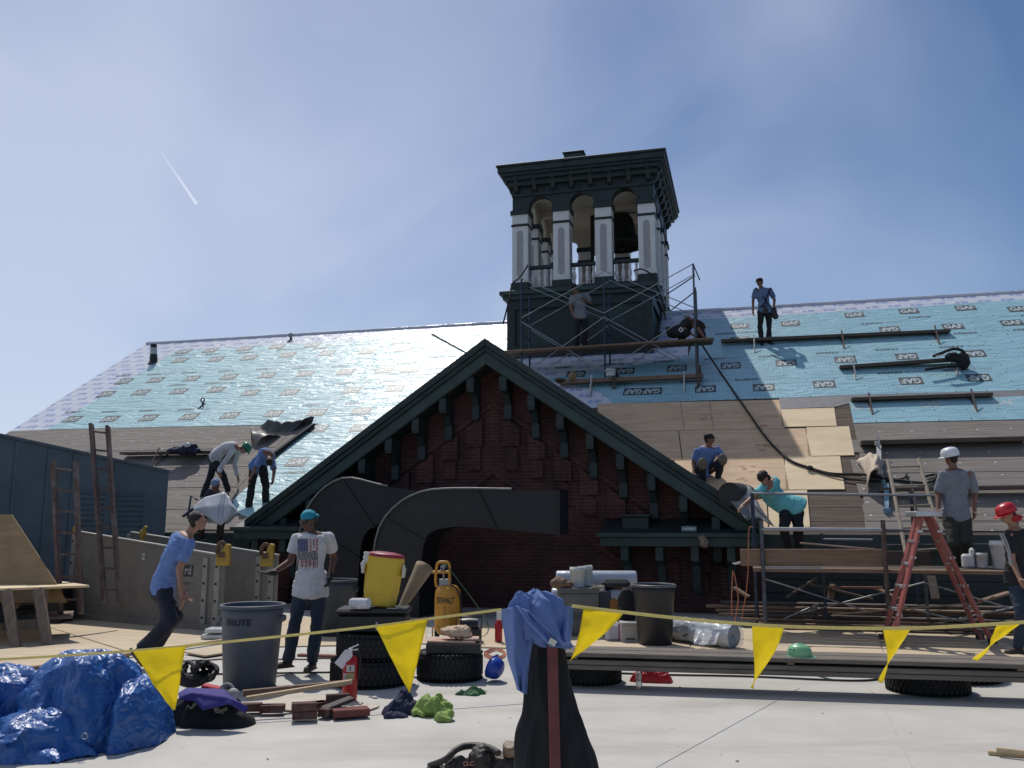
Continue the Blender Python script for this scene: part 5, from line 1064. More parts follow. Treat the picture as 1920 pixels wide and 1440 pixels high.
def bundle(name, label, c, rx, ry, h, m, seed, n=12):      # garment dropped in a heap: overlapping soft rolls of cloth
    rg = random.Random(seed); m_ = MB(); m_.ell(Vector(c)+ZZ*h*.3, (rx*.8, ry*.8, h*.4))
    for k in range(n):
        a0 = rg.uniform(0, 6.28); p = []; q = rg.uniform(.2, .6)
        for t in range(5): a = a0+t*rg.uniform(.25, .6); rr = q+.12*t; z = h*max(.15, (1-rr**2))*rg.uniform(.75, 1.05); p.append(Vector(c)+Vector((rx*rr*math.cos(a), ry*rr*math.sin(a), z)))
        P = smoothcurve(p, 5); m_.tube(P, [.018+.016*math.sin(math.pi*i/(len(P)-1)) for i in range(len(P))], 10)
    me = remesh(m_, .007, m, name, 2, .022, .06, .006); o = link(name, me); tag(o, label, 'clothing'); return o
bundle('lime_shirt', 'crumpled lime green shirt lying on the white deck', gp(815, 7.85), .17, .13, .17, LIME, 5, 14)
bundle('lime_sleeve', 'rolled sleeve at the right front of the crumpled lime green shirt', gp(838, 7.62), .08, .07, .09, LIME, 8, 6)
bgz = thing('duffel_bag', 'black and purple bag lying right of the blue tarpaulin', 'bag', gp(388, 7.4))
o = heap('bag_body', None, None, gp(388, 7.5), .33, .20, .27, DARKFAB, 2.2, fold=.2, lobes=2); o.parent = bgz; o.location = o.location-bgz.location
m_ = sheet_px([[(334, 1300, 7.4), (350, 1290, 7.45), (390, 1291, 7.5), (420, 1293, 7.45), (448, 1318, 7.35)], [(336, 1308, 7.3), (360, 1300, 7.25), (385, 1302, 7.25), (425, 1308, 7.25), (466, 1326, 7.28)], [(338, 1312, 7.28), (366, 1315, 7.22), (380, 1332, 7.2), (430, 1320, 7.22), (460, 1338, 7.26)]], 30, 14, .012, 3, 5); thick(part('purple_flap', m_, PURP, bgz), .006)
m_ = MB(); m_.box(S(397, 1291, 7.55), (.15, .1, .045), Matrix.Rotation(.2, 3, 'Y')); solo('red_box', m_, mat('red_plastic', (.5, .03, .03), .4), 'small red box lying in the black and purple bag', 'box', bev=.006)
m_ = MB(); m_.tube([S(425, 1300, 7.5)+Vector((.06*math.cos(a), 0, .075*math.sin(a))) for a in [k*math.pi/8 for k in range(9)]], .012, 6); m_.ell(S(437, 1302, 7.48), (.05, .05, .05)); solo('ear_defender', m_, mat('pale_grey_foam', (.35, .32, .32), .7), 'pale rounded object on the right end of the purple bag', 'cap')
HK = thing('harness', 'tangled black webbing harness behind the large left pennant', 'harness', gp(370, 8.7))
for i in range(7):
    random.seed(20+i); cx = 350+random.uniform(0, 38); P = [S(cx+18*math.cos(a+i)+random.uniform(-3, 3), 1258+18*math.sin(a+i)*random.uniform(.6, 1), 8.6+.1*math.sin(a*2+i)) for a in [k*math.pi/5 for k in range(9)]]; m_ = MB()
    m_.tube(smoothcurve(P, 5), .022, 6); part('strap', m_, LEATH if i % 2 else DARKFAB, HK)
m_ = MB(); m_.ell(S(360, 1275, 8.6), (.14, .1, .07)); m_.ell(S(385, 1268, 8.65), (.10, .08, .06)); part('pouch', m_, DARKFAB, HK)
# tool belt in the foreground
TBt = thing('tool_belt', 'dark leather tool belt with pouches lying left of the foreground post', 'tool belt', gp(890, 5.9))
for x, y, rx, rz, s in ((862, 1428, .10, .07, 1), (905, 1412, .09, .09, 3), (945, 1428, .13, .10, 5), (820, 1442, .10, .06, 7)):
    c = S(x, y, 5.9); c.z = max(rz*.6, c.z-.04); m_ = MB(); m_.ell(c, (rx, .09, rz)); me = remesh(m_, .012, LEATH, 'pouch', 2, .05, .06, .02)
    o = link('pouch', me, TBt); o.location = -TBt.location
m_ = MB(); m_.tube(smoothcurve([S(805, 1436, 5.9), S(835, 1424, 5.85), S(858, 1404, 5.9), S(885, 1398, 5.95), S(915, 1402, 5.9), S(935, 1412, 5.8)], 5), .022, 6); part('belt', m_, LEATH, TBt)
m_ = MB(); c = S(955, 1405, 5.85); m_.lathe([(.03, -.035), (.042, -.03), (.042, .03), (.03, .035)], c, Matrix.Rotation(.5, 3, 'X'), 16); solo('tape_roll', m_, mat('tan_tape', (.22, .15, .10), .5), 'brown roll of tape on the tool belt by the post', 'tape roll')
m_ = MB(); m_.box(S(952, 1397, 5.9), (.03, .02, .05)); m_.box(S(951, 1406, 5.9), (.035, .025, .02)); solo('marker', m_, mat('orange_red_plastic', (.6, .07, .03), .4), 'small orange red marker standing out of the tool belt', 'marker', bev=.003)
m_ = MB(); m_.box(S(878, 1432, 5.72), (.06, .01, .022)); m_ = text_mb('CLC', .035, S(878, 1432, 5.76), (1, 0, 0), (0, 0, 1), MB(), bold=.001); part('lettering', m_, mat('red_white_print', (.5, .2, .16), .5), TBt)
# fire extinguisher
c = gp(661, 8.45); FE = thing('fire_extinguisher', 'red fire extinguisher with a white tag in front of the tyre pile', 'fire extinguisher', c); FR = mat('gloss_red', (.42, .012, .015), .3, var=.05, bump=0)
m_ = MB(); m_.lathe([(.055, 0), (.066, .01), (.068, .03), (.068, .34), (.058, .375), (.03, .40), (.022, .415)], c); part('cylinder', m_, FR, FE)
m_ = MB(); m_.lathe([(.0, .0)], c) if False else m_.box(c+ZZ*.44, (.035, .05, .05)); m_.beam(c+Vector((-.02, 0, .46)), c+Vector((.075, -.01, .50)), .02, .012); m_.beam(c+Vector((-.02, 0, .445)), c+Vector((.07, -.01, .455)), .02, .012); part('valve', m_, ALU, FE, .003)
m_ = MB(); m_.tube(smoothcurve([c+Vector(q) for q in ((.02, 0, .44), (.08, .0, .42), (.085, 0, .3), (.072, 0, .2))], 5), .010, 7); part('hose', m_, PLASTICB, FE)
m_ = MB(); m_.lathe([(.016, 0), (.016, .008)], c+Vector((-.01, -.035, .43)), frame((0, -1, 0), (1, 0, 0)), 12); part('gauge', m_, GALV, FE)
def wrapq(mb, z0, z1, a0, a1, r=.0695, mi=0): mb.grid(lambda s, t: c+Vector((r*math.sin(a0+(a1-a0)*s), -r*math.cos(a0+(a1-a0)*s), z0+(z1-z0)*t)), 8, 1, mi)
m_ = MB(); wrapq(m_, .265, .325, -.35, .75); wrapq(m_, .195, .25, -.85, -.25); wrapq(m_, .195, .255, -.2, .75, mi=1); wrapq(m_, .275, .315, .1, .25, .0705, 2); wrapq(m_, .205, .24, -.6, -.5, .0705, 2); wrapq(m_, .205, .24, -.42, -.34, .0705, 2); part('labels', m_, [mat('white_paper', (.55, .54, .5), .7), mat('tan_label', (.42, .34, .14), .6), INK], FE)
m_ = MB(); p = c+Vector((-.045, -.06, .385)); d1, d2 = Vector((.62, -.05, .78)).normalized(), Vector((-.78, 0, .62)).normalized(); m_.prism([p+d1*a+d2*b for a, b in ((-.09, -.045), (.06, -.045), (.085, -.02), (.085, .02), (.06, .045), (-.09, .045))], (0, .002, 0)); part('inspection_tag', m_, mat('white_tag', (.66, .66, .68), .6), FE)
# bricks and boards on a panel
gsheet('base_board', [(462, 1322), (560, 1298), (712, 1323), (664, 1341), (600, 1338)], mat('pale_board', (.50, .44, .36), .7, vs=5), 'thin pale board under the loose bricks', 0.006, .012, group=None, cat='board')
BKM = mat('loose_brick', (.10, .045, .038), .9, var=.3, vs=12, bump=.4, bs=30, dirt=.5, dirtcol=(.25, .2, .17)); random.seed(5)
for i, (x, D, z, az, lb_) in enumerate(((478, 7.9, .02, .1, 'leftmost loose brick on the pale board'), (520, 7.85, .02, .05, 'second loose brick from the left on the pale board'), (580, 7.6, .02, .2, 'lower brick of the front middle pair'), (578, 7.6, .085, .25, 'upper brick of the front middle pair'), (600, 7.95, .02, .9, 'brick lying behind the front middle pair'), (625, 7.75, .02, 1.2, 'brick next to the right of the middle pair'), (640, 7.95, .085, .3, 'brick lying on top beside the fire extinguisher'), (615, 8.0, .02, .35, 'brick under the topmost one by the fire extinguisher'))):
    m_ = MB(); c_ = gp(x, D)+ZZ*(z+.033); m_.box(c_, (.2, .1, .062), Matrix.Rotation(az, 3, 'Z')); solo('brick', m_, BKM, lb_, 'brick', bev=.004, group='loose bricks')
m_ = MB(); p = gp(664, 7.72)+ZZ*.05; m_.box(p, (.30, .14, .06), Matrix.Rotation(.35, 3, 'Z')); solo('brick', m_, mat('clean_red_block', (.16, .05, .04), .85, var=.2, vs=8, bump=.3), 'large clean red block at the right front of the bricks', 'brick', bev=.005)
m_ = MB(); p = gp(640, 7.8)+ZZ*.10; m_.box(p, (.26, .12, .03), Matrix.Rotation(.55, 3, 'Z') @ Matrix.Rotation(-.25, 3, 'Y')); solo('trowel_box', m_, mat('dark_worn_block', (.06, .05, .045), .7, var=.5, vs=14, bump=.3), 'dark worn slab lying tilted on the clean red block', 'slab', bev=.004)
for (a, b, Da, Db, w_, h, m, lb_) in (((455, 1300), (648, 1281), 7.85, 8.2, .05, .05, PLANK_L, 'long reddish board lying across the bricks'), ((462, 1310), (660, 1278), 7.7, 8.0, .045, .035, LUMBER, 'long pale batten lying across the bricks in front of the board')):
    m_ = MB(); m_.beam(S(*a, Da), S(*b, Db), w_, h); solo('board', m_, m, lb_, 'board', bev=.003)
# black toolbox, cooler, cups, tube
c = gp(703, 9.45)+ZZ*.505; TX = thing('toolbox', 'black toolbox standing on the pile of two tyres', 'toolbox', c)
m_ = MB(); m_.box(c+ZZ*.09, (.70, .42, .18)); part('body', m_, PLASTICB, TX, .02); m_ = MB(); m_.box(c+ZZ*.21, (.74, .45, .055)); part('lid', m_, PLASTICB, TX, .02)
m_ = MB(); m_.lathe([(.0, 0), (.5, 0), (.5, .004)], c+Vector((.06, -.214, .07)), frame((0, -1, 0), (1, 0, 0)), 20, sx=.03, sy=.09); part('oval_label', m_, mat('white_label2', (.4, .4, .4), .5), TX)
m_ = MB(); m_.box(c+Vector((.22, -.2, .245)), (.12, .03, .012)); part('latch', m_, GALV, TX, .003)
cz = c+ZZ*.243; R = Matrix.Rotation(rad(6.5), 3, 'Y'); CO = thing('drinks_cooler', 'tall yellow drinks cooler with a red lid, tilted on the black toolbox', 'cooler', cz+Vector((.10, 0, 0))); c0 = cz+Vector((.05, 0, .012)); YEL = mat('yellow_cooler_plastic', (.66, .44, .035), .45, var=.06, vs=4, bump=.05, dirt=.3, dirtcol=(.5, .34, .08)); REDL = mat('red_lid_plastic', (.26, .02, .035), .4, var=.05, bump=.03)
m_ = MB(); m_.lathe([(.14, 0), (.155, .01), (.165, .12), (.17, .122), (.178, .3), (.183, .32), (.188, .48), (.186, .5)], c0, R, 8, sx=1.08, sy=.92); m_.sm = [False]*len(m_.sm); part('body', m_, YEL, CO, .02)
m_ = MB(); m_.lathe([(.185, .50), (.188, .505), (.186, .53), (.16, .536), (.10, .55), (0.02, .552)], c0, R, 24, sx=1.05, sy=.92); part('lid', m_, REDL, CO)
for s in (-1, 1): m_ = MB(); m_.box(c0+R @ Vector((s*.21, -.02, .36)), (.035, .09, .10), R); m_.box(c0+R @ Vector((s*.20, -.02, .42)), (.03, .06, .05), R); part('handle', m_, mat('cream_plastic', (.6, .56, .46), .5), CO, .01)
m_ = MB(); c1 = c0+R @ Vector((-.185, -.13, .47)); m_.ell(c1, (.03, .02, .045)); m_.ell(c1+Vector((-.03, 0, -.07)), (.02, .02, .05)); m_.ell(c1+Vector((.01, -.01, .05)), (.03, .015, .02)); me = remesh(m_, .006, mat('white_string', (.6, .58, .52), .8), 'tie', 1, .02, .03); o = link('tied_string', me, CO); o.location = -CO.location
CU = mat('white_foam_cup', (.70, .70, .72), .5, var=.03, bump=.02)
for a, b, r0, lb_ in (((658, 1128), (692, 1125), .052, 'near sleeve of white foam cups in plastic left of the cooler'), ((668, 1124), (676, 1120), .03, 'small far sleeve of white foam cups left of the cooler')):
    p, q = S(*a, 9.28), S(*b, 9.2); p.z = q.z = cz.z+r0+.004; m_ = MB(); d_ = (q-p); prof = []
    for k in range(9): prof += [(r0*(.78+.22*k/9), d_.length*k/9), (r0*(.86+.14*k/9)+.004, d_.length*(k+.8)/9), (r0*(.8+.2*k/9), d_.length*(k+.82)/9)]
    m_.lathe(prof, p, frame(d_, ZZ), 18); solo('foam_cups', m_, CU, lb_, 'cups')
m_ = MB(); p, q = S(752, 1140, 10.1), S(786, 1080, 10.3); dq = (q-p).normalized(); m_.lathe([(.02, -.1), (.055, .12), (.10, .50), (.108, .56), (.098, .56), (.09, .50), (.03, 0)], p, frame(dq, U), 24, cap=False); solo('cardboard_tube', m_, mat('brown_cardboard', (.26, .19, .12), .8, var=.12, vs=6), 'rolled brown cardboard cone leaning between the cooler and the compressor', 'cardboard')
# compressor
c = gp(840, 12.75); CP = thing('air_compressor', 'upright yellow orange air compressor tank with a tube handle', 'compressor', c); ORG = mat('compressor_yellow', (.50, .24, .022), .4, var=.12, vs=5, bump=.05, dirt=.4, dirtcol=(.30, .14, .03))
m_ = MB(); m_.lathe([(.05, .06), (.13, .08), (.175, .14), (.185, .22), (.185, .58), (.17, .68), (.12, .74), (.05, .76)], c, None, 28); part('tank', m_, ORG, CP)
m_ = MB(); hx = lambda q: c+Vector(q); m_.tube(smoothcurve([hx(q) for q in ((-.15, -.05, .72), (-.17, -.06, .80), (-.16, -.08, .98), (-.13, -.10, 1.06), (-.03, -.10, 1.07), (.01, -.10, 1.05), (.025, -.08, .98), (.02, -.05, .74))], 6), .02, 9); m_.tube([hx((-.22, -.08, .93)), hx((.04, -.08, .935))], .02, 9); part('handle', m_, ORG, CP)
m_ = MB(); m_.lathe([(.035, 0), (.035, .03)], hx((-.07, -.05, 1.0)), frame((0, -1, 0), (1, 0, 0)), 16); m_.lathe([(.03, 0), (.03, .03)], hx((-.08, -.05, .955)), frame((0, -1, 0), (1, 0, 0)), 16); m_.box(hx((-.04, .0, .78)), (.16, .14, .1)); m_.tube([hx((-.06, 0, .8)), hx((-.07, 0, 1.0))], .015, 6); part('gauges', m_, GALV, CP)
m_ = MB(); m_.tube(smoothcurve([hx(q) for q in ((.05, -.1, .76), (.15, -.12, .68), (.188, -.06, .5), (.19, -.03, .3))], 5), .012, 6); part('air_pipe', m_, PLASTICB, CP)
m_ = MB(); m_.tube([hx((-.2, -.1, .02)), hx((-.2, -.12, .18)), hx((-.1, -.15, .18))], .012, 6); m_.tube([hx((-.2, -.1, .02)), hx((.14, -.1, .02))], .012, 6); part('foot_frame', m_, ORG, CP)
for s in (-1, 1): m_ = MB(); m_.lathe([(.04, -.03), (.11, -.03), (.11, .03), (.04, .03)], hx((s*.16, .18, .11)), frame((1, 0, 0), ZZ), 20); part('wheel', m_, BLACKRUB, CP)
mm = MB()
for tx, sz, z, sh in (('DEWALT', .11, .545, -.03), ('S', .07, .44, -.03), ('C', .06, .37, -.03), ('T', .06, .30, -.03), ('LR', .09, .165, .03)):
    m_ = text_mb(tx, sz, (0, 0, 0), (1, 0, 0), (0, 1, 0), bold=.003 if len(tx) > 3 else 0, sx=.62 if len(tx) > 3 else 1); rr = .187
    mm.add([Vector((c[0]+rr*math.sin((v.x+sh)/rr), c[1]-rr*math.cos((v.x+sh)/rr), z+v.y)) for v in m_.v], m_.f)
part('lettering', mm, mat('black_letters', (.015, .015, .018), .5), CP)
m_ = MB(); m_.tube(smoothcurve([hx((-.05, -.1, 1.04)), hx((.05, -.15, .95)), G(905, 1150, .3), G(915, 1172, .02)], 6), .009, 6); solo('air_hose', m_, GRN, 'thin green air hose running down from the compressor handle', 'hose')
m_ = MB(); p = gp(880, 12.4); m_.box(p+ZZ*.1, (.34, .26, .2)); m_.lathe([(.09, -.12), (.10, 0), (.09, .12)], p+ZZ*.24, frame((1, 0, 0), ZZ), 14); m_.tube([p+Vector((-.17, -.1, .2)), p+Vector((-.17, -.1, .36)), p+Vector((.17, -.1, .36)), p+Vector((.17, -.1, .2))], .012, 6); solo('generator', m_, PLASTICB, 'dark portable motor on the floor right of the yellow compressor', 'motor', bev=.02)
m_ = MB(); m_.lathe([(.045, 0), (.05, .02), (.05, .25), (.03, .3), (.012, .32)], gp(935, 12.4)); solo('fire_extinguisher', m_, FR, 'second fire extinguisher half hidden left of the hanging blue shirt', 'fire extinguisher'); m_ = MB(); m_.box(gp(936, 12.35)+ZZ*.37, (.07, .03, .12)); solo('spray_bottle', m_, PW, 'small white bottle top above the half hidden red extinguisher', 'bottle', bev=.01)
# case, tray and paper sack on the wide tyre
c = gp(853, 9.6)+ZZ*.282; m_ = MB(); m_.box(c+ZZ*.05, (.56, .4, .1)); m_.box(c+Vector((-.05, -.205, .05)), (.04, .01, .08)); solo('drill_case', m_, PLASTICB, 'flat black tool case lying on the wide tyre', 'tool case', bev=.012)
m_ = MB(); m_.box(c+Vector((-.02, 0, .112)), (.50, .36, .02), Matrix.Rotation(.02, 3, 'Y')); m_.box(c+Vector((.18, -.05, .135)), (.16, .2, .022)); solo('tray', m_, mat('dirty_pink_tray', (.40, .20, .14), .7, vs=9, col2=(.55, .42, .34), bump=.2), 'dirty pinkish tray between the black case and paper sack', 'tray', bev=.005)
m_ = MB(); cc = c+Vector((.02, -.02, .19)); m_.ell(cc, (.17, .12, .055), Matrix.Rotation(.15, 3, 'Y')); m_.ell(cc+Vector((.04, 0, .03)), (.11, .09, .045)); me = remesh(m_, .008, mat('tan_paper', (.55, .40, .27), .8, var=.08, bump=.3, bs=12), 'sack', 1, .05, .07, .02)
o = link('paper_sack', me); tag(o, 'crumpled tan paper sack on the tray above the wide tyre', 'paper bag')
# hard hats and cloth items
def hardhat(name, label, c, m, R=None, s=1, band=True):
    R = R or Matrix.Identity(3); t = thing(name, label, 'hard hat', c); m_ = MB()
    m_.lathe([(.135*s, .0), (.140*s, .03*s), (.138*s, .07*s), (.118*s, .115*s), (.08*s, .142*s), (.03*s, .152*s), (.001, .153*s)], c, R, 28, sy=1.12, cap=False); m_.lathe([(.13*s, .0), (.128*s, .07*s), (.1*s, .12*s), (.001, .145*s)], c, R, 28, sy=1.12, cap=False); part('shell', m_, m, t)
    m_ = MB(); m_.grid(lambda a, b: Vector(c)+R @ Vector(((.135+.045*b*max(0, math.sin(-a*2*math.pi))**.6+.012*b)*s*math.cos(a*2*math.pi), (.151+.055*b*max(0, math.sin(-a*2*math.pi))**.6+.012*b)*s*math.sin(a*2*math.pi), (.004-.012*b)*s)), 36, 3); thick(part('brim', m_, m, t), .004)
    m_ = MB()
    for q in (-.03, 0, .03): m_.tube([Vector(c)+R @ Vector((q*s, .145*s*math.cos(a), .02*s+.134*s*math.sin(a))) for a in [math.pi*(.1+.8*k/10) for k in range(11)]], .006*s, 5)
    part('ridge', m_, m, t)
    return t
p = S(1499, 1220, 8.75); p.z = .356; gh = hardhat('hard_hat', 'light green hard hat with dark heart stickers on the plank stack', p, mat('mint_green_plastic', (.20, .46, .24), .35, var=.04, bump=.02), Matrix.Rotation(1.3, 3, 'Z'), .72)
m_ = MB()
for x, y in ((1488, 1219), (1482, 1218)): q = S(x, y, 8.62); m_.add([q+Vector((a*.010, 0, b*.010)) for a, b in ((0, -1.2), (1, .2), (.8, .9), (.3, 1), (0, .5), (-.3, 1), (-.8, .9), (-1, .2))], [tuple(range(8))])
part('heart_sticker', m_, mat('dark_sticker2', (.03, .08, .06), .5), gh)
hardhat('hard_hat', 'royal blue hard hat lying on its side beside the wide tyre', S(922, 1250, 9.45), mat('royal_blue_plastic', (.012, .05, .33), .3, var=.04, bump=.02), Matrix.Rotation(rad(-60), 3, 'X') @ Matrix.Rotation(.6, 3, 'Y') if False else frame(Vector((.80, -.38, -.30)), Vector((.3, 0, 1))), .80)
heap('work_gloves', 'pair of green work gloves lying in front of the wide tyre', 'gloves', gp(882, 8.75), .13, .07, .06, mat('green_glove', (.02, .05, .035), .8, vs=12, col2=(.07, .20, .06), bump=.4), 6, fold=.8, lobes=4)
REDC = mat('red_nylon', (.50, .02, .03), .5, var=.1, vs=8, bump=.3, bs=8)
heap('red_bag', 'red nylon bag on the deck under the left part of the plank stack', 'bag', gp(1222, 9.45), .21, .10, .15, REDC, 4, fold=.6)
p = gp(1194, 9.05); WBt = thing('water_bottle', 'clear plastic water bottle standing in front of the red bag', 'bottle', p); m_ = MB(); m_.lathe([(.028, 0), (.032, .01), (.031, .06), (.027, .08), (.032, .10), (.031, .14), (.02, .17), (.012, .185), (.012, .19)], p, None, 18); part('bottle', m_, mat('clear_plastic', (.75, .78, .8), .15, trans=.75, var=.02, bump=.1, bs=20), WBt); m_ = MB(); m_.lathe([(.014, .19), (.014, .205)], p, None, 12); part('cap', m_, PW, WBt)
# goods by the wall
BX = mat('grey_green_job_box', (.12, .125, .12), .6, .2, var=.2, vs=4, bump=.1, dirt=.5, dirtcol=(.07, .07, .065))
c = gp(1086, 13.0); JB = thing('job_box', 'grey metal job box by the wall behind the hanging shirt', 'tool chest', c+Vector((0, .3, 0))); w_ = .56; m_ = MB(); m_.box(c+Vector((.0, .35, .31)), (w_, .7, .60)); part('body', m_, BX, JB, .01); m_ = MB(); m_.box(c+Vector((.0, .35, .65)), (w_+.02, .72, .08)); part('lid', m_, BX, JB, .01)
m_ = MB(); m_.box(c+Vector((w_/2+.10, .4, .33)), (.18, .55, .62)); solo('steel_cabinet', m_, mat('dark_steel', (.05, .06, .075), .5, .3), 'dark steel box against the right side of the job box', 'box', bev=.01)
m_ = text_mb('REF', .13, c+Vector((-.02, -.004, .30)), (1, 0, 0), (0, 0, 1), bold=.004); part('lettering', m_, INK, JB)
bucket('white bucket standing on the grey job box', c+Vector((-.0, .25, .692)), .115, .28); bucket('translucent white bucket leaning behind the one on the job box', c+Vector((.14, .42, .70)), .12, .28, tilt=-.12, az=1.57)
m_ = MB(); p = c+Vector((.50, .2, .35)); m_.box(p, (.11, .3, .34)); solo('orange_case', m_, mat('orange_plastic', (.32, .13, .03), .5, var=.15), 'tall orange box between the steel box and white rolls', 'box', bev=.01)
m_ = MB(); p = c+Vector((.56, .3, .72)); m_.box(p, (.40, .25, .15)); solo('black_case', m_, PLASTICB, 'black rounded case on top of the orange box', 'case', bev=.05)
PR = mat('white_roll_film', (.42, .46, .52), .35, var=.12, vs=4, bump=.5, bs=9)
m_ = MB(); m_.lathe([(.001, 0), (.12, .0), (.125, .02), (.125, 1.2), (.115, 1.23), (.001, 1.23)], c+Vector((-.28, .95, .76)), frame((1, 0, 0), ZZ), 24); solo('membrane_roll', m_, PR, 'upper white wrapped roll behind the buckets by the wall', 'roll', group='wrapped rolls by the wall')
m_ = MB(); m_.lathe([(.001, 0), (.12, .0), (.125, .02), (.125, 1.2), (.115, 1.23), (.001, 1.23)], c+Vector((-.35, .98, .50)), frame((1, 0, 0), ZZ), 24); solo('membrane_roll', m_, PR, 'lower white wrapped roll behind the orange box', 'roll', group='wrapped rolls by the wall')
m_ = MB(); m_.ell(c+Vector((-.28, .1, .75)), (.13, .1, .09)); m_.ell(c+Vector((-.16, .1, .73)), (.1, .08, .05)); me = remesh(m_, .012, mat('brown_canvas', (.16, .10, .06), .8, bump=.3), 'sack', 1, .04, .08); o = link('canvas_bag', me); tag(o, 'brown canvas bag on the left end of the job box', 'bag')
m_ = MB(); m_.lathe([(.02, 0), (.02, .1)], c+Vector((.26, .02, .71)), frame((1, 0, 0), ZZ), 10); m_.lathe([(.025, 0), (.025, .07)], c+Vector((.18, .0, .71)), frame((1, .2, 0), ZZ), 10); solo('spray_can', m_, mat('shiny_tin', (.6, .55, .4), .25, .9), 'small shiny tin lying on the job box beside the bucket', 'tin')
p = gp(1178, 12.5); WC = thing('carton', 'white cardboard carton beside the dark bin by the wall', 'carton', p); m_ = MB(); m_.box(p+ZZ*.14, (.25, .25, .27)); part('box', m_, mat('white_card', (.42, .40, .37), .75, var=.1), WC, .005); m_ = MB(); m_.box(p+Vector((0, -.128, .20)), (.24, .006, .06), Matrix.Rotation(.3, 3, 'X')); part('flap', m_, mat('white_card'  , (.42, .4, .37)), WC); m_ = MB(); m_.box(p+Vector((0, -.128, .06)), (.12, .003, .022)); part('print', m_, LOGO_D, WC)
m_ = MB(); p = gp(1148, 12.6); m_.box(p+ZZ*.13, (.22, .2, .25)); solo('sack', m_, mat('white_purple_sack', (.40, .40, .44), .5, vs=3, col2=(.5, .5, .52)), 'white sack between the job box and the white carton', 'sack', bev=.04); m_ = MB(); m_.box(p+Vector((.11, -.11, .13)), (.10, .02, .24)); solo('purple_packet', m_, mat('purple_packet', (.16, .02, .10), .5, vs=12, col2=(.4, .2, .3)), 'purple packet leaning on the white carton', 'packet', bev=.006)
m_ = MB(); p = gp(1175, 12.75); m_.ell(p+ZZ*.52, (.13, .1, .2)); m_.box(p+ZZ*.3, (.22, .2, .3)); me = remesh(m_, .015, DARKFAB, 'bag', 2, .04, .1); o = link('backpack', me); tag(o, 'dark backpack above the white carton left of the dark bin', 'backpack')
# plastic wrapped roll
p, q = S(1240, 1172, 12.75), S(1374, 1189, 11.75); p.z = q.z = .175; d_ = (q-p); RL = thing('wrapped_roll', 'grey roll of membrane in clear plastic lying on the plywood', 'roll', (p+q)/2)
m_ = MB(); m_.lathe([(.001, 0), (.15, 0), (.152, .01), (.152, d_.length-.01), (.15, d_.length), (.02, d_.length), (.018, d_.length-.05), (.001, d_.length-.05)], p, frame(d_, ZZ), 32); part('roll', m_, mat('grey_membrane_roll', (.22, .26, .30), .6, var=.1, vs=4, bump=.15), RL)
m_ = MB(); m_.lathe([(.154, d_.length*.42), (.156, d_.length*.42), (.156, d_.length*.50), (.154, d_.length*.5)], p, frame(d_, ZZ), 32); part('dark_band', m_, mat('dark_tape', (.03, .04, .06), .4), RL)
def wrapf(a, b):
    t = d_.length*(.28+.76*b); ang = a*2*math.pi; R_ = frame(d_, ZZ); r = .162+.012*fbm((math.cos(ang)*2, math.sin(ang)*2, b*5), 4)*2; return p+R_ @ Vector((r*math.cos(ang), r*math.sin(ang), t))
m_ = MB(); m_.grid(wrapf, 60, 40); WF = mat('clear_film', (.85, .87, .9), .18, trans=.0, alpha=.42, var=.05, vs=14, bump=.9, bs=14); part('plastic_film', m_, WF, RL)
m_ = sheet_px([[(1305, 1178, 12.0), (1330, 1182, 11.7), (1350, 1186, 11.6)], [(1300, 1200, 11.75), (1325, 1203, 11.6), (1345, 1198, 11.5)], [(1302, 1208, 11.65), (1320, 1210, 11.55), (1342, 1209, 11.5)]], 24, 14, .04, 3, 6); part('loose_film', m_, WF, RL)
# things on the cornice ledge and scaffold corner
m_ = MB(); m_.ell(W(*WL(1290, 1000, -.45)), (.2, .12, .12)); me = remesh(m_, .015, WF, 'bag', 1, .1, .1, .03); o = link('plastic_bag', me); tag(o, 'crumpled clear plastic bag on the green ledge right of the gable wall', 'plastic bag'); p = W(*WL(1292, 992, -.6)); m_ = MB(); m_.box(p, (.26, .04, .09), Matrix.Rotation(-YAW, 3, 'Z')); m2 = MB(); m2.box(p-Vector((0, .025, 0)), (.2, .004, .03), Matrix.Rotation(-YAW, 3, 'Z')); q = thing('small_sign', 'small pale blue printed box inside the clear plastic bag', 'box', p); part('box', m_, mat('pale_blue_card', (.22, .30, .33), .6), q, .004); part('print', m2, mat('white_print', (.5, .55, .58), .6), q)
m_ = MB(); m_.ell(W(*WL(1321, 1018, -.82)), (.08, .05, .09)); m_.ell(W(*WL(1316, 1008, -.78)), (.07, .05, .05)); me = remesh(m_, .012, mat('tan_rag', (.22, .17, .13), .9, bump=.3), 'rag', 1, .05, .06, .02); o = link('rag', me); tag(o, 'dirty tan rag hanging over the green ledge', 'rag')
p = W(*WL(1343, 1003, -.5)); m_ = MB(); m_.lathe([(.03, 0), (.045, .14), (.04, .14), (.028, .01)], p, None, 14, cap=False); solo('paper_cup', m_, CU, 'small white cup standing on the green ledge', 'cup')
m_ = MB(); m_.beam(W(*WL(1335, 1018, -.6)), W(*WL(1405, 1024, -.6)), .04, .03); solo('stick', m_, LUMBER, 'thin wooden stick lying on the right end of the green ledge', 'stick')
m_ = sheet_px([[(1372, 1056, 13.2), (1390, 1052, 13.1)], [(1378, 1059, 13.2), (1392, 1056, 13.1)]], 8, 4, .01); thick(solo('rag', m_, PW, 'white rag on the left end of the scaffold planks', 'rag'))
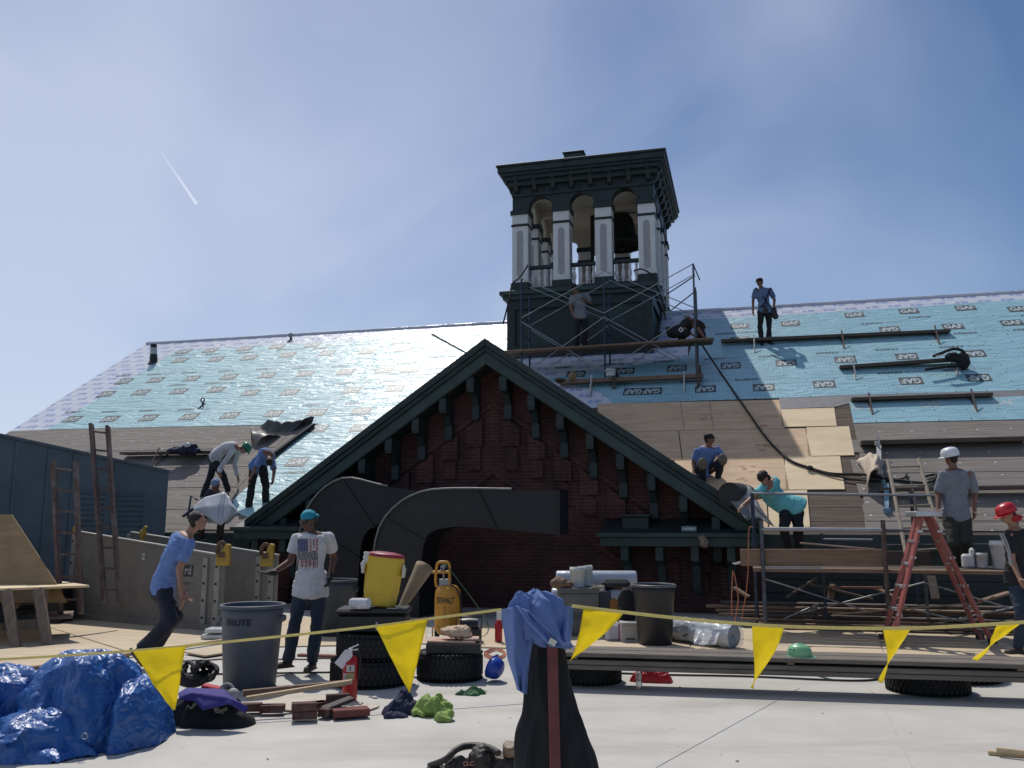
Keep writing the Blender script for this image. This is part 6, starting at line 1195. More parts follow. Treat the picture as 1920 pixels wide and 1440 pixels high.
# bag on the toe board, helmet and clothes on the left toe board, brown sacks under the tower scaffold
c = RP(1795, 670, .3); BGG = thing('tool_bag', 'black tool bag with a looped handle on the right roof toe board', 'bag', c); m_ = MB(); m_.ell(c+Vector((.12, 0, -.08)), (.17, .13, .2)); m_.ell(c+Vector((-.12, 0, 0)), (.18, .11, .12)); me = remesh(m_, .015, DARKFAB, 'bag', 2, .06, .1); o = link('bag_body', me, BGG); o.location = -c
m_ = MB(); m_.tube(smoothcurve([S(x, y, c.y-.1) for x, y in ((1750, 668), (1765, 662), (1790, 654), (1808, 662), (1800, 684), (1770, 688), (1735, 693))], 5), .035, 7); part('strap', m_, DARKFAB, BGG); m_ = MB(); m_.beam(S(1755, 668, c.y-.15), S(1770, 665, c.y-.15), .04, .03); part('buckle', m_, PW, BGG)
pz = RP(345, 845, .32); m_ = MB(); m_.ell(pz, (.45, .2, .09)); m_.ell(pz+Vector((.1, 0, .07)), (.2, .15, .1)); me = remesh(m_, .02, NAVY, 'heap', 1, .16, .18, .06); o = link('clothes', me); tag(o, 'heap of dark clothes lying on the left roof toe board', 'clothing'); m_ = MB(); m_.ell(pz+Vector((.10, -.12, .12)), (.09, .05, .08)); me = remesh(m_, .012, PW, 'cloth', 1, .06, .08); o = link('white_cloth', me); tag(o, 'small white cloth on the heap of dark clothes on the roof', 'cloth')
m_ = MB(); c = S(1074, 706, 20.9); m_.ell(c, (.10, .08, .13)); me = remesh(m_, .012, mat('tan_canvas', (.24, .15, .08), .8, bump=.3), 'sack', 1, .05, .1); o = link('canvas_pouch', me); tag(o, 'tan canvas pouch on the brown toe board below the tower', 'pouch'); m_ = MB(); c = S(1050, 713, 20.8); m_.ell(c, (.14, .1, .06)); me = remesh(m_, .012, mat('brown_leather', (.07, .04, .025), .7, bump=.3), 'p', 1, .05, .1); o = link('leather_pouch', me); tag(o, 'brown leather pouch at the left end of the brown toe board', 'pouch')

random.seed(11); m_ = MB()      # grit, nail ends and paper scraps scattered on the deck
for k in range(60):
    x, y = random.uniform(-5, 5.5), random.uniform(5.6, 11.5); r = random.choice((.003, .004, .005, .008)); m_.box((x, y, r*.35+.003), (r*random.uniform(1, 3.5), r*1.2, r*.5), Matrix.Rotation(random.uniform(0, 3), 3, 'Z'), mi=k % 3)
o = link('debris', m_.mesh('debris', [PLANK, ROPE, mat('tan_scrap', (.40, .32, .22), .8)])); tag(o, kind='stuff', label='grit and small scraps scattered over the white deck')
# ---------------------------------------------------------------- people
SKIN_L = mat('light_skin', (.33, .17, .11), .55, var=.06, vs=8, bump=.05); SKIN_T = mat('tanned_skin', (.20, .095, .06), .55, var=.06, vs=8, bump=.05); SKIN_D = mat('brown_skin', (.11, .05, .032), .5, var=.06, vs=8, bump=.05)
HAIR = mat('dark_hair', (.015, .011, .009), .7, var=.4, vs=60, bump=.5, bs=90); EYEW = mat('eye_white', (.6, .6, .58), .3, bump=0)
def cl(n, c, b=.4): return mat(n, c, .85, var=.14, vs=9, bump=b, bs=16, dirt=.45, dirtcol=[x*.45+.02 for x in c])
SH_BLUE = cl('blue_work_shirt', (.13, .22, .46)); SH_BLUE2 = cl('dusty_blue_shirt', (.11, .17, .30)); SH_GREY = cl('grey_tshirt', (.20, .21, .24)); SH_WHITE = cl('white_tshirt', (.55, .54, .55)); SH_TEAL = cl('aqua_tshirt', (.16, .52, .55)); SH_BLACK = cl('black_tshirt', (.012, .012, .015))
PT_NAVY = cl('navy_trousers', (.014, .017, .028)); PT_JEAN = cl('blue_jeans', (.022, .035, .06)); PT_BLACK = cl('black_trousers', (.010, .010, .012)); PT_OLIVE = cl('olive_trousers', (.030, .032, .024)); BOOT = mat('brown_work_boot', (.05, .035, .025), .7, var=.3, vs=14, bump=.3)
GLV = mat('black_glove', (.012, .012, .013), .7, var=.2, bump=.3)
def limb(mb, p, q, r0, r1, n=14, caps=True):
    mb.tube([p, Vector(p).lerp(q, .5), q], [r0, (r0+r1)/2, r1], n)
    if caps: mb.ell(p, r0, n=n); mb.ell(q, r1, n=n)
def solve(p, spec, D, L):
    x, y, s = spec
    if not isinstance(s, str): return S(x, y, D+s)
    best = None
    for k in range(-90, 91):
        q = S(x, y, p.y+k*.01); e = abs((q-p).length-L)
        if (s == '+' and k < 0) or (s == '-' and k > 0): continue
        if best is None or e < best[0]: best = (e, q)
    return best[1]
def person(label, D, J, shirt, pants, skin=None, sc=1.0, face=(0, -1, 0), up=None, sleeve=.6, long_=False, baggy=1.0, hatf=None, hair='short', vox=.011, boots=None, glovemat=None, hem=.10, tilt=None, female=False, build=1.0, hands=(.5, .5), pantlen=1.0, anchor=None, glasses=False, facedetail=True, feetdir=None):
    """J: joints as (px, py, depth offset | '+' | '-'): pelvis neck head shL elL wrL shR elR wrR hipL knL anL hipR knR anR"""
    skin = skin or SKIN_T; g = {}
    for k in ('pelvis', 'neck', 'head', 'shL', 'shR', 'hipL', 'hipR'): g[k] = S(J[k][0], J[k][1], D+J[k][2])
    for s in 'LR':
        g['el'+s] = solve(g['sh'+s], J['el'+s], D, .29*sc); g['wr'+s] = solve(g['el'+s], J['wr'+s], D, .26*sc)
        g['kn'+s] = solve(g['hip'+s], J['kn'+s], D, .42*sc); g['an'+s] = solve(g['kn'+s], J['an'+s], D, .41*sc)
    root_loc = anchor or ((g['anL']+g['anR'])/2-ZZ*.09)
    root = thing('person', label, 'person', root_loc)
    def emit(nm, mb, m, vx=vox, sm=3, disp=0, dsz=.1, d2=0, raw=None):
        mb2 = MB(); mb2.v = [v-root_loc for v in mb.v]; mb2.f, mb2.m, mb2.sm = mb.f, mb.m, mb.sm
        me = remesh(mb2, vx, m, nm, sm, disp, dsz, d2)
        if raw:
            raw.v = [v-root_loc for v in raw.v]; rm = raw.mesh('raw', m); o1 = bpy.data.objects.new('a', me); import bmesh
            bm = bmesh.new(); bm.from_mesh(me); bm.from_mesh(rm); bm.to_mesh(me); bm.free(); bpy.data.objects.remove(o1); bpy.data.meshes.remove(rm)
            me.polygons.foreach_set('use_smooth', [True]*len(me.polygons))
        return link(nm, me, root)
    P, N_, H = g['pelvis'], g['neck'], g['head']; shx = (g['shR']-g['shL']).normalized(); hpx = (g['hipR']-g['hipL']).normalized(); sp = (N_-P)
    bw = build*sc
    def torso(mb, infl, lo=0.0, hi=1.0, n=11):
        fw = shx.cross(sp.normalized()).normalized()
        for k in range(n+1):
            t = lo+(hi-lo)*k/n; ax = hpx.lerp(shx, max(0, min(1, t))).normalized(); c = P+sp*t+fw*0
            bow = J.get('bow', 0); c = c+fw*(-bow*4*t*(1-t))
            wx = (.158, .15, .142, .15, .165, .172, .172, .15)[min(7, max(0, int(t*7.01)))]; wy = (.118, .11, .105, .11, .12, .125, .115, .09)[min(7, max(0, int(t*7.01)))]
            if female: wx = (.172, .16, .135, .14, .15, .152, .15, .13)[min(7, max(0, int(t*7.01)))]
            fl_ = infl+(.018*max(0, 1-max(0, t)/.32) if infl > 0 else 0); mb.ell(c, ((wx+fl_)*bw, (wy+fl_)*bw, .075*sc), frame(sp, ax), n=22, m=12)
    # ---- body
    b = MB(); torso(b, -.012, 0, .93); b.ell(P, (.14*bw, .1*bw, .1*sc), frame(sp, hpx))
    limb(b, g['shL'], g['shR'], .058*bw, .058*bw); limb(b, N_-sp.normalized()*.05, H-(H-N_)*.25, .058*sc, .052*sc)
    for s in 'LR':
        limb(b, g['sh'+s], g['el'+s], .050*bw, .040*bw); limb(b, g['el'+s], g['wr'+s], .041*bw, .027*bw); limb(b, g['hip'+s], g['kn'+s], .078*bw, .052*bw); limb(b, g['kn'+s], g['an'+s], .052*bw, .035*sc)
    f = Vector(face).normalized(); upv = (up and Vector(up) or (H-N_)).normalized(); upv = (upv-f*upv.dot(f)).normalized(); rx = f.cross(upv); HR = Matrix((rx, -f, upv)).transposed()  # local: x right, -y forward, z up
    hs = sc*.93; hp = lambda x, y, z: H+HR @ Vector((x*hs, y*hs, z*hs))
    b.ell(hp(0, .012, .02), (.076*hs, .094*hs, .098*hs), HR, n=22, m=14); b.ell(hp(0, -.028, -.045), (.058*hs, .062*hs, .075*hs), HR, n=20, m=12); b.ell(hp(0, -.05, -.092), (.028*hs, .03*hs, .024*hs), HR)
    if facedetail:
        b.tube([hp(0, -.088, .012), hp(0, -.112, -.028)], [.009*hs, .016*hs], 8); b.ell(hp(0, -.103, -.03), (.019*hs, .015*hs, .012*hs), HR); b.ell(hp(0, -.083, .025), (.05*hs, .012*hs, .010*hs), HR); b.ell(hp(0, -.087, -.062), (.024*hs, .011*hs, .011*hs), HR)
    for sg in (-1, 1): b.ell(hp(sg*.077, .012, -.01), (.010*hs, .02*hs, .032*hs), HR)
    raw = MB()
    for s, sg in (('L', -1), ('R', 1)):
        e, w_ = g['el'+s], g['wr'+s]; d = (w_-e).normalized(); hc = J.get('hand'+s); d = Vector(hc).normalized() if hc else d
        side = (Vector((0, -1, 0))-d*d.dot(Vector((0, -1, 0)))); side = side.normalized() if side.length > .2 else Vector((1, 0, 0)); nrmh = d.cross(side)   # thumb towards the camera by default
        target = b; pc = w_+d*.045*sc; target.ell(pc, (.040*sc, .018*sc, .050*sc), frame(d, side)); limb(target, w_-d*.01, pc, .026*sc, .03*sc)
        cu = hands[0 if s == 'L' else 1]*sg
        for q, (o_, L_) in enumerate(((.030, .075), (.010, .084), (-.010, .078), (-.029, .062))):
            p0 = w_+d*.085*sc+side*o_*sc; a1 = cu*(.7+.1*q); d1 = (d*math.cos(a1)+nrmh*math.sin(a1)); p1 = p0+d1*L_*.5*sc; a2 = cu*(1.7+.15*q); d2 = (d*math.cos(a2)+nrmh*math.sin(a2)); p2 = p1+d2*L_*.5*sc
            raw.tube([p0-d*.02*sc, p0, p1, p2], [.0095*sc, .0095*sc, .0085*sc, .007*sc], 7)
        t0 = w_+d*.035*sc+side*.034*sc; t1 = t0+(d*.6+side*.75).normalized()*.035*sc; t2 = t1+(d*.9+side*.2+nrmh*.3*sg).normalized()*.03*sc; raw.tube([t0-side*.01*sc, t0, t1, t2], [.012*sc, .012*sc, .010*sc, .008*sc], 7)
    glv = glovemat
    body = emit('body', b, skin, vox*.85, 2, raw=None if glv else raw)
    if glv:
        gb = MB()
        for s in 'LR':
            e, w_ = g['el'+s], g['wr'+s]; d = (w_-e).normalized(); hc = J.get('hand'+s); d = Vector(hc).normalized() if hc else d
            side = (Vector((0, -1, 0))-d*d.dot(Vector((0, -1, 0)))); side = side.normalized() if side.length > .2 else Vector((1, 0, 0)); gb1 = MB(); gb1.ell(w_+d*.045*sc, (.046*sc, .025*sc, .055*sc), frame(d, side)); limb(gb1, w_-d*.03, w_+d*.03, .033*sc, .033*sc)
            emit('glove', gb1, glv, .008, 1, raw=None)
        raw2 = MB(); raw2.v = [v-root_loc for v in raw.v]; raw2.f, raw2.m, raw2.sm = raw.f, raw.m, raw.sm; link('glove', raw2.mesh('glove_fingers', glv), root)
    # ---- shirt
    m_ = MB(); torso(m_, .016, hem*-1, .90, 14); limb(m_, g['shL'], g['shR'], .060*bw, .060*bw); m_.ell(N_-sp.normalized()*.03, (.085*bw, .08*bw, .045*sc), frame(sp, shx))
    for s in 'LR':
        a, e, w_ = g['sh'+s], g['el'+s], g['wr'+s]; m_.ell(a, .064*bw)
        if long_: limb(m_, a, e, .062*bw, .052*bw); m_.tube([e, e.lerp(w_, .85)], [.054*bw, .042*bw], 16)
        else: m_.tube([a, a.lerp(e, sleeve*.6), a.lerp(e, sleeve)], [.063*bw, .066*bw, .070*bw], 18)
    emit('shirt', m_, shirt, vox, 3, .036, .17, .009)
    # ---- trousers
    m_ = MB(); m_.ell(P+sp.normalized()*.02, (.158*bw, .116*bw, .09*sc), frame(sp, hpx), n=20, m=10); m_.ell(P-sp.normalized()*.07*sc, (.158*bw, .122*bw, .11*sc), frame(sp, hpx), n=20, m=10)
    for s in 'LR':
        h, k_, a = g['hip'+s], g['kn'+s], g['an'+s]; limb(m_, h, k_, .098*bw*baggy**.4, .072*bw*baggy); m_.ell(h.lerp(P, .4), .11*bw); e = k_.lerp(a, pantlen*1.02); m_.tube([k_, k_.lerp(a, .5), e], [.072*bw*baggy, .068*sc*baggy, .064*sc*baggy], 18)
    emit('trousers', m_, pants, vox, 3, .044, .18, .012)
    # ---- boots
    for s in 'LR':
        a = g['an'+s]; k_ = g['kn'+s]; fd = Vector((J.get('toe'+s) or feetdir or (f.x, f.y, 0))).normalized(); m_ = MB(); sh = (k_-a).normalized(); ns = Vector((0, 0, 1)) if abs(fd.z) < .3 else fd.orthogonal()
        m_.tube([a+sh*.07*sc, a], [.050*sc, .048*sc], 14); m_.ell(a-ns*.035*sc, (.048*sc, .055*sc, .045*sc)); sole = a-ns*.055*sc; m_.ell(sole+fd*.08*sc, (.115*sc, .046*sc, .036*sc), Matrix((fd, ns.cross(fd), ns)).transposed()); m_.ell(sole+fd*.14*sc-ns*.003, (.06*sc, .05*sc, .032*sc), Matrix((fd, ns.cross(fd), ns)).transposed())
        m_.box(sole+fd*.065*sc-ns*.024*sc, (.255*sc, .085*sc, .02*sc), Matrix((fd, ns.cross(fd), ns)).transposed()); emit('boot', m_, boots or BOOT, .009, 2)
    # ---- head wear
    def em(nm, mb, m, vx=None, sol=0, disp=0):
        if vx: return emit(nm, mb, m, vx, 2, disp, .05)
        mb.v = [v-root_loc for v in mb.v]; o = link(nm, mb.mesh(nm, m), root)
        if sol: thick(o, sol)
        return o
    if hair == 'short':
        m_ = MB(); m_.ell(hp(0, .024, .032), (.085*hs, .095*hs, .098*hs), HR, n=20, m=12); m_.ell(hp(0, .055, -.03), (.068*hs, .05*hs, .062*hs), HR); em('hair', m_, HAIR, .008, disp=.012)
    elif hair == 'curly':
        m_ = MB(); m_.ell(hp(0, .015, .04), (.095*hs, .105*hs, .1*hs), HR, n=20, m=12); m_.ell(hp(0, .06, -.02), (.078*hs, .055*hs, .07*hs), HR); em('hair', m_, HAIR, .008, disp=.045)
    elif hair == 'long':
        m_ = MB(); m_.ell(hp(0, .03, .02), (.085*hs, .09*hs, .1*hs), HR, n=20, m=12); m_.ell(hp(.0, .075, -.06), (.06*hs, .045*hs, .08*hs), HR); m_.ell(hp(.03, .07, -.10), (.035*hs, .04*hs, .05*hs), HR); em('hair', m_, HAIR, .008, disp=.012)
    if facedetail and not glasses:
        for sg in (-1, 1): m_ = MB(); m_.ell(hp(sg*.03, -.084, .006), (.012*hs, .008*hs, .007*hs), HR, n=10, m=6); em('eye', m_, EYEW); 
        m_ = MB(); 
        for sg in (-1, 1): m_.ell(hp(sg*.03, -.0905, .006), (.0055*hs, .004*hs, .0055*hs), HR, n=8, m=6); 
        em('eye', m_, HAIR); m_ = MB(); m_.ell(hp(0, -.096, -.062), (.022*hs, .004*hs, .0035*hs), HR, n=10, m=6); em('mouth', m_, mat('lip', (.14, .04, .035), .5)); m_ = MB(); [m_.ell(hp(sg*.03, -.093, .028), (.018*hs, .005*hs, .004*hs), HR, n=10, m=6) for sg in (-1, 1)]; em('eyebrows', m_, HAIR)
    if glasses:
        m_ = MB()
        for sg in (-1, 1): m_.ell(hp(sg*.033, -.092, .006), (.030*hs, .012*hs, .020*hs), HR, n=14, m=8); m_.tube([hp(sg*.06, -.08, .012), hp(sg*.08, .0, .01)], .004*hs, 6)
        m_.tube([hp(-.02, -.1, .012), hp(.02, -.1, .012)], .005*hs, 6); em('sunglasses', m_, mat('dark_lens', (.015, .015, .017), .15, bump=0))
        m_ = MB(); m_.ell(hp(0, -.096, -.062), (.022*hs, .004*hs, .0035*hs), HR, n=10, m=6); em('mouth', m_, mat('lip', (.14, .04, .035), .5))
    if hatf:
        kind, hm = hatf[0], hatf[1]
        if kind == 'cap':
            m_ = MB(); m_.lathe([(.092*hs, .02*hs), (.096*hs, .05*hs), (.088*hs, .085*hs), (.06*hs, .115*hs), (.001, .124*hs)], H+HR @ Vector((0, .012*hs, 0)), HR, 24, sy=1.14, cap=False); em('cap', m_, hm, sol=.003)
            s_ = hatf[2] if len(hatf) > 2 else -1
            m_ = MB(); m_.grid(lambda a, b: hp((a-.5)*.15*(1-.25*b), .012+s_*(.085+.075*b*math.sin(math.pi*(.15+.7*a)))*1.05, .035-.02*b*(1-0)+.012*math.sin(a*math.pi)), 12, 5); em('cap_peak', m_, hm, sol=.004)
        elif kind == 'hard':
            fl = hatf[2] if len(hatf) > 2 else 1; R2 = HR @ Matrix.Rotation(0 if fl > 0 else math.pi, 3, 'Z'); c = hp(0, .008, .028); q = .82*hs/.93; s2 = .82*sc
            m_ = MB(); m_.lathe([(.135*s2, .0), (.140*s2, .03*s2), (.138*s2, .07*s2), (.118*s2, .115*s2), (.08*s2, .142*s2), (.03*s2, .152*s2), (.001, .153*s2)], c, R2, 28, sy=1.12, cap=False); em('hard_hat', m_, hm, sol=.004)
            m_ = MB(); m_.grid(lambda a, b: c+R2 @ Vector(((.135+.045*b*max(0, math.sin(-a*2*math.pi))**.6+.012*b)*s2*math.cos(a*2*math.pi), (.151+.055*b*max(0, math.sin(-a*2*math.pi))**.6+.012*b)*s2*math.sin(a*2*math.pi), (.004-.012*b)*s2)), 36, 3); em('hat_brim', m_, hm, sol=.004)
        elif kind == 'bandana':
            m_ = MB(); m_.ell(hp(0, .012, .052), (.088*hs, .105*hs, .080*hs), HR, n=22, m=12); m_.ell(hp(0, .05, .045), (.078*hs, .075*hs, .065*hs), HR); em('bandana', m_, hm, .008, disp=.012)
            m_ = MB(); m_.ell(hp(0, .118, .035), (.022*hs, .02*hs, .018*hs), HR); m_.ell(hp(.01, .15, .028), (.04*hs, .045*hs, .02*hs), HR); m_.ell(hp(.03, .16, .005), (.018*hs, .02*hs, .045*hs), HR); em('bandana_knot', m_, hm, .006, disp=.012)
        elif kind == 'neckflap':
            pass
    return root, g, hp, em, HR, hs
def jd(**k): return k
CAPM = mat('black_cap_cotton', (.010, .010, .012), .8, bump=.3)
# 1 man in blue striding left foreground
person('man in light blue shirt and dark baggy trousers stooping beside the grey hopper panels', 10.6, jd(pelvis=(305, 1100, 0), neck=(352, 1002, -.02), head=(371, 977, -.03), shL=(329, 1009, .16), elL=(322, 1062, '+'), wrL=(345, 1110, '+'), shR=(357, 1020, -.14), elR=(336, 1066, '-'), wrR=(341, 1118, '-'), hipL=(296, 1108, .09), knL=(330, 1152, .14), anL=(292, 1212, .28), hipR=(308, 1112, -.08), knR=(318, 1165, '-'), anR=(268, 1216, '+'), toeL=(.8, -.3, 0), toeR=(.7, -.5, -.5), bow=-.04), SH_BLUE, PT_NAVY, SKIN_L, .96, face=(.93, .28, .10), up=(.2, 0, 1), sleeve=.75, baggy=1.25, hair='short', boots=PT_BLACK, vox=.010, anchor=gp(285, 10.6))
# 2 woman
W2 = person('woman in turquoise bandana, sunglasses and white flag print T-shirt with one hand out', 9.9, jd(pelvis=(582, 1103, 0), neck=(585, 999, .0), head=(578, 976, -.01), shL=(556, 1010, .0), elL=(545, 1052, .02), wrL=(511, 1074, '-'), shR=(616, 1008, .02), elR=(626, 1046, '+'), wrR=(619, 1082, '-'), hipL=(568, 1108, 0), knL=(552, 1168, -.06), anL=(541, 1236, .02), hipR=(597, 1108, 0), knR=(594, 1170, -.05), anR=(586, 1240, .03), toeL=(-.75, -.65, 0), toeR=(-.1, -1, 0), handL=(-.95, -.1, .03)), SH_WHITE, PT_JEAN, SKIN_D, .97, face=(-.52, -.82, -.22), up=(-.12, -.1, 1), sleeve=.62, baggy=1.0, hair='long', hatf=('bandana', mat('turquoise_cotton', (.01, .26, .36), .8, bump=.2)), glasses=True, glovemat=GLV, female=True, vox=.008, hands=(-.15, .5), build=1.02)
def shirt_print(pr_):
    root, g, hp, em, HR, hs = pr_; sh = [o for o in root.children if o.name.startswith('shirt')][0]; dg = bpy.context.evaluated_depsgraph_get(); bpy.context.view_layer.update()
    from mathutils.bvhtree import BVHTree
    bm = BVHTree.FromPolygons([v.co+root.location for v in sh.data.vertices], [tuple(p.vertices) for p in sh.data.polygons])
    x0, x1, y0, y1 = 557, 596, 1010, 1068; nx, ny = 26, 40; P = {}
    for j in range(ny+1):
        for i in range(nx+1):
            r = S(x0+(x1-x0)*i/nx, y0+(y1-y0)*j/ny, 9)-CAM; r.normalize(); h = bm.ray_cast(CAM, r)
            if h[0]: P[(i, j)] = h[0]-r*.005
    rng = random.Random(3); m_ = MB()
    for j in range(ny):
        for i in range(nx):
            if not all(k in P for k in ((i, j), (i+1, j), (i+1, j+1), (i, j+1))): continue
            a, b = i/nx, j/ny
            if b < .40: c = (0 if (i+2*j) % 4 else 3) if a < .5 else (1 if (i % 4) < 2 else 3)
            elif b < .66:
                c = 2 if rng.random() < .8 else 3
                if .4 < b < .45 and (i % 5) > 2: c = 3
            elif b < .92: c = (1 if (i % 5) < 2 else (2 if (i % 5) == 3 and rng.random() < .6 else 3))
            else: c = 1 if rng.random() < .12 else 3
            if a > .5 and b < .4 and rng.random() < .3: c = 3
            if (b > .85 and rng.random() < .4): c = 3
            if c < 3: q = [P[k] for k in ((i, j), (i, j+1), (i+1, j+1), (i+1, j))]; m_.add(q, [(0, 1, 2, 3)], c)
    em('shirt_print', m_, [mat('faded_navy_print', (.045, .06, .16), .8, bump=0), mat('faded_red_print', (.34, .09, .07), .8, bump=0), mat('faded_grey_print', (.16, .15, .16), .8, bump=0)])
shirt_print(W2)
# 3 man standing on the roof
r3 = RP(1434, 645)
P3 = person('man in a blue shirt, cap and tool belt standing high on the right roof', r3.y, jd(pelvis=(1434, 581, 0), neck=(1428, 541, 0), head=(1424, 529, 0), shL=(1416, 544, 0), elL=(1412, 563, .05), wrL=(1412, 583, .0), shR=(1444, 544, 0), elR=(1452, 562, .04), wrR=(1451, 579, '-'), hipL=(1427, 584, 0), knL=(1425, 613, '-'), anL=(1428, 642, .0), hipR=(1441, 584, 0), knR=(1442, 613, '-'), anR=(1441, 642, .0), toeL=(-.2, -1, 0), toeR=(.3, -1, 0)), SH_BLUE2, PT_BLACK, SKIN_T, 1.0, face=(-.85, -.45, -.2), up=(-.05, 0, 1), sleeve=.8, hatf=('cap', CAPM), hair='short', vox=.016, anchor=r3, boots=PT_BLACK)
root, g, hp, em, HR, hs = P3
m_ = MB(); m_.ell(g['pelvis']+Vector((.22, -.02, -.06)), (.10, .09, .16)); m_.ell(g['pelvis']+Vector((.27, -.02, -.18)), (.09, .07, .09)); m_.ell(g['pelvis']+Vector((-.02, -.13, -.05)), (.08, .04, .1)); em('tool_pouch', m_, LEATH, .016)
m_ = MB(); m_.lathe([(.175, -.03), (.185, 0), (.175, .03)], g['pelvis']+ZZ*.06, None, 20, sy=.78, cap=False); em('belt', m_, LEATH, sol=.006); m_ = MB(); [m_.tube([g['sh'+s]+Vector((0, -.06, .05)), g['pelvis']+Vector((sg*-.02, -.14, .2)), g['pelvis']+Vector((sg*.12, -.13, .05))], .018, 6) for s, sg in (('L', -1), ('R', 1))]; em('harness', m_, PT_BLACK)
# 4 man on the tower scaffold
q4 = W(*WL(1085, 655, va+.25))
P4 = person('man in a grey T-shirt and dark cap leaning on the tower scaffold braces', q4.y, jd(pelvis=(1089, 592, 0), neck=(1084, 552, -.03), head=(1076, 541, -.08), shL=(1073, 557, -.05), elL=(1070, 575, '-'), wrL=(1075, 590, '-'), shR=(1100, 553, 0), elR=(1107, 568, .02), wrR=(1097, 563, '-'), hipL=(1083, 595, 0), knL=(1082, 622, '-'), anL=(1081, 649, .0), hipR=(1096, 595, 0), knR=(1098, 622, '-'), anR=(1096, 648, .0), toeL=(-.3, -1, 0), toeR=(.3, -1, 0)), SH_GREY, PT_BLACK, SKIN_T, 1.0, face=(-.7, -.65, -.35), up=(-.2, -.1, 1), sleeve=.8, hatf=('cap', CAPM), vox=.016, anchor=q4)
# 5 crouching dark man by the right end of the walkway
q5 = W(*WL(1290, 634, va+.3))
P5 = person('man in black jersey with white diamond badge crouching on the tower walkway', q5.y, jd(pelvis=(1262, 622, .1), neck=(1294, 598, -.1), head=(1302, 607, -.2), shL=(1285, 600, .02), elL=(1283, 616, '-'), wrL=(1296, 626, '-'), shR=(1301, 602, -.16), elR=(1309, 616, '-'), wrR=(1318, 629, '-'), hipL=(1260, 625, .15), knL=(1282, 622, '-'), anL=(1274, 634, .15), hipR=(1262, 627, .02), knR=(1290, 624, '-'), anR=(1280, 635, -.05), toeL=(1, -.2, 0), toeR=(1, -.2, 0), bow=.12), SH_BLACK, PT_BLACK, SKIN_T, .98, face=(.7, -.45, -.5), up=(.5, 0, 1), sleeve=.9, hair='short', vox=.016, anchor=q5, build=1.12, facedetail=False)
root, g, hp, em, HR, hs = P5; c = S(1277, 618, q5.y-.26); m_ = MB(); m_.add([c+Vector((a*.075, 0, b*.075)) for a, b in ((0, -1), (1, 0), (0, 1), (-1, 0))], [(0, 1, 2, 3)], 0); m_.add([c+Vector((a*.035, -.003, b*.035)) for a, b in ((0, -1), (1, 0), (0, 1), (-1, 0))], [(0, 1, 2, 3)], 1); em('diamond_badge', m_, [PW, SH_BLACK])
# jacket hung on the end frame next to him
c = S(1313, 620, q5.y+.1); m_ = MB(); m_.ell(c+ZZ*.12, (.13, .09, .16)); m_.ell(c-ZZ*.12, (.15, .09, .16)); m_.ell(c+Vector((-.12, 0, .23)), (.09, .08, .08)); me = remesh(m_, .02, mat('brown_black_jacket', (.03, .02, .015), .8, var=.4, vs=8, bump=.3), 'j', 1, .08, .12, .03); o = link('jacket', me); tag(o, 'dark brown jacket hanging on the end frame of the tower scaffold', 'jacket')
# 6 squatting man on plywood
r6 = RP(1330, 902)
P6 = person('man in a blue shirt, black cap and knee pads squatting on the shaded plywood', r6.y, jd(pelvis=(1316, 884, .12), neck=(1329, 839, -.02), head=(1330, 823, -.05), shL=(1307, 846, .02), elL=(1300, 868, .08), wrL=(1302, 888, '-'), shR=(1345, 842, .02), elR=(1356, 860, .0), wrR=(1340, 876, '-'), hipL=(1308, 884, .12), knL=(1316, 870, '-'), anL=(1318, 900, '+'), hipR=(1325, 884, .12), knR=(1354, 862, '-'), anR=(1346, 898, '+'), toeL=(-.1, -1, 0), toeR=(.7, -.7, 0)), SH_BLUE, PT_NAVY, SKIN_T, 1.0, face=(.93, -.35, -.05), sleeve=.75, hatf=('cap', CAPM), hair='short', vox=.012, anchor=r6, boots=PT_BLACK)
root, g, hp, em, HR, hs = P6
for s, px in (('L', (1316, 868)), ('R', (1356, 862))): m_ = MB(); c = g['kn'+s]+Vector((0, -.055, 0)); m_.ell(c, (.095, .05, .12)); em('knee_pad', m_, mat('tan_knee_pad', (.15, .12, .08), .7, bump=.3), .012)
# 7 man in aqua T-shirt bending
P7 = person('man with curly hair and aqua T-shirt bending over behind the scaffold handrail', 14.6, jd(pelvis=(1483, 948, .1), neck=(1444, 905, -.1), head=(1432, 897, -.22), shL=(1432, 912, -.12), elL=(1413, 932, '-'), wrL=(1393, 948, '-'), shR=(1455, 903, .12), elR=(1430, 930, '-'), wrR=(1410, 935, '-'), hipL=(1475, 955, .12), knL=(1470, 990, '-'), anL=(1478, 1040, .15), hipR=(1494, 953, .12), knR=(1497, 993, '-'), anR=(1497, 1040, .15), toeL=(-.8, -.4, 0), toeR=(-.8, -.4, 0), bow=.14), SH_TEAL, PT_BLACK, SKIN_L, 1.0, face=(-.75, -.15, -.65), up=(-.65, -.1, .75), sleeve=.7, hair='curly', vox=.012, build=1.12, facedetail=False)
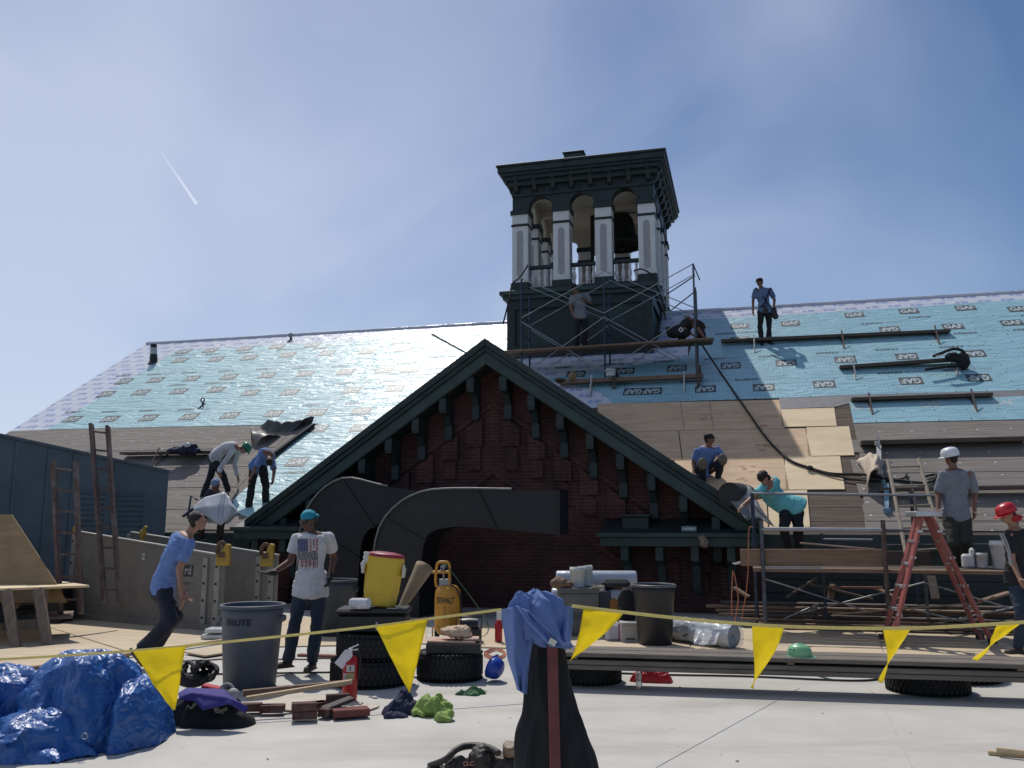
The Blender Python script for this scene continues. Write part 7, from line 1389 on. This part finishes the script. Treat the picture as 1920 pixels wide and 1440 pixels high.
# 8 white hard hat man seen from behind
P8 = person('man in white hard hat and grey T-shirt standing back turned on scaffold deck', 13.2, jd(pelvis=(1793, 965, 0), neck=(1789, 881, 0), head=(1782, 858, 0), shL=(1768, 890, 0), elL=(1759, 926, .03), wrL=(1759, 955, '-'), shR=(1818, 890, 0), elR=(1827, 926, .03), wrR=(1827, 958, '-'), hipL=(1782, 968, 0), knL=(1790, 1018, '-'), anL=(1801, 1058, .02), hipR=(1805, 968, 0), knR=(1811, 1016, '-'), anR=(1816, 1058, .02), toeL=(-.3, 1, 0), toeR=(.3, 1, 0)), SH_GREY, PT_OLIVE, SKIN_T, 1.03, face=(-.45, .88, -.05), sleeve=.95, baggy=1.15, hair='short', hatf=('hard', mat('white_hard_hat', (.72, .73, .76), .3, var=.02, bump=.02)), vox=.011, hem=.12, build=1.06, facedetail=False)
# 9 red hard hat man
P9 = person('man in red hard hat, red neck cloth and black T-shirt', 11.3, jd(pelvis=(1912, 1083, 0), neck=(1905, 992, 0), head=(1889, 965, -.02), shL=(1893, 1004, -.08), elL=(1898, 1052, -.10), wrL=(1912, 1085, '-'), shR=(1922, 1000, .1), elR=(1936, 1046, .1), wrR=(1940, 1085, '-'), hipL=(1905, 1090, 0), knL=(1913, 1150, '-'), anL=(1910, 1212, .02), hipR=(1922, 1090, 0), knR=(1930, 1150, '-'), anR=(1936, 1212, .1), toeL=(-1, -.2, 0), toeR=(-.9, -.2, 0)), SH_BLACK, PT_JEAN, SKIN_L, .98, face=(-.93, .05, -.42), up=(-.4, 0, 1), sleeve=.7, hair='short', hatf=('hard', mat('red_hard_hat', (.50, .015, .025), .3, var=.02, bump=.02)), vox=.010)
root, g, hp, em, HR, hs = P9; m_ = MB(); m_.ell(hp(0, .05, -.05), (.085*hs, .06*hs, .06*hs), HR); m_.ell(hp(0, .10, -.10), (.07*hs, .07*hs, .045*hs), HR); m_.ell(hp(0, .04, -.09), (.07*hs, .06*hs, .04*hs), HR); em('neck_cloth', m_, mat('red_cotton', (.36, .015, .025), .8, bump=.2), .009, disp=.015)
m_ = MB(); [m_.tube([S(1875+q, 1000, 11.1), S(1884+q, 1020, 11.08), S(1892+q*.5, 1040, 11.1)], .012, 6) for q in (0, 5)]; m_.tube([S(1892, 1040, 11.1), S(1896, 1060, 11.1)], .02, 6); em('harness_strap', m_, mat('grey_webbing', (.30, .30, .30), .6))
# 10 green hard hat, white long sleeves
r10 = RP(385, 935)
P10 = person('man in green hard hat and white long sleeved shirt bent over on roof', r10.y+.1, jd(pelvis=(404, 856, .0), neck=(445, 838, -.05), head=(459, 842, -.10), shL=(436, 846, -.14), elL=(412, 878, '-'), wrL=(412, 888, '-'), shR=(447, 842, .1), elR=(440, 872, '-'), wrR=(446, 895, '-'), hipL=(400, 862, -.05), knL=(420, 895, '-'), anL=(434, 938, .15), hipR=(404, 862, .05), knR=(392, 900, '+'), anR=(378, 934, .0), toeL=(.5, -.8, 0), toeR=(.5, -.8, 0), bow=.08), SH_WHITE, PT_NAVY, SKIN_L, 1.0, face=(.6, -.2, -.8), up=(.75, 0, .6), long_=True, hair='short', hatf=('hard', mat('green_hard_hat', (.012, .16, .09), .35, var=.02, bump=.02)), vox=.012, anchor=r10, facedetail=False)
# 11 man bent over in dark trousers
r11 = RP(478, 952)
P11 = person('man in dark trousers and light blue shirt bent double on the left roof', r11.y+.05, jd(pelvis=(484, 872, 0), neck=(503, 852, -.32), head=(506, 866, -.45), shL=(490, 856, -.28), elL=(478, 880, -.35), wrL=(470, 895, -.4), shR=(510, 862, -.25), elR=(514, 884, '-'), wrR=(512, 899, '-'), hipL=(476, 878, 0), knL=(472, 912, .0), anL=(466, 950, .0), hipR=(493, 878, 0), knR=(498, 912, .0), anR=(499, 946, .1), toeL=(-.1, 1, 0), toeR=(.2, 1, 0), bow=.10), SH_BLUE, PT_BLACK, SKIN_T, 1.0, face=(.1, .5, -.8), up=(.1, -.8, -.5), sleeve=.8, hair='short', vox=.012, anchor=r11, baggy=1.15, facedetail=False)
# 12 man with blue patterned bandana behind white sheet
q12 = RP(405, 962); BAN = mat('blue_patterned_cotton', (.02, .07, .24), .8, vs=40, col2=(.35, .42, .5), bump=.2)
P12 = person('man with a blue patterned bandana crouching at the left eaves behind a white sheet', 16.6, jd(pelvis=(384, 955, .2), neck=(408, 924, .0), head=(404, 909, -.02), shL=(390, 932, 0), elL=(380, 952, '-'), wrL=(392, 965, '-'), shR=(424, 930, .0), elR=(434, 950, '-'), wrR=(420, 962, '-'), hipL=(380, 960, .2), knL=(376, 975, '-'), anL=(378, 1008, .1), hipR=(396, 962, .2), knR=(415, 978, '-'), anR=(412, 1010, .1), toeL=(.5, -.8, 0), toeR=(.5, -.8, 0)), PT_NAVY, PT_BLACK, SKIN_D, .98, face=(-.1, -.75, -.6), up=(0, -.4, 1), sleeve=.8, hair='none', hatf=('bandana', BAN), vox=.012, facedetail=False)
WS = mat('white_plastic_sheet', (.46, .48, .52), .45, var=.08, vs=3, bump=.2, bs=4)
m_ = sheet_px([[(361, 950, 16.3), (385, 932, 16.2), (415, 924, 16.1), (421, 922, 16.1)], [(362, 955, 16.2), (388, 950, 15.95), (410, 950, 15.9), (420, 948, 15.9)], [(372, 962, 16.1), (392, 970, 15.9), (405, 978, 15.8), (416, 975, 15.8)], [(390, 966, 16.0), (398, 976, 15.9), (408, 982, 15.8), (414, 985, 15.8)]], 24, 20, .02, 1, 3); t12 = thing('plastic_sheet', 'white plastic sheet held in front of the man with the blue bandana', 'plastic sheet', S(400, 985, 16)); thick(part('left_wing', m_, WS, t12), .006)
m_ = sheet_px([[(421, 924, 16.1), (430, 932, 16.0), (436, 945, 16.0)], [(421, 945, 15.9), (434, 950, 15.85), (445, 958, 15.95)], [(418, 970, 15.8), (430, 966, 15.85), (448, 958, 15.95)], [(414, 985, 15.8), (420, 980, 15.8), (430, 972, 15.85)]], 20, 20, .02, 2, 3); thick(part('right_wing', m_, WS, t12), .006)
m_ = MB(); m_.tube([S(352, 972, 16.3), S(358, 930, 16.4), S(370, 937, 16.5)], .02, 7); m_.tube([S(343, 968, 16.2), S(368, 950, 16.4)], .03, 7); solo('bent_pipe', m_, STEEL_B, 'thin blue metal tool frame left of the white plastic sheet', 'tool')
# roll of felt and torn flap by the aqua man
m_ = sheet_px([[(1362, 912, 15.6), (1385, 906, 15.5), (1408, 912, 15.4)], [(1366, 935, 15.2), (1392, 935, 15.0), (1425, 950, 14.9)], [(1400, 975, 14.7), (1425, 972, 14.7), (1452, 988, 14.6)]], 24, 20, .05, 4, 2); thick(solo('felt_flap', m_, mat('grey_felt_back', (.16, .16, .17), .5, vs=5, bump=.2), 'bent back flap of grey roofing felt in front of the aqua shirt man', 'roofing felt'), .01)
m_ = MB(); c = S(1383, 928, 15.5); m_.lathe([(.20, -.45), (.21, 0), (.20, .45)], c, frame(V+U*.3, ZZ), 24); solo('felt_roll', m_, mat('black_felt', (.02, .02, .021), .7, bump=.3), 'thick black roll of felt at the end of the right rake', 'roofing felt')
for o in bpy.data.objects:
    if o.type == 'MESH' and not o.parent and 'label' not in o and 'kind' not in o: print('untagged', o.name)
